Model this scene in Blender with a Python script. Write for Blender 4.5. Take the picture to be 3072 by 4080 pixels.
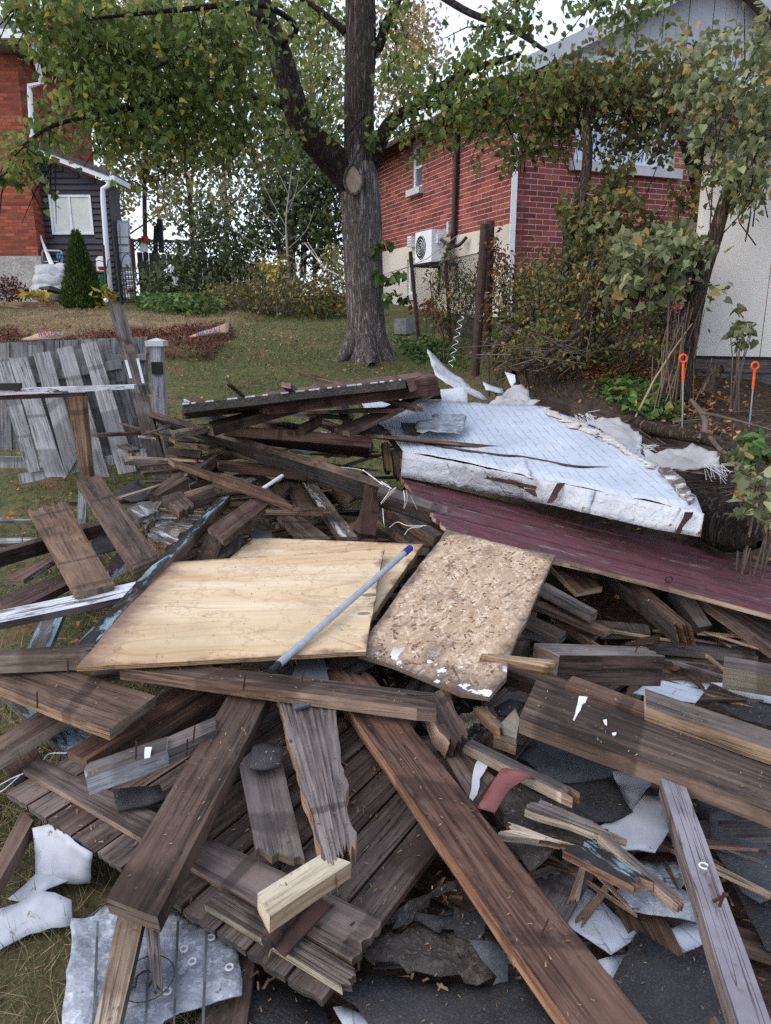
import bpy, bmesh, math, random
import numpy as np
from mathutils import Vector, noise as mnoise
random.seed(7); RNG = np.random.default_rng(11)
for o in list(bpy.data.objects): bpy.data.objects.remove(o)
SC = bpy.context.scene; COL = SC.collection
# ---------------------------------------------------------------- camera
F, CX, CY, PITCH, EYE = 2951.0, 1536.0, 2040.0, math.radians(14.57), 1.65
cam = bpy.data.objects.new('camera', bpy.data.cameras.new('camera')); COL.objects.link(cam)
cam.location = (0, 0, EYE); cam.rotation_euler = (math.pi/2 - PITCH, 0, 0)
cam.data.sensor_fit = 'VERTICAL'; cam.data.sensor_height = 24.0; cam.data.lens = 24.0*F/4080.0
cam.data.clip_start = .05; cam.data.clip_end = 1500
SC.camera = cam
# ---------------------------------------------------------------- light
SUN_EL, SUN_ROT = math.radians(38), math.radians(-110)
w = bpy.data.worlds.new("World"); SC.world = w; w.use_nodes = True
wn = w.node_tree.nodes; wl = w.node_tree.links; wn.clear()
sky = wn.new('ShaderNodeTexSky'); sky.sky_type = 'NISHITA'; sky.sun_disc = False
sky.sun_elevation = SUN_EL; sky.sun_rotation = SUN_ROT; sky.air_density = 1.0; sky.dust_density = 2.6; sky.ozone_density = 2.2
bg = wn.new('ShaderNodeBackground'); bg.inputs['Strength'].default_value = 0.15
wo = wn.new('ShaderNodeOutputWorld'); veil = wn.new('ShaderNodeMix'); veil.data_type = 'RGBA'; veil.inputs[0].default_value = .6   # thin even cloud over the sky
veil.inputs[7].default_value = (3.9, 4.15, 4.9, 1); wl.new(sky.outputs[0], veil.inputs[6]); wl.new(veil.outputs[2], bg.inputs[0]); wl.new(bg.outputs[0], wo.inputs[0])
sl = bpy.data.lights.new('sun', 'SUN'); sl.energy = 0.5; sl.angle = math.radians(90); sl.color = (1, .95, .9)
sun = bpy.data.objects.new('sun', sl); COL.objects.link(sun)
sd = Vector((math.sin(SUN_ROT)*math.cos(SUN_EL), math.cos(SUN_ROT)*math.cos(SUN_EL), math.sin(SUN_EL)))
sun.rotation_euler = sd.to_track_quat('Z', 'Y').to_euler()
SC.view_settings.view_transform = 'Standard'; SC.view_settings.look = 'None'
SC.view_settings.exposure = 1.25; SC.view_settings.gamma = 1; SC.view_settings.use_curve_mapping = False
SC.render.engine = 'CYCLES'
SC.cycles.max_bounces = 6; SC.cycles.diffuse_bounces = 3; SC.cycles.transparent_max_bounces = 8
SC.cycles.use_denoising = False; SC.cycles.denoising_input_passes = 'RGB_ALBEDO_NORMAL'; SC.cycles.denoising_prefilter = 'ACCURATE'
# ---------------------------------------------------------------- rays: photo pixel -> place in the yard
SP, CP = math.sin(PITCH), math.cos(PITCH)
def ray(p):
    dx, dy = (p[0]-CX)/F, -(p[1]-CY)/F
    return np.array((dx, CP + dy*SP, -SP + dy*CP))
def U(p, z):                                    # at height z, or on the plane z = a + b x + c y
    d = ray(p)
    a, b, c = z if isinstance(z, tuple) else (z, 0, 0)
    t = (a-EYE)/(d[2]-b*d[0]-c*d[1])
    return np.array((0, 0, EYE)) + t*d
def V(p, y):                                    # at distance y
    d = ray(p); return np.array((0, 0, EYE)) + d*(y/d[1])
def W(p, p0, n):                                # on a vertical wall
    d = ray(p); n = np.array(n); t = np.dot(np.array(p0)-np.array((0, 0, EYE)), n)/np.dot(d, n)
    return np.array((0, 0, EYE)) + t*d
def plane3(a, b, c):                            # a height plane through three placed points
    A = np.array([(1, q[0], q[1]) for q in (a, b, c)]); return tuple(np.linalg.solve(A, np.array([q[2] for q in (a, b, c)])))
def reg(ox, oy, k=1.5145): return lambda *pts: [(ox+x/k, oy+y/k) for x, y in pts]
A1, A2, A3 = reg(0, 0), reg(1000, 0), reg(1972, 0)
B1, B2, B3 = reg(0, 900), reg(1000, 900), reg(1972, 900)
C1, C2, C3 = reg(0, 1800), reg(1000, 1800), reg(1972, 1800)
D1, D2, D3 = reg(0, 2600), reg(1000, 2600), reg(1972, 2600)
E1, E2, E3 = reg(0, 3300), reg(1000, 3300), reg(1972, 3300)
FF = reg(560, 1450, 1.3883); HH = reg(0, 850, 2.603); JJ = reg(500, 800, 1.666); DD = reg(0, 0, .5423)
def ss(a, b, x): t = np.clip((np.asarray(x, float)-a)/(b-a), 0, 1); return t*t*(3-2*t)
def gz(x, y):                                   # terrain
    x = np.asarray(x, float); y = np.asarray(y, float)
    l = np.interp(y, (-5, 4.3, 6.5, 8.5, 10.5, 13, 17.7, 20, 40, 200), (0, 0, .18, .72, 1.17, 1.55, 2.0, 2.25, 2.8, 3))
    r = np.interp(y, (-5, 2.2, 4, 5.5, 7, 9, 11, 13, 17.7, 20, 40, 200), (0, 0, .42, .78, 1.12, 1.35, 1.5, 1.65, 2.0, 2.25, 2.8, 3))
    z = l + (r-l)*ss(.5, 1.9, x)
    return z + .09*ss(10.25, 10.5, y)*ss(-2.3, -2.7, x)*(1-ss(14, 17, y))
def G(p):                                       # on the terrain
    d = ray(p); lo = .5
    for t in np.arange(.8, 60, .05):
        q = np.array((0, 0, EYE))+t*d
        if q[2] < gz(q[0], q[1]): return q
    return np.array((0, 0, EYE))+40*d
# ---------------------------------------------------------------- objects
def put(me_name, V_, F_, mats, parent=None, uv=None, midx=None, smooth=False, base=None):
    """one mesh object; vertices in world metres, moved to the thing's base"""
    V_ = np.asarray(V_, float)
    root = parent
    while root is not None and root.parent is not None: root = root.parent
    if root is not None: off = np.array(root.location)
    else: off = np.array(base) if base is not None else np.array((V_[:, 0].mean(), V_[:, 1].mean(), V_[:, 2].min()))
    me = bpy.data.meshes.new(me_name)
    if isinstance(F_, np.ndarray):
        n, k = F_.shape
        me.vertices.add(len(V_)); me.vertices.foreach_set('co', (V_-off).astype(np.float32).ravel())
        me.loops.add(n*k); me.loops.foreach_set('vertex_index', F_.astype(np.int32).ravel())
        me.polygons.add(n); me.polygons.foreach_set('loop_start', np.arange(0, n*k, k, dtype=np.int32))
        me.polygons.foreach_set('loop_total', np.full(n, k, dtype=np.int32)); me.update(calc_edges=True)
    else:
        me.from_pydata([tuple(v) for v in (V_-off)], [], F_)
    for m in (mats if isinstance(mats, (list, tuple)) else [mats]): me.materials.append(m)
    if midx is not None: me.polygons.foreach_set('material_index', np.asarray(midx, np.int32))
    if uv is not None:
        ul = me.uv_layers.new(name='UVMap'); li = np.zeros(len(me.loops), np.int32); me.loops.foreach_get('vertex_index', li)
        u = np.asarray(uv, np.float32)
        ul.data.foreach_set('uv', (u[li] if len(u) == len(V_) else u).ravel())
    if smooth: me.polygons.foreach_set('use_smooth', np.ones(len(me.polygons), bool))
    me.update()
    o = bpy.data.objects.new(me_name, me); COL.objects.link(o)
    if parent is not None: o.parent = parent
    else: o.location = off
    return o
def tag(o, label=None, cat=None, group=None, kind=None):
    if label: o['label'] = label
    if cat: o['category'] = cat
    if group: o['group'] = group
    if kind: o['kind'] = kind
    return o
def thing(name, label, cat, loc, group=None):
    o = bpy.data.objects.new(name, None); COL.objects.link(o); o.location = tuple(loc); o.empty_display_size = .1
    return tag(o, label, cat, group)
def norm(v): v = np.asarray(v, float); return v/(np.linalg.norm(v)+1e-12)
def box_vf(c, ax, ay, az):                      # centre and three half-axes
    c, ax, ay, az = map(lambda q: np.asarray(q, float), (c, ax, ay, az))
    v = [c+sx*ax+sy*ay+sz*az for sz in (-1, 1) for sy in (-1, 1) for sx in (-1, 1)]
    f = [(0, 2, 3, 1), (4, 5, 7, 6), (0, 1, 5, 4), (2, 6, 7, 3), (0, 4, 6, 2), (1, 3, 7, 5)]
    uv = []
    return v, f
def join(parts):
    Vs, Fs, n = [], [], 0
    for v, f in parts:
        Vs += list(v); Fs += [tuple(i+n for i in q) for q in f]; n += len(v)
    return Vs, Fs
def box(name, mat, parent, lo, hi):
    lo, hi = np.array(lo), np.array(hi); c = (lo+hi)/2; h = (hi-lo)/2
    v, f = box_vf(c, (h[0], 0, 0), (0, h[1], 0), (0, 0, h[2])); return put(name, v, f, mat, parent)
def beam_vf(p, q, wd, ht, up=(0, 0, 1)):        # a squared bar from p to q
    p, q = np.array(p, float), np.array(q, float); a = norm(q-p); s = norm(np.cross(a, up)); u = np.cross(s, a)
    return box_vf((p+q)/2, (q-p)/2, s*wd/2, u*ht/2)
def tube_vf(pts, rad, sides=8, cap=True):
    pts = [np.array(p, float) for p in pts]; n = len(pts); V_, F_ = [], []
    rad = [rad]*n if np.isscalar(rad) else rad
    prev = None
    for i, p in enumerate(pts):
        a = norm(pts[min(i+1, n-1)]-pts[max(i-1, 0)])
        s = np.cross(a, (0, 0, 1)) if prev is None else prev-a*np.dot(prev, a)
        if np.linalg.norm(s) < 1e-3: s = np.cross(a, (1, 0, 0))
        s = norm(s); prev = s; u = np.cross(a, s)
        for k in range(sides):
            t = 2*math.pi*k/sides; V_.append(p+rad[i]*(math.cos(t)*s+math.sin(t)*u))
    for i in range(n-1):
        for k in range(sides):
            k2 = (k+1) % sides; F_.append((i*sides+k, i*sides+k2, (i+1)*sides+k2, (i+1)*sides+k))
    if cap: F_.append(tuple(range(sides-1, -1, -1))); F_.append(tuple((n-1)*sides+k for k in range(sides)))
    return V_, F_
def smooth_path(pts, rad, m=5):                 # Catmull-Rom through points with radii
    P = [np.append(np.array(p, float), r) for p, r in zip(pts, rad)]; P = [2*P[0]-P[1]]+P+[2*P[-1]-P[-2]]; out = []
    for i in range(1, len(P)-2):
        for k in range(m):
            t = k/m
            out.append(.5*((2*P[i])+(-P[i-1]+P[i+1])*t+(2*P[i-1]-5*P[i]+4*P[i+1]-P[i+2])*t*t+(-P[i-1]+3*P[i]-3*P[i+1]+P[i+2])*t**3))
    out.append(P[-2]); return [q[:3] for q in out], [max(q[3], .002) for q in out]
# ---------------------------------------------------------------- materials
class MT:
    def __init__(s, name):
        s.m = bpy.data.materials.new(name); s.m.use_nodes = True; s.t = s.m.node_tree; s.t.nodes.clear()
        s.out = s.t.nodes.new('ShaderNodeOutputMaterial')
    def n(s, typ, ins=None, **props):
        nd = s.t.nodes.new('ShaderNode'+typ)
        for k, v in props.items(): setattr(nd, k, v)
        for k, v in (ins or {}).items():
            i = nd.inputs[k]
            if isinstance(v, bpy.types.NodeSocket): s.t.links.new(v, i)
            else: i.default_value = v
        return nd
    def math(s, op, a, b=0.0): return s.n('Math', {0: a, 1: b}, operation=op).outputs[0]
    def vmul(s, v, k): return s.n('VectorMath', {0: v, 1: k}, operation='MULTIPLY').outputs[0]
    def noise(s, v, scale=1, detail=4, rough=.6, dist=0):
        return s.n('TexNoise', {'Vector': v, 'Scale': scale, 'Detail': detail, 'Roughness': rough, 'Distortion': dist}).outputs[0]
    def ramp(s, f, a, b, x=0.0, y=1.0): return s.n('MapRange', {0: f, 1: a, 2: b, 3: x, 4: y}).outputs[0]
    def mix(s, f, a, b, blend='MIX'):
        c = lambda q: (*q, 1) if isinstance(q, tuple) and len(q) == 3 else q
        nd = s.n('Mix', data_type='RGBA', blend_type=blend)
        for i, v in ((0, f), (6, c(a)), (7, c(b))):
            if isinstance(v, bpy.types.NodeSocket): s.t.links.new(v, nd.inputs[i])
            else: nd.inputs[i].default_value = v
        return nd.outputs[2]
    def rnd(s): return s.n('ObjectInfo').outputs['Random']
    def isl(s): return s.n('NewGeometry').outputs['Random Per Island']
    def uv(s):
        r = s.rnd(); off = s.n('CombineXYZ', {0: s.math('MULTIPLY', r, 13.0), 1: s.math('MULTIPLY', r, 29.0), 2: s.math('MULTIPLY', r, 7.0)}).outputs[0]
        return s.n('VectorMath', {0: s.n('UVMap').outputs[0], 1: off}, operation='ADD').outputs[0]
    def obj(s): return s.n('TexCoord').outputs['Object']
    def pos(s): return s.n('NewGeometry').outputs['Position']
    def hsv(s, c, v=1.0, sat=1.0, h=.5):
        return s.n('HueSaturation', {'Hue': h, 'Saturation': sat, 'Value': v, 'Color': c}).outputs[0]
    def done(s, col, rough=.8, bump=None, bs=.4, bd=.004, metal=0.0, spec=.3, trans=0.0, **kw):
        c = (*col, 1) if isinstance(col, tuple) and len(col) == 3 else col
        ins = {'Base Color': c, 'Roughness': rough, 'Metallic': metal, 'Specular IOR Level': spec, **kw}
        if bump is not None: ins['Normal'] = s.n('Bump', {'Strength': bs, 'Distance': bd, 'Height': bump}).outputs[0]
        p = s.n('BsdfPrincipled', ins); sh = p.outputs[0]
        if trans:
            tr = s.n('BsdfTranslucent', {'Color': s.hsv(c, 1.5) if not isinstance(c, tuple) else c}); sh = s.n('MixShader', {0: trans, 1: sh, 2: tr.outputs[0]}).outputs[0]
        s.t.links.new(sh, s.out.inputs[0]); return s.m

def wood(name, dark, mid, light, dirt=.6, rough=.78, crack=.5, speck=.5, paint=None, cover=.5, vari=.5, spec=.25):
    m = MT(name); v = m.uv(); r = m.rnd()
    g = m.noise(m.vmul(v, (3.5, 75, 1)), 1, 7, .72, .4); b = m.noise(m.vmul(v, (.8, 11, 1)), 1, 3, .6, 1.2); d = m.noise(v, 4.5, 7, .65)
    c = m.mix(m.ramp(g, .42, .57), tuple(q*.7 for q in dark), mid); g2 = m.noise(m.vmul(v, (6, 130, 1)), 1, 4, .7); c = m.mix(m.math('MULTIPLY', m.ramp(g2, .56, .68), .42), c, tuple(q*1.25 for q in light)); c = m.mix(m.math('MULTIPLY', m.ramp(g2, .44, .35), .42), c, tuple(q*.4 for q in dark))
    c = m.mix(m.math('MULTIPLY', m.ramp(b, .44, .66), .85), c, light)
    c = m.mix(m.math('MULTIPLY', m.ramp(d, .48, .68), dirt), c, tuple(q*.42 for q in dark))
    d2 = m.noise(v, 1.6, 3, .5); c = m.mix(m.math('MULTIPLY', m.ramp(d2, .52, .7), .45), c, tuple(q*.8+.02 for q in light))
    k = m.noise(m.vmul(v, (1.1, 42, 1)), 1, 2, .5, .6); kk = m.ramp(m.math('ABSOLUTE', m.math('SUBTRACT', k, .5)), .0, .022, 1, 0)
    km = m.math('MULTIPLY', m.math('MULTIPLY', kk, m.ramp(m.noise(v, 2.2, 2), .42, .55)), min(1, crack*1.7))
    c = m.mix(km, c, (.006, .005, .005))
    sp = m.ramp(m.noise(v, 95, 2, .7), .69, .73); c = m.mix(m.math('MULTIPLY', sp, speck), c, (.23, .15, .09))
    nh = m.n('TexVoronoi', {'Vector': m.vmul(v, (5, 9, 1)), 'Scale': 1.0, 'Randomness': 1.0}).outputs['Distance']
    c = m.mix(m.ramp(nh, .035, .06, .85, 0), c, (.012, .009, .008))
    c = m.hsv(c, m.ramp(r, 0, 1, 1-vari*.6, 1+vari), m.ramp(m.math('FRACT', m.math('MULTIPLY', r, 17.0)), 0, 1, .68, 1.0), m.ramp(m.math('FRACT', m.math('MULTIPLY', r, 31.0)), 0, 1, .488, .508))
    bump = m.math('ADD', m.math('MULTIPLY', g, .6), m.math('SUBTRACT', m.math('MULTIPLY', d, .5), km))
    ub = m.n('SeparateXYZ', {0: v}).outputs[0]; gb = m.n('TexNoise', {'W': m.math('MULTIPLY', ub, 1.15), 'Scale': 1.0, 'Detail': 1.0}, noise_dimensions='1D').outputs[0]
    gh = m.ramp(m.math('ABSOLUTE', m.math('SUBTRACT', gb, .5)), .012, .02, 1, 0); c = m.mix(m.math('MULTIPLY', gh, .55), c, tuple(q*.5 for q in dark))
    mud = m.math('MULTIPLY', m.ramp(m.noise(v, 2.6, 9, .72), .55, .63), m.ramp(m.noise(v, 40, 4, .7), .42, .55)); c = m.mix(m.math('MULTIPLY', mud, .4), c, (.16, .115, .085))
    sc2 = m.ramp(m.noise(m.vmul(v, (2.2, 6, 1)), 3, 8, .75), .54, .66); c = m.mix(m.math('MULTIPLY', sc2, .38), c, tuple(q*1.05+.025 for q in light))
    if paint:
        pm = m.noise(m.vmul(v, (5, 16, 1)), 1, 7, .7, .3); msk = m.ramp(pm, cover-.02, cover+.03, 1, 0)
        pc = m.mix(m.ramp(m.noise(v, 7, 5), .4, .7), paint, tuple(q*.62 for q in paint)); pc = m.mix(m.math('MULTIPLY', km, .9), pc, (.02, .015, .012))
        c = m.mix(msk, c, pc); bump = m.math('ADD', bump, m.math('MULTIPLY', msk, .5))
    return m.done(c, m.ramp(d, .3, .7, rough-.12, rough+.12), bump, .7, .005, spec=spec)

M = {}
M['dark'] = wood('dark weathered wood', (.024, .012, .0078), (.060, .032, .0205), (.118, .066, .042), vari=.4)
M['brown'] = wood('brown weathered wood', (.040, .020, .012), (.100, .054, .032), (.188, .110, .067), vari=.35)
M['red'] = wood('reddish old wood', (.04, .018, .012), (.10, .046, .029), (.17, .085, .052), vari=.3)
M['greyb'] = wood('grey brown wood', (.05, .04, .036), (.105, .085, .076), (.19, .155, .137), vari=.35)
M['grey'] = wood('silver grey fence wood', (.19, .185, .19), (.37, .36, .37), (.50, .49, .50), dirt=.4, vari=.18, speck=.1)
M['tan'] = wood('tan lumber', (.19, .12, .065), (.33, .22, .125), (.45, .32, .20), dirt=.35, vari=.25, speck=.1)
M['orange'] = wood('freshly split orange wood', (.14, .07, .032), (.30, .165, .08), (.46, .29, .165), dirt=.5, vari=.3, speck=.1)
M['cream'] = wood('pale clean lumber', (.32, .25, .16), (.46, .38, .26), (.56, .48, .35), dirt=.3, crack=.25, vari=.15, speck=.05)
M['post'] = wood('golden treated post wood', (.12, .06, .02), (.27, .15, .06), (.36, .22, .10), dirt=.4, vari=.1, speck=0)
M['whitep'] = wood('chipped white painted wood', (.06, .045, .04), (.14, .11, .10), (.2, .17, .15), paint=(.62, .64, .68), cover=.56, vari=.1)
M['bluep'] = wood('peeling blue painted wood', (.045, .035, .03), (.10, .085, .075), (.16, .14, .13), paint=(.24, .36, .44), cover=.53, vari=.1)
M['lav'] = wood('lilac grey painted wood', (.06, .05, .05), (.14, .115, .11), (.2, .17, .165), paint=(.235, .215, .24), cover=.62, vari=.05)
M['tarblue'] = wood('tarry blue painted wood', (.008, .008, .009), (.016, .016, .017), (.03, .03, .032), paint=(.22, .32, .36), cover=.44, vari=.05)
M['redp'] = wood('peeling oxblood painted boards', (.045, .022, .022), (.10, .06, .058), (.22, .17, .17), paint=(.118, .040, .050), cover=.565, vari=.14, speck=.1)
M['whitewash'] = wood('whitewashed dirty wood', (.06, .04, .03), (.16, .12, .10), (.3, .26, .23), paint=(.5, .49, .48), cover=.45, vari=.1)
M['maroon'] = wood('dull maroon painted wood', (.05, .02, .018), (.09, .035, .03), (.13, .06, .05), vari=.1)
M['deck'] = wood('weathered door boards', (.05, .030, .0225), (.11, .071, .055), (.21, .147, .118), vari=.3, speck=.6)
M['endg'] = wood('sawn end grain', (.07, .045, .03), (.15, .10, .07), (.24, .17, .12), vari=.3)

def plywood():
    m = MT('plywood veneer'); v = m.n('UVMap').outputs[0]; r = m.rnd()
    vv = m.n('VectorMath', {0: v, 1: m.n('CombineXYZ', {0: m.math('MULTIPLY', r, 9.0), 1: m.math('MULTIPLY', r, 5.0)}).outputs[0]}, operation='ADD').outputs[0]
    h = m.noise(m.vmul(vv, (.55, 2.6, 1)), 1.0, 2, .45, .4)
    rings = m.math('FRACT', m.math('MULTIPLY', h, 16.0)); line = m.ramp(rings, .0, .14, 1, 0)
    band = m.noise(m.vmul(vv, (.6, 5, 1)), 1, 3, .5, .5)
    c = m.mix(m.ramp(band, .38, .62), (.55, .40, .235), (.68, .55, .38))
    c = m.mix(m.math('MULTIPLY', line, m.ramp(m.noise(vv, 1.3, 2), .40, .60, .15, .75)), c, (.27, .155, .075))
    c = m.mix(m.math('MULTIPLY', m.ramp(m.noise(m.vmul(vv, (3, 70, 1)), 1, 4), .5, .7), .25), c, (.36, .24, .13))
    st = m.noise(m.vmul(vv, (1.2, 4, 1)), 1.4, 5, .6); c = m.mix(m.math('MULTIPLY', m.ramp(st, .56, .70), .55), c, (.40, .24, .115))
    # patch plugs
    vo = m.n('TexVoronoi', {'Vector': m.vmul(vv, (2.6, 5.2, 1)), 'Scale': 1.0, 'Randomness': .9}); dd = vo.outputs['Distance']
    c = m.mix(m.ramp(dd, .15, .18, .6, 0), c, (.70, .59, .44)); c = m.mix(m.ramp(dd, .085, .10, .85, 0), c, (.20, .11, .06))
    wst = m.noise(vv, 2.1, 8, .68); c = m.mix(m.math('MULTIPLY', m.ramp(wst, .52, .60), .22), c, (.22, .155, .10)); c = m.mix(m.math('MULTIPLY', m.ramp(m.math('ABSOLUTE', m.math('SUBTRACT', wst, .5)), .004, .012, 1, 0), .35), c, (.25, .16, .09))
    sp = m.ramp(m.noise(vv, 60, 4, .75), .655, .70); c = m.mix(m.math('MULTIPLY', sp, .75), c, (.10, .06, .035))
    # rotten edges: distance to the panel's border carried in a second UV map
    e = m.n('SeparateXYZ', {0: m.n('UVMap', uv_map='Border').outputs[0]})
    ed = m.math('ADD', e.outputs[0], m.math('MULTIPLY', m.math('SUBTRACT', m.noise(m.vmul(vv, (9, 9, 1)), 1, 5), .5), .16))
    le = m.math('ADD', e.outputs[1], m.math('MULTIPLY', m.math('SUBTRACT', m.noise(m.vmul(vv, (5, 8, 1)), 1, 5), .5), .30)); c = m.mix(m.ramp(ed, -.01, .022, .75, 0), c, (.10, .06, .04)); c = m.mix(m.ramp(le, .0, .12, .92, 0), c, (.075, .048, .045)); c = m.mix(m.ramp(le, .05, .25, .4, 0), c, (.30, .17, .10))
    return m.done(c, .7, m.math('SUBTRACT', m.math('MULTIPLY', band, .3), m.ramp(dd, .05, .07, .3, 0)), .25, .004, spec=.25)
M['ply'] = plywood()
def plyedge():
    m = MT('plywood edge plies'); v = m.n('UVMap').outputs[0]; s = m.n('SeparateXYZ', {0: v})
    f = m.math('FRACT', m.math('MULTIPLY', s.outputs[1], 165.0)); c = m.mix(m.ramp(f, .4, .55), (.42, .28, .14), (.14, .075, .035))
    c = m.mix(m.math('MULTIPLY', m.ramp(m.noise(v, 14, 5), .5, .65), .7), c, (.08, .05, .035)); return m.done(c, .85)
M['plyedge'] = plyedge()
def osb():
    m = MT('weathered chipboard'); v = m.n('UVMap').outputs[0]
    cells = []
    for i, (rot, sc) in enumerate(((.5, (20, 70, 1)), (-.7, (19, 75, 1)), (1.6, (22, 80, 1)))):
        mp = m.n('Mapping', {'Vector': v, 'Rotation': (0, 0, rot)}); vo = m.n('TexVoronoi', {'Vector': m.vmul(mp.outputs[0], sc), 'Scale': 1.0}); cells.append(vo)
    sel = m.noise(v, 48, 2)
    rc = [m.n('SeparateColor', {0: q.outputs['Color']}).outputs[0] for q in cells]
    f = m.mix(m.ramp(sel, .45, .47), m.n('CombineColor', {0: rc[0], 1: rc[0], 2: rc[0]}).outputs[0], m.n('CombineColor', {0: rc[1], 1: rc[1], 2: rc[1]}).outputs[0])
    f = m.mix(m.ramp(m.noise(v, 55, 2), .52, .54), f, m.n('CombineColor', {0: rc[2], 1: rc[2], 2: rc[2]}).outputs[0])
    fv = m.n('SeparateColor', {0: f}).outputs[0]
    c = m.mix(fv, (.31, .205, .13), (.51, .39, .275)); c = m.mix(m.ramp(fv, .8, .97), c, (.60, .49, .38)); c = m.mix(m.ramp(fv, .12, .03), c, (.13, .07, .04))
    c = m.mix(m.math('MULTIPLY', m.ramp(m.noise(v, 5, 5), .52, .7), .65), c, (.12, .08, .06))
    e = m.n('SeparateXYZ', {0: m.n('UVMap', uv_map='Border').outputs[0]}); low = e.outputs[1]; bd = e.outputs[0]
    nz = m.math('MULTIPLY', m.math('SUBTRACT', m.noise(v, 7, 6, .65), .5), .35)
    c = m.mix(m.ramp(m.math('ADD', low, nz), .0, .2, .92, 0), c, (.085, .062, .058))
    c = m.mix(m.ramp(m.math('ADD', bd, m.math('MULTIPLY', nz, .4)), .0, .035, .7, 0), c, (.07, .05, .045))
    pm = m.math('MULTIPLY', m.ramp(m.noise(m.vmul(v, (1, 1, 1)), 10, 5, .65), .585, .60), m.ramp(low, .22, .14))
    c = m.mix(pm, c, (.66, .66, .68))
    return m.done(c, .85, m.math('ADD', fv, m.noise(v, 60, 3)), .55, .003, spec=.15)
M['osb'] = osb()
def siding():
    m = MT('dented white pressed metal'); v = m.uv(); n1 = m.noise(v, 22, 3, .5, .8); n2 = m.noise(v, 3, 5)
    c = m.mix(m.ramp(n2, .35, .7), (.51, .53, .56), (.40, .42, .45)); c = m.mix(m.math('MULTIPLY', m.ramp(m.noise(v, 26, 5, .7), .655, .69), .8), c, (.10, .075, .06))
    c = m.mix(m.ramp(m.noise(v, 5.5, 7, .75), .665, .685), c, (.13, .06, .035))
    return m.done(c, .5, n1, .9, .016, spec=.35)
M['siding'] = siding()
def roofmetal():
    m = MT('white metal cladding with grimy seams'); v = m.n('UVMap').outputs[0]; s = m.n('SeparateXYZ', {0: v})
    wob = m.math('MULTIPLY', m.math('SUBTRACT', m.noise(v, 6, 4), .5), .16)
    vv = m.n('VectorMath', {0: v, 1: m.n('CombineXYZ', {0: m.math('MULTIPLY', wob, .12), 1: m.math('MULTIPLY', wob, .12)}).outputs[0]}, operation='ADD').outputs[0]; mp = m.n('Mapping', {'Vector': vv, 'Rotation': (0, 0, math.pi/2)})
    tb = m.n('TexBrick', {'Vector': mp.outputs[0], 'Scale': 1.0, 'Mortar Size': .003, 'Mortar Smooth': .3, 'Brick Width': .23, 'Row Height': .05}); seam = tb.outputs['Fac']
    keep = m.ramp(m.noise(v, 11, 7, .85), .44, .58); n2 = m.noise(v, 2.5, 5)
    c = m.mix(m.ramp(n2, .35, .7), (.47, .515, .58), (.36, .40, .46)); c = m.mix(m.math('MULTIPLY', m.math('MULTIPLY', seam, keep), .7), c, (.12, .12, .125))
    c = m.mix(m.math('MULTIPLY', m.ramp(m.noise(v, 45, 4, .7), .67, .70), .7), c, (.12, .09, .075)); c = m.mix(m.math('MULTIPLY', m.ramp(m.noise(v, 3.3, 5), .56, .72), .35), c, (.5, .46, .40))
    b = m.math('SUBTRACT', m.math('MULTIPLY', m.noise(v, 18, 3, .5, .4), .7), seam)
    return m.done(c, .5, b, .5, .008, spec=.4)
M['roofmetal'] = roofmetal()
def simple(name, a, b, scale=8, rough=.8, bs=.3, bd=.004, metal=0, spec=.3, thr=(.35, .65), fine=0, co='uv', spots=None, trans=0):
    m = MT(name); v = m.uv() if co == 'uv' else (m.obj() if co == 'obj' else m.pos()); n1 = m.noise(v, scale, 6, .6)
    c = m.mix(m.ramp(n1, *thr), a, b); h = n1
    if fine: n2 = m.noise(v, fine, 3, .7); c = m.mix(m.math('MULTIPLY', m.ramp(n2, .5, .7), .6), c, tuple(min(1, q*1.9+.01) for q in b)); h = m.math('ADD', n1, n2)
    if spots: c = m.mix(m.ramp(m.noise(v, spots[1], 5, .7), spots[2], spots[2]+.03), c, spots[0])
    return m.done(c, rough, h, bs, bd, metal, spec, trans)
M['felt'] = simple('black roofing felt', (.015, .0145, .016), (.045, .043, .044), 5, .66, .8, .006, fine=170, spec=.3, spots=((.15, .13, .115), 26, .655))
M['feltgrey'] = simple('slate granule shingle', (.04, .045, .05), (.085, .095, .105), 6, .8, .6, .004, fine=220)
M['tar'] = simple('brown black torn tar paper', (.018, .014, .012), (.065, .052, .044), 9, .6, .9, .015, spec=.35, fine=60, spots=((.24, .21, .19), 12, .66))
M['galv'] = simple('dull galvanised metal', (.13, .145, .17), (.33, .355, .39), 11, .5, .7, .008, metal=.2, spec=.5, fine=30, spots=((.10, .08, .065), 7, .60))
M['rust'] = simple('rusted iron', (.036, .019, .016), (.072, .036, .028), 14, .75, .4, .002, co='obj')
M['soil'] = simple('soil', (.026, .018, .013), (.07, .05, .038), 3, .95, .6, .02, co='pos', fine=40)
M['tarp'] = simple('woven grey tarp', (.26, .255, .25), (.40, .395, .39), 4, .75, .25, .004)
M['alu'] = simple('grey aluminium pole', (.30, .33, .37), (.40, .43, .47), 20, .4, .05, .001, metal=.3, co='obj')
M['bluecap'] = MT('blue plastic').done((.008, .022, .20), .4)
M['black'] = MT('black plastic').done((.012, .012, .013), .5)
M['orangep'] = MT('orange rubber').done((.78, .10, .015), .5)
M['steel'] = MT('bright steel rod').done((.5, .52, .55), .35, metal=.8)
M['conc'] = simple('rough concrete', (.25, .225, .205), (.38, .35, .32), 4, .9, .6, .02, co='pos', fine=25)
M['block'] = simple('cinder block', (.13, .13, .135), (.21, .21, .215), 12, .95, .5, .006, co='obj', fine=80)
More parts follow.
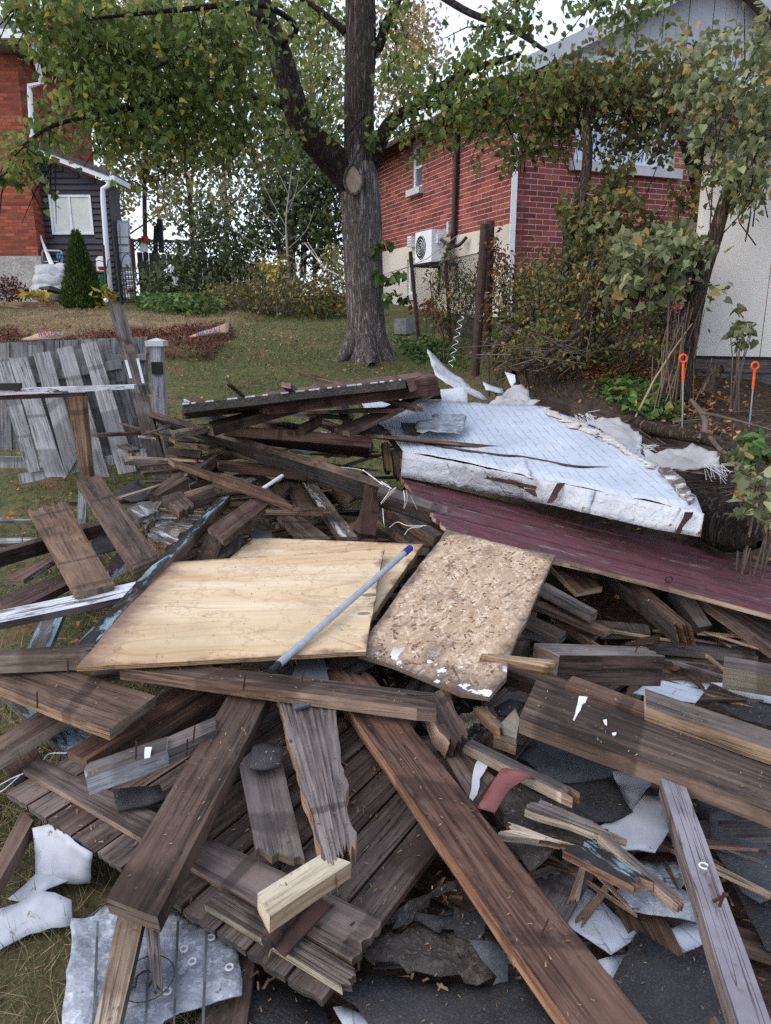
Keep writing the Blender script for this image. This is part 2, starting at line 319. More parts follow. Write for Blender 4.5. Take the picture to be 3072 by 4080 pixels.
M['parge'] = simple('cream parging', (.50, .46, .39), (.60, .56, .48), 1.3, .9, .2, .004, co='pos', spots=((.35, .31, .26), 1.2, .64))
M['mortar'] = MT('pale mortar').done((.54, .47, .43), .95)
M['mortar2'] = MT('red mortar').done((.22, .085, .06), .95)
def brickm(name, a, b, vari=.35):
    m = MT(name); v = m.pos(); r = m.math('FRACT', m.math('ADD', m.isl(), m.rnd())); c = m.mix(r, a, b); n1 = m.noise(v, 40, 4)
    c = m.mix(m.math('MULTIPLY', m.ramp(n1, .5, .7), .4), c, tuple(q*.5 for q in a)); r2 = m.math('FRACT', m.math('MULTIPLY', r, 7.3))
    c = m.hsv(c, m.ramp(r2, 0, 1, 1-vari, 1+vari)); return m.done(c, .85, n1, .3, .003)
M['brick'] = brickm('deep red brick', (.19, .040, .032), (.27, .068, .052))
M['brickL'] = brickm('orange red brick', (.22, .055, .03), (.31, .088, .05))
M['white'] = simple('white painted metal', (.66, .68, .71), (.74, .76, .79), 3, .5, .05, .002, co='pos')
M['whitedirty'] = simple('grimy white panel', (.42, .43, .45), (.62, .64, .67), 4, .6, .1, .003, co='pos', spots=((.2, .19, .19), 5, .63))
M['cladding'] = simple('cream sheet cladding', (.64, .61, .56), (.70, .68, .63), .8, .6, .1, .004, co='pos')
M['soffit'] = simple('brown grey soffit', (.20, .17, .16), (.27, .23, .215), 2, .7, .1, .002, co='pos')
M['gable'] = simple('pale grey gable boards', (.46, .455, .48), (.54, .535, .56), 2, .7, .1, .002, co='pos')
M['shingle'] = simple('grey roof shingles', (.05, .05, .055), (.10, .10, .105), 12, .9, .4, .005, co='pos')
M['darksiding'] = simple('dark plum vinyl siding', (.030, .026, .034), (.042, .037, .047), 3, .5, .1, .002, co='pos')
M['pipe'] = simple('brown drain pipe', (.035, .024, .022), (.05, .035, .03), 4, .5, .1, .002, co='pos')
M['stone'] = simple('pale sill stone', (.42, .42, .43), (.52, .52, .53), 5, .8, .2, .003, co='pos')
M['glass'] = MT('window glass').done((.10, .13, .17), .08, spec=.9)
M['glassp'] = simple('curtained window pane', (.50, .50, .46), (.66, .66, .60), 2.2, .12, .02, .001, co='pos', spec=.6)
M['glassblue'] = MT('sky reflecting glass').done((.42, .50, .60), .12, spec=.9)
M['bag'] = simple('white woven sack', (.36, .37, .39), (.50, .51, .53), 6, .6, .6, .03, co='pos')
M['redplastic'] = MT('red plastic').done((.45, .02, .015), .45)
M['greenplastic'] = MT('green plastic').done((.015, .14, .045), .45)
M['blueplastic'] = MT('blue painted metal').done((.03, .16, .30), .45)
M['whiteplastic'] = MT('white plastic').done((.72, .73, .74), .45)
M['navy'] = MT('print blue').done((.03, .05, .22), .8)
M['printred'] = MT('print red').done((.45, .04, .03), .8)
M['paper'] = simple('brown paper sack', (.30, .20, .13), (.42, .30, .21), 8, .8, .4, .01)
M['black_iron'] = MT('black iron').done((.018, .017, .017), .6)
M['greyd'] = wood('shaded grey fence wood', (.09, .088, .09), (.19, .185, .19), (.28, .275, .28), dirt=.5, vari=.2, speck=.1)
M['oldfence'] = wood('old dark fence boards', (.05, .044, .042), (.10, .088, .085), (.16, .145, .14), vari=.25)
M['string'] = MT('white twine').done((.66, .66, .68), .7)
M['splashw'] = MT('white paint splash').done((.66, .67, .68), .6)
M['chip'] = brickm('wood chips', (.13, .075, .042), (.30, .20, .12), .6)
M['mulch'] = brickm('red mulch shreds', (.08, .02, .016), (.16, .04, .03), .5)
M['straw'] = brickm('dry grass', (.21, .155, .085), (.37, .285, .17), .4)
M['grass'] = brickm('lawn grass', (.065, .092, .026), (.155, .17, .062), .45)
M['deadleaf'] = brickm('fallen leaves', (.20, .095, .035), (.36, .19, .075), .5)
M['twig'] = simple('grey brown twigs', (.07, .05, .04), (.14, .11, .09), 12, .9, .3, .003, co='obj')
M['paletwig'] = simple('bare pale twigs', (.22, .20, .18), (.34, .31, .28), 8, .9, .2, .003, co='obj')
def bark(name, a, b, light):
    m = MT(name); v = m.obj(); f = m.noise(m.vmul(v, (26, 26, 3.2)), 1, 5, .6, .8); n = m.noise(m.vmul(v, (60, 60, 12)), 1, 4)
    rid = m.ramp(m.math('ABSOLUTE', m.math('SUBTRACT', f, .5)), 0, .12); c = m.mix(rid, a, b); c = m.mix(m.math('MULTIPLY', m.ramp(n, .52, .7), .6), c, light)
    c = m.mix(m.math('MULTIPLY', m.ramp(m.noise(v, 3, 4), .55, .7), .35), c, (.07, .08, .05))
    return m.done(c, .95, m.math('ADD', rid, m.math('MULTIPLY', n, .4)), 1.0, .02, spec=.1)
M['bark'] = bark('grey ridged bark', (.08, .066, .06), (.25, .215, .20), (.38, .34, .32))
M['barkshaded'] = bark('shaded brown grey upper bark', (.035, .027, .024), (.11, .09, .08), (.19, .16, .145))  # shade on the upper trunk put into a darker colour; bark also browner there
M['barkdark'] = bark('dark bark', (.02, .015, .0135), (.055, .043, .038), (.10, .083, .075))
M['barkbrown'] = bark('brown shrub bark', (.045, .032, .024), (.12, .088, .066), (.19, .15, .12))
M['cut'] = simple('pruned limb scar', (.24, .185, .13), (.37, .29, .21), 9, .9, .5, .01, co='obj')
def leafm(name, a, b, c3=None, p3=.1, trans=.28, rough=.5, vari=.45):
    m = MT(name); r = m.math('FRACT', m.math('ADD', m.isl(), m.rnd())); c = m.mix(r, a, b); r2 = m.math('FRACT', m.math('MULTIPLY', r, 11.7)); r3 = m.math('FRACT', m.math('MULTIPLY', r, 23.3))
    if c3: c = m.mix(m.ramp(r3, 1-p3-.001, 1-p3), c, c3)
    c = m.hsv(c, m.ramp(r2, 0, 1, 1-vari, 1+vari)); return m.done(c, rough, trans=trans, spec=.2)
M['leaf'] = leafm('linden leaves', (.085, .125, .034), (.17, .205, .06), (.31, .27, .06), .08, .46)
M['leaflilac'] = leafm('dull lilac leaves', (.085, .10, .036), (.165, .165, .062), (.26, .16, .05), .12, .3, .6)
M['leafpale'] = leafm('pale green leaves', (.13, .16, .07), (.23, .24, .125), (.28, .19, .06), .08, .25, .6)
M['leafpoplar'] = leafm('poplar leaves', (.15, .165, .07), (.27, .26, .12), (.38, .30, .12), .22, .4)
M['leafsunlit'] = leafm('golden sunlit leaves', (.30, .20, .09), (.42, .30, .15), (.2, .2, .07), .25, .35)  # warm low sunlight put into the leaf colour
M['leafdark'] = leafm('dark ivy leaves', (.055, .075, .034), (.10, .125, .055), (.10, .11, .03), .12, .15)
M['leafbrush'] = leafm('autumn brush leaves', (.075, .095, .034), (.155, .155, .06), (.26, .17, .055), .22, .25)
M['leafyellow'] = leafm('yellow leaves', (.30, .22, .035), (.42, .33, .08), None, 0, .3)
M['leafground'] = leafm('green ground cover', (.05, .10, .025), (.10, .16, .04), (.2, .18, .05), .08, .2)
M['cedar'] = leafm('cedar sprays', (.028, .058, .014), (.06, .10, .02), (.13, .14, .03), .08, .1)
M['leafrust'] = leafm('dry russet leaves', (.12, .045, .025), (.22, .10, .05), None, 0, .2)
M['leafburg'] = leafm('burgundy leaves', (.05, .018, .018), (.10, .035, .03), None, 0, .15)
M['redmetal'] = simple('dull maroon sheet metal', (.14, .035, .032), (.20, .06, .052), 5, .4, .1, .002, spec=.5)
M['fringe'] = simple('shredded pale insulation', (.36, .33, .30), (.54, .52, .49), 30, .95, .8, .01)
M['sidingflat'] = simple('creased white sheet metal', (.41, .43, .47), (.30, .32, .36), 6, .45, .25, .006, spec=.45, spots=((.15, .125, .10), 17, .645))
# ---------------------------------------------------------------- boards, sheets, leaves, bricks
def pts3(px, z):
    if isinstance(z, tuple) and len(z) == 3 and not isinstance(z, list): return [U(p, z) for p in px]
    if np.isscalar(z): return [U(p, z) for p in px]
    return [U(p, q) for p, q in zip(px, z)]
def board3(name, P, t=.03, mats=('brown', 'brown', 'endg'), jag=(0, 0), rough=.0025, top=0.0, parent=None, bow=0.0, nv=None, twig=False):
    """P: s0, e0, e1, s1 world corners of the upper face; t its thickness"""
    s0, e0, e1, s1 = [np.asarray(q, float) for q in P]
    L = np.linalg.norm((e0+e1)/2-(s0+s1)/2); Wd = max(np.linalg.norm(s1-s0), np.linalg.norm(e1-e0)); ax = norm((e0+e1)-(s0+s1))
    nr = norm(np.cross((e0+e1)-(s0+s1), (s1+e1)-(s0+e0)))
    flip = nr[2] < 0
    if flip: nr = -nr
    nu = int(np.clip(L/(.025 if top else .09), 2, 44)); nv = nv or (22 if top else 13 if max(jag) > .015 else 5 if max(jag) > 0 else 3)
    T = np.zeros((nu+1, nv+1, 3)); sd = random.random()*100; sidev = norm((s1+e1)-(s0+e0))
    def jg(k, a): return [(mnoise.noise((sd, j*5/nv, k))*1.1+random.uniform(-.22, .22)*(1 if a > .025 else .35)+(random.uniform(.2, .8) if a > .03 and random.random() < .18 else 0))*a for j in range(nv+1)]
    ja, jb = jg(1, jag[0]), jg(9, jag[1])
    for i in range(nu+1):
        u = i/nu
        for j in range(nv+1):
            q = j/nv
            p = (s0*(1-u)+e0*u)*(1-q)+(s1*(1-u)+e1*u)*q
            if i == 0: p = p-ax*ja[j]
            if i == nu: p = p+ax*jb[j]
            if j in (0, nv):
                p = p+sidev*(mnoise.noise((sd+u*L*9, j, 3))*rough*(2.2 if top else 1)+(mnoise.noise((sd+u*L*28, j, 6))*rough*1.6 if top else 0))
            p = p+nr*(bow*math.sin(math.pi*u)*L + mnoise.noise((sd+u*L*2.2, q*.5, 5))*rough*1.5 + ((mnoise.noise((sd+u*L*2.5, q*Wd*42+u*L*1.5, 7))*.7+.6*mnoise.noise((sd+u*L*9, q*Wd*90, 3))-.9*max(0, .25-abs(mnoise.noise((sd+u*L*1.2, q*Wd*38, 11))))*2)*top if top else 0))
            T[i, j] = p
    Bm = T-nr*t; nT = (nu+1)*(nv+1); V_ = np.concatenate([T.reshape(-1, 3), Bm.reshape(-1, 3)])
    F_, MI, UVs = [], [], []; ou, ov = random.random()*5, random.random()*5
    def idx(i, j, b=0): return b*nT+i*(nv+1)+j
    def uvp(i, j, dv=0): return (ou+i/nu*L, ov+j/nv*Wd+dv)
    def add(f, m, uvs):
        if flip: f, uvs = f[::-1], uvs[::-1]
        F_.append(tuple(f)); MI.append(m); UVs.extend(uvs)
    for i in range(nu):
        for j in range(nv):
            a = [(i, j), (i+1, j), (i+1, j+1), (i, j+1)]
            add([idx(*q) for q in a], 0, [uvp(*q) for q in a]); add([idx(*q, 1) for q in a[::-1]], 0, [uvp(*q) for q in a[::-1]])
        for j, sgn in ((0, -1), (nv, 1)):
            a = [idx(i, j), idx(i, j, 1), idx(i+1, j, 1), idx(i+1, j)]; uu = [uvp(i, j), uvp(i, j, sgn*t), uvp(i+1, j, sgn*t), uvp(i+1, j)]
            if j: a, uu = a[::-1], uu[::-1]
            add(a, 1, uu)
    for j in range(nv):
        for i in (0, nu):
            a = [idx(i, j), idx(i, j+1), idx(i, j+1, 1), idx(i, j, 1)]; uu = [(ou+j/nv*Wd, ov), (ou+(j+1)/nv*Wd, ov), (ou+(j+1)/nv*Wd, ov+t), (ou+j/nv*Wd, ov+t)]
            if i: a, uu = a[::-1], uu[::-1]
            add(a, 2, uu)
    return put(name, V_, F_, [M[q] for q in mats], parent, UVs, MI, base=None if parent else V_.mean(0))
def mats3(m):
    if isinstance(m, str): return (m, m, 'endg' if m in ('dark', 'brown', 'red', 'greyb', 'deck') else m)
    return m if len(m) == 3 else (m[0], m[1], m[1])
TOPS = []
def board(name, label, px, z, mat='brown', t=.03, cat=None, group=None, **k):
    if not isinstance(z, (tuple, list)): z = [z]*4
    z = list(z); z = [z[0], z[1], z[1], z[0]] if len(z) == 2 else z
    o = board3(name, pts3(px, z), t, mats3(mat), **k)
    TOPS.append((o, pts3(px, z)))
    return tag(o, label, cat or name.split('_')[-1], group)
def inset(poly, p):                             # distance to a polygon's border
    d = 9e9
    for i in range(len(poly)):
        a, b = poly[i], poly[(i+1) % len(poly)]; ab = b-a; tt = np.clip(np.dot(p-a, ab)/(np.dot(ab, ab)+1e-9), 0, 1); d = min(d, np.linalg.norm(p-a-ab*tt))
    return d
def sheet3(name, P, mats, t=.004, L=.08, wave=0.0, wscale=6, jag=.004, parent=None, border=False, uaxis=None, disp=None, edge=None, low=None):
    """a thin panel with outline P (world points), cut fine and dented"""
    P = [np.asarray(q, float) for q in P]
    bm = bmesh.new(); vs = [bm.verts.new(q) for q in P]; bm.faces.new(vs); bmesh.ops.triangulate(bm, faces=bm.faces[:])
    for _ in range(7):
        lng = [e for e in bm.edges if e.calc_length() > L*1.4]
        if not lng: break
        bmesh.ops.subdivide_edges(bm, edges=lng, cuts=1); bmesh.ops.triangulate(bm, faces=[f for f in bm.faces if len(f.verts) > 3])
        bmesh.ops.beautify_fill(bm, faces=bm.faces[:], edges=[e for e in bm.edges if not e.is_boundary])
    nr = np.zeros(3)
    for i in range(len(P)): nr += np.cross(P[i]-P[0], P[(i+1) % len(P)]-P[0])
    nr = norm(nr); flip = nr[2] < 0
    if flip: nr = -nr
    ux = norm((uaxis if uaxis is not None else P[1]-P[0])); ux = norm(ux-nr*np.dot(ux, nr)); uy = np.cross(nr, ux)
    c0 = P[0]; sd = random.random()*50; bm.verts.index_update(); UV, BD = [], []
    for v in bm.verts:
        p = np.array(v.co); q = (np.dot(p-c0, ux), np.dot(p-c0, uy)); UV.append(q)
        if border: BD.append((inset(P, p), (np.dot(p-low[0], low[1]) if low else 0)))
        h = wave*(mnoise.noise((q[0]*wscale+sd, q[1]*wscale, 1))+.5*mnoise.noise((q[0]*wscale*2.3+sd, q[1]*wscale*2.3, 4)))
        if disp: h += disp(*q)
        if v.is_boundary: p = p+jag*np.array((mnoise.noise(Vector((p+sd)*17)), mnoise.noise(Vector((p-sd)*17)), 0))
        v.co = p+nr*h
    V_ = [np.array(v.co) for v in bm.verts]; n = len(V_); F_ = [tuple(v.index for v in f.verts) for f in bm.faces]
    if F_:
        a, b, c = (V_[i] for i in F_[0]); 
        if np.dot(np.cross(b-a, c-a), nr) < 0: F_ = [f[::-1] for f in F_]
    mi = [0]*len(F_)+[2 if len(mats) > 2 else 0]*len(F_); bl = []
    used = {}
    for f in F_:
        for k in range(3): used[(f[k], f[(k+1) % 3])] = 1
    bl = [e for e in used if (e[1], e[0]) not in used]; bm.free()
    Vb = V_+[q-nr*t for q in V_]; Fs = F_+[tuple(i+n for i in f[::-1]) for f in F_]
    uvl = [UV[i] for f in F_ for i in f]+[UV[i] for f in F_ for i in f[::-1]]; bdl = [BD[i] for f in F_ for i in f]+[BD[i] for f in F_ for i in f[::-1]] if border else None
    for a, b in bl:
        Fs.append((b, a, a+n, b+n)); mi.append(1 if len(mats) > 1 else 0); d0 = np.linalg.norm(V_[b]-V_[a]); s = UV[a][0]+UV[a][1]
        uvl += [(s+d0, 0), (s, 0), (s, t), (s+d0, t)]
        if border: bdl += [(.0, .5)]*4
    o = put(name, Vb, Fs, [M[q] for q in mats], parent, uvl, mi, smooth=False, base=None if parent else np.mean(V_, 0))
    if border:
        ul = o.data.uv_layers.new(name='Border'); ul.data.foreach_set('uv', np.asarray(bdl, np.float32).ravel()); o.data.uv_layers.active_index = 0; o.data.uv_layers[0].active_render = True
    if wave: o.data.polygons.foreach_set('use_smooth', np.array([m != 1 for m in mi]))
    return o
def sheet(name, label, px, z, mat, t=.004, cat=None, group=None, **k):
    return tag(sheet3(name, pts3(px, z), [mat] if isinstance(mat, str) else list(mat), t, **k), label, cat or name.split('_')[-1], group)
LEAF = {'heart': (np.array([(0, 0, 0), (-.32, -.1, .06), (-.46, .25, .16), (-.3, .64, .08), (0, 1.05, -.16), (.28, .66, .02), (.48, .27, .10), (.34, -.08, .03)], float), np.array([(0, 1, 2), (0, 2, 3), (0, 3, 4), (0, 4, 5), (0, 5, 6), (0, 6, 7)])),
        'oval': (np.array([(0, 0, 0), (-.27, .4, .06), (0, 1, -.08), (.27, .4, .06)], float), np.array([(0, 1, 2), (0, 2, 3)])),
        'blade': (np.array([(-.5, 0, 0), (.5, 0, 0), (.12, 1, 0)], float), np.array([(0, 1, 2)])),
        'chip': (np.array([(-.5, 0, 0), (.5, 0, .1), (.35, 1, 0), (-.3, .9, .1)], float), np.array([(0, 1, 2), (0, 2, 3)]))}
def leafcloud(name, pos, size, mat, shape='heart', parent=None, droop=.6, flat=0.0, aspect=1.0, dirs=None, kind='stuff', rng=RNG, base=None, lift=None):
    """leaves at pos; each with its own turn. droop: tips hang; flat: lie level"""
    N = len(pos); lv, lf = LEAF[shape]; lv = lv*np.array((aspect, 1, 1)); th = rng.uniform(0, 2*math.pi, N)
    if dirs is None:
        pit = rng.normal(-droop, .45, N); y = np.stack([np.cos(th)*np.cos(pit), np.sin(th)*np.cos(pit), np.sin(pit)], 1)
    else: y = dirs/np.linalg.norm(dirs, axis=1, keepdims=True)
    r = rng.normal(0, 1, (N, 3))*(1-flat)+np.array((0, 0, 1.0))*(.5+2*flat); x = np.cross(y, r); x /= np.linalg.norm(x, axis=1, keepdims=True)+1e-9; z = np.cross(x, y)
    s = np.broadcast_to(np.asarray(size, float), (N,))*rng.uniform(.7, 1.25, N)
    Vv = pos[:, None, :]+s[:, None, None]*(lv[None, :, 0, None]*x[:, None]+lv[None, :, 1, None]*y[:, None]+lv[None, :, 2, None]*z[:, None])
    k = len(lv); Fv = (lf[None]+(np.arange(N)*k)[:, None, None]).reshape(-1, 3)
    o = put(name, Vv.reshape(-1, 3), Fv, M[mat], parent, base=base)
    if kind: o['kind'] = kind
    if shape in ('heart', 'oval'): o.data.polygons.foreach_set('use_smooth', np.ones(len(o.data.polygons), bool))
    return o
def leafparts(pos, size, mat, parent, shape='heart', droop=.6, rng=RNG):
    """the leaves that show largest, one object each, sharing one mesh"""
    lv, lf = LEAF[shape]; root = np.array(parent.location); me = None; loc = parent.location
    for p in pos:
        if me is None:
            o = put('leaf', lv, [tuple(f) for f in lf], M[mat], None, base=(0, 0, 0)); me = o.data; o.parent = parent; me.polygons.foreach_set('use_smooth', np.ones(len(me.polygons), bool))
        else: o = bpy.data.objects.new('leaf', me); COL.objects.link(o); o.parent = parent
        o.location = Vector(p)-loc; o.rotation_euler = (rng.normal(-droop, .4), rng.normal(0, .5), rng.uniform(0, 6.28)); s = size*rng.uniform(.75, 1.2); o.scale = (s, s, s)
def clump(blobs, rng=RNG):                      # (centre, radius 3-vector, count) -> points in clustered sprays
    out = []
    for c, r, n in blobs:
        m = max(1, int(n/7)); cc = rng.normal(0, .45, (m, 3)); k = rng.integers(0, m, n)
        out.append(np.asarray(c)+(cc[k]+rng.normal(0, .21, (n, 3)))*np.asarray(r))
    return np.concatenate(out)
def brickwork(parent, p0, u, wid, z0, z1, mat, mortar, bl, bh, holes=(), nmax=300, jt=.012, proud=.004, keep=None, wallname='wall', poly=None):
    """a wall face from p0 along u: mortar bed plus every brick proud of it. holes: (s0, s1, za, zb)"""
    p0 = np.array((p0[0], p0[1], 0.)); u = np.array((u[0], u[1], 0.)); n = np.array((u[1], -u[0], 0.))
    sx = sorted({0, wid, *[min(max(h[i], 0), wid) for h in holes for i in (0, 1)]}); zx = sorted({z0, z1, *[h[i] for h in holes for i in (2, 3)]})
    parts = []
    for a, b in zip(sx, sx[1:]):
        for c, d in zip(zx, zx[1:]):
            if any(h[0]-1e-6 <= a and b <= h[1]+1e-6 and h[2]-1e-6 <= c and d <= h[3]+1e-6 for h in holes): continue
            parts.append(box_vf(p0+u*(a+b)/2+np.array((0, 0, (c+d)/2))-n*.1, u*(b-a)/2, n*.1, (0, 0, (d-c)/2)))
    wl_ = put(wallname, *join(parts), M[mortar], parent)
    br = []; row = 0; z = z0
    while z < z1-.02:
        s = -(row % 2)*bl/2
        h1 = min(bh-jt, z1-z)
        while s < wid:
            segs = [(max(s, 0), min(s+bl-jt, wid))]
            for h in holes:
                if z+h1 > h[2] and z < h[3]:
                    ns = []
                    for a, b in segs:
                        if b <= h[0] or a >= h[1]: ns.append((a, b))
                        else:
                            if a < h[0]: ns.append((a, h[0]))
                            if b > h[1]: ns.append((h[1], b))
                    segs = ns
            for a, b in segs:
                if b-a > .02: br.append((a, b, z, z+h1))
            s += bl
        z += bh; row += 1
    cen = np.array([p0+u*(a+b)/2+np.array((0, 0, (c+d)/2)) for a, b, c, d in br])
    vis = np.ones(len(br), bool) if keep is None else np.array([keep(q) for q in cen])
    full = np.array([abs((b-a)-(bl-jt)) < 1e-4 and abs((d-c)-(bh-jt)) < 1e-4 for a, b, c, d in br])
    order = sorted([i for i in range(len(br)) if vis[i] and full[i]], key=lambda i: np.linalg.norm(cen[i]-(0, 0, EYE)))[:nmax]
    single = set(order); root = np.array(parent.location if parent.parent is None else parent.parent.location); me = None
    for i in order:
        if me is None:
            v, f = box_vf((0, 0, 0), u*(bl-jt)/2, n*proud, (0, 0, (bh-jt)/2)); o = put('brick', v, f, M[mat], None, base=(0, 0, 0)); me = o.data
        else: o = bpy.data.objects.new('brick', me); COL.objects.link(o)
        o.parent = wl_; o.location = Vector(cen[i]+n*random.uniform(-.0015, .0015)-root)
    rest = []
    for i, (a, b, c, d) in enumerate(br):
        if i in single: continue
        rest.append(box_vf(cen[i]+n*random.uniform(-.0015, .0015), u*(b-a)/2, n*proud, (0, 0, (d-c)/2)))
    if rest: tag(put('brickwork', *join(rest), M[mat], wl_), kind='stuff')
    return wl_
def frame_window(parent, p0, u, s0, s1, z0, z1, fm='white', gm='glass', fw=.06, depth=.10, mull=(), rail=(), sill=None, name='window'):
    """a window in a wall opening: frame bars butt at the corners, panes set back, sill proud"""
    p0 = np.array((p0[0], p0[1], 0.)); u = np.array((u[0], u[1], 0.)); n = np.array((u[1], -u[0], 0.)); c = p0-n*(depth-.03)
    bx = lambda a, b, za, zb, d: box_vf(c+u*(a+b)/2+np.array((0, 0, (za+zb)/2)), u*(b-a)/2, n*d, (0, 0, (zb-za)/2))
    ps = [bx(s0, s0+fw, z0, z1, .035), bx(s1-fw, s1, z0, z1, .035), bx(s0+fw, s1-fw, z0, z0+fw, .034), bx(s0+fw, s1-fw, z1-fw, z1, .034)]
    xs = [s0+fw]; 
    for m_ in mull: ps.append(bx(m_-fw/2, m_+fw/2, z0+fw, z1-fw, .033)); xs += [m_-fw/2, m_+fw/2]
    xs.append(s1-fw)
    for r_ in rail:
        for a, b in zip(xs[::2], xs[1::2]): ps.append(bx(a, b, r_-fw/2.5, r_+fw/2.5, .028))
    wd = put(name, *join(ps), M[fm], parent)
    for a, b in zip(xs[::2], xs[1::2]):
        zs = [z0+fw]+[q for r_ in rail for q in (r_-fw/2.5, r_+fw/2.5)]+[z1-fw]
        for za, zb in zip(zs[::2], zs[1::2]): put('pane', *bx(a, b, za, zb, .006), M[gm], wd)
    if sill: put('sill', *box_vf(p0+u*(s0+s1)/2+np.array((0, 0, z0-sill/2))+n*.02, u*((s1-s0)/2+.10), n*.10, (0, 0, sill/2-.002)), M['stone'], wd)
    return wd
# ================================================================= the setting
def terrain():
    xs = np.concatenate([np.linspace(-220, -12, 14), np.linspace(-11, 9, 121), np.linspace(10, 220, 14)]); ys = np.concatenate([np.linspace(-60, 0, 8), np.linspace(.3, 21, 140), np.linspace(22, 60, 12), np.linspace(75, 420, 8)])
    X, Y = np.meshgrid(xs, ys); Z = gz(X, Y)
    for i in range(Z.shape[0]):
        for j in range(Z.shape[1]):
            if abs(X[i, j]) < 11 and 0 < Y[i, j] < 21: Z[i, j] += .035*mnoise.noise((X[i, j]*1.7, Y[i, j]*1.7, 0))+.02*mnoise.noise((X[i, j]*5, Y[i, j]*5, 3))
    V_ = np.stack([X, Y, Z], -1).reshape(-1, 3); nx = len(xs); a = np.arange(len(xs)-1)[None]+np.arange(len(ys)-1)[:, None]*nx; a = a.ravel()
    m = MT('yard ground'); v = m.pos(); s = m.n('SeparateXYZ', {0: v}); n1 = m.noise(v, 2.2, 6); n2 = m.noise(v, 22, 4); n3 = m.noise(v, .7, 3)
    soil = m.mix(m.ramp(n2, .35, .65), (.028, .020, .015), (.075, .052, .039)); soil = m.mix(m.ramp(m.noise(v, 70, 3), .6, .72), soil, (.17, .11, .07))
    turf = m.mix(m.ramp(n2, .35, .65), (.06, .068, .026), (.12, .125, .052)); turf = m.mix(m.ramp(n1, .5, .68), turf, (.15, .105, .055))
    straw = m.mix(m.ramp(n2, .3, .6), (.13, .09, .05), (.27, .19, .11))
    lawn = m.math('MULTIPLY', m.ramp(m.math('ADD', s.outputs[1], m.math('MULTIPLY', n3, 1.5)), 6.0, 7.2), m.ramp(m.math('ADD', s.outputs[0], m.math('MULTIPLY', n3, .8)), 2.0, 1.1))
    left = m.math('MULTIPLY', m.ramp(m.math('ADD', s.outputs[0], m.math('MULTIPLY', s.outputs[1], .34)), .05, -.2), m.ramp(n1, .36, .5)); near = m.ramp(s.outputs[1], 3.4, 2.6); turf = m.mix(m.math('MULTIPLY', near, .65), turf, (.075, .055, .032)); lawn = m.math('MAXIMUM', lawn, left)
    far = m.ramp(s.outputs[1], 17, 19); lawn = m.math('MAXIMUM', lawn, far)
    c = m.mix(lawn, soil, turf); bed = m.math('MULTIPLY', m.math('MULTIPLY', m.ramp(s.outputs[0], -2.2, -2.8), m.ramp(s.outputs[1], 10.3, 10.6)), m.ramp(s.outputs[1], 15.2, 14.5))
    c = m.mix(bed, c, straw)
    tag(put('ground', V_, np.stack([a, a+1, a+nx+1, a+nx], 1), m.done(c, .95, m.math('ADD', n2, n1), .6, .03, spec=.1), smooth=True, base=(0, 0, 0)), kind='structure')
terrain()
# ------------------------------------------------- red brick bungalow on the right
ha = norm((-.374, .927, 0)); hb = norm((.927, .374, 0)); HC = np.array((2.13, 13.0, 0))
house = thing('brick_bungalow', 'red brick house with pale gable and cream foundation behind the big tree', 'house', (HC[0], HC[1], gz(*HC[:2])))
Zf = V(DD((1083, 481))[0], 13.0)[2]; Ze = V(DD((1108, 160))[0], 13.0)[2]
sw = HC+ha*8.5                                   # far end of the side wall; u runs back to the corner
def sidept(p): q = W(p, HC, (-.927, -.374, 0)); return np.dot(q-sw, -ha), q[2]
def frontpt(p): q = W(p, HC, (.374, -.927, 0)); return np.dot(q-HC, hb), q[2]
sa, za = sidept(A2((975, 1150))[0]); sb, zb = sidept(A2((1035, 855))[0])
wa, wza = sidept(B2((945, 415))[0]); wb, wzb = sidept(B2((1000, 195))[0])
frontal = lambda q: True
brickwork(house, sw, -ha, 8.5, Zf, Ze, 'brick', 'mortar', .272, .088, holes=[(sa, sb, za, zb)], wallname='side_wall')
fz0 = gz(*HC[:2])-.4
fa, fza = frontpt(A3((480, 985))[0]); fb, fzb = frontpt(A3((1115, 640))[0]); fza = frontpt(A3((800, 1000))[0])[1]
ba, bza = frontpt(B3((830, 200))[0]); bb, bzb = frontpt(B3((1000, 105))[0])
brickwork(house, HC, hb, 8.2, fz0, Ze, 'brick', 'mortar', .272, .088, holes=[(fa, fb, fza, fzb), (ba-1.0, bb, bza-.3, bzb)], wallname='front_wall')
# foundation below the side bricks, with a basement window opening
def wallpieces(p0, u, L, z0, z1, hole, th=.1):
    n = np.array((u[1], -u[0], 0)); out = []; xs = sorted({0, L, hole[0], hole[1]}); zs = sorted({z0, z1, hole[2], hole[3]})
    for a, b in zip(xs, xs[1:]):
        for c, d in zip(zs, zs[1:]):
            if hole[0]-1e-6 <= a and b <= hole[1]+1e-6 and hole[2]-1e-6 <= c and d <= hole[3]+1e-6: continue
            out.append(box_vf(p0+u*(a+b)/2+np.array((0, 0, (c+d)/2))-n*th, u*(b-a)/2, n*th, (0, 0, (d-c)/2)))
    return join(out)
put('foundation', *wallpieces(sw+np.array((-.927, -.374, 0))*.022, -ha, 8.5, 1.2, Zf-.002, (wa, wb, wza, wzb)), M['parge'], house)
frame_window(house, sw, -ha, sa, sb, za, zb, gm='glass', rail=((za+zb)/2,), sill=.13)
frame_window(house, sw, -ha, wa, wb, wza, wzb, gm='glass', mull=((wa+wb)/2,), sill=.13)
frame_window(house, HC, hb, fa, fb, fza, fzb, gm='glassblue', mull=((fa*.72+fb*.28), (fa*.30+fb*.70)), sill=.16)
frame_window(house, HC, hb, ba-1.0, bb, bza-.3, bzb, gm='glass', mull=(bb-1.0,))
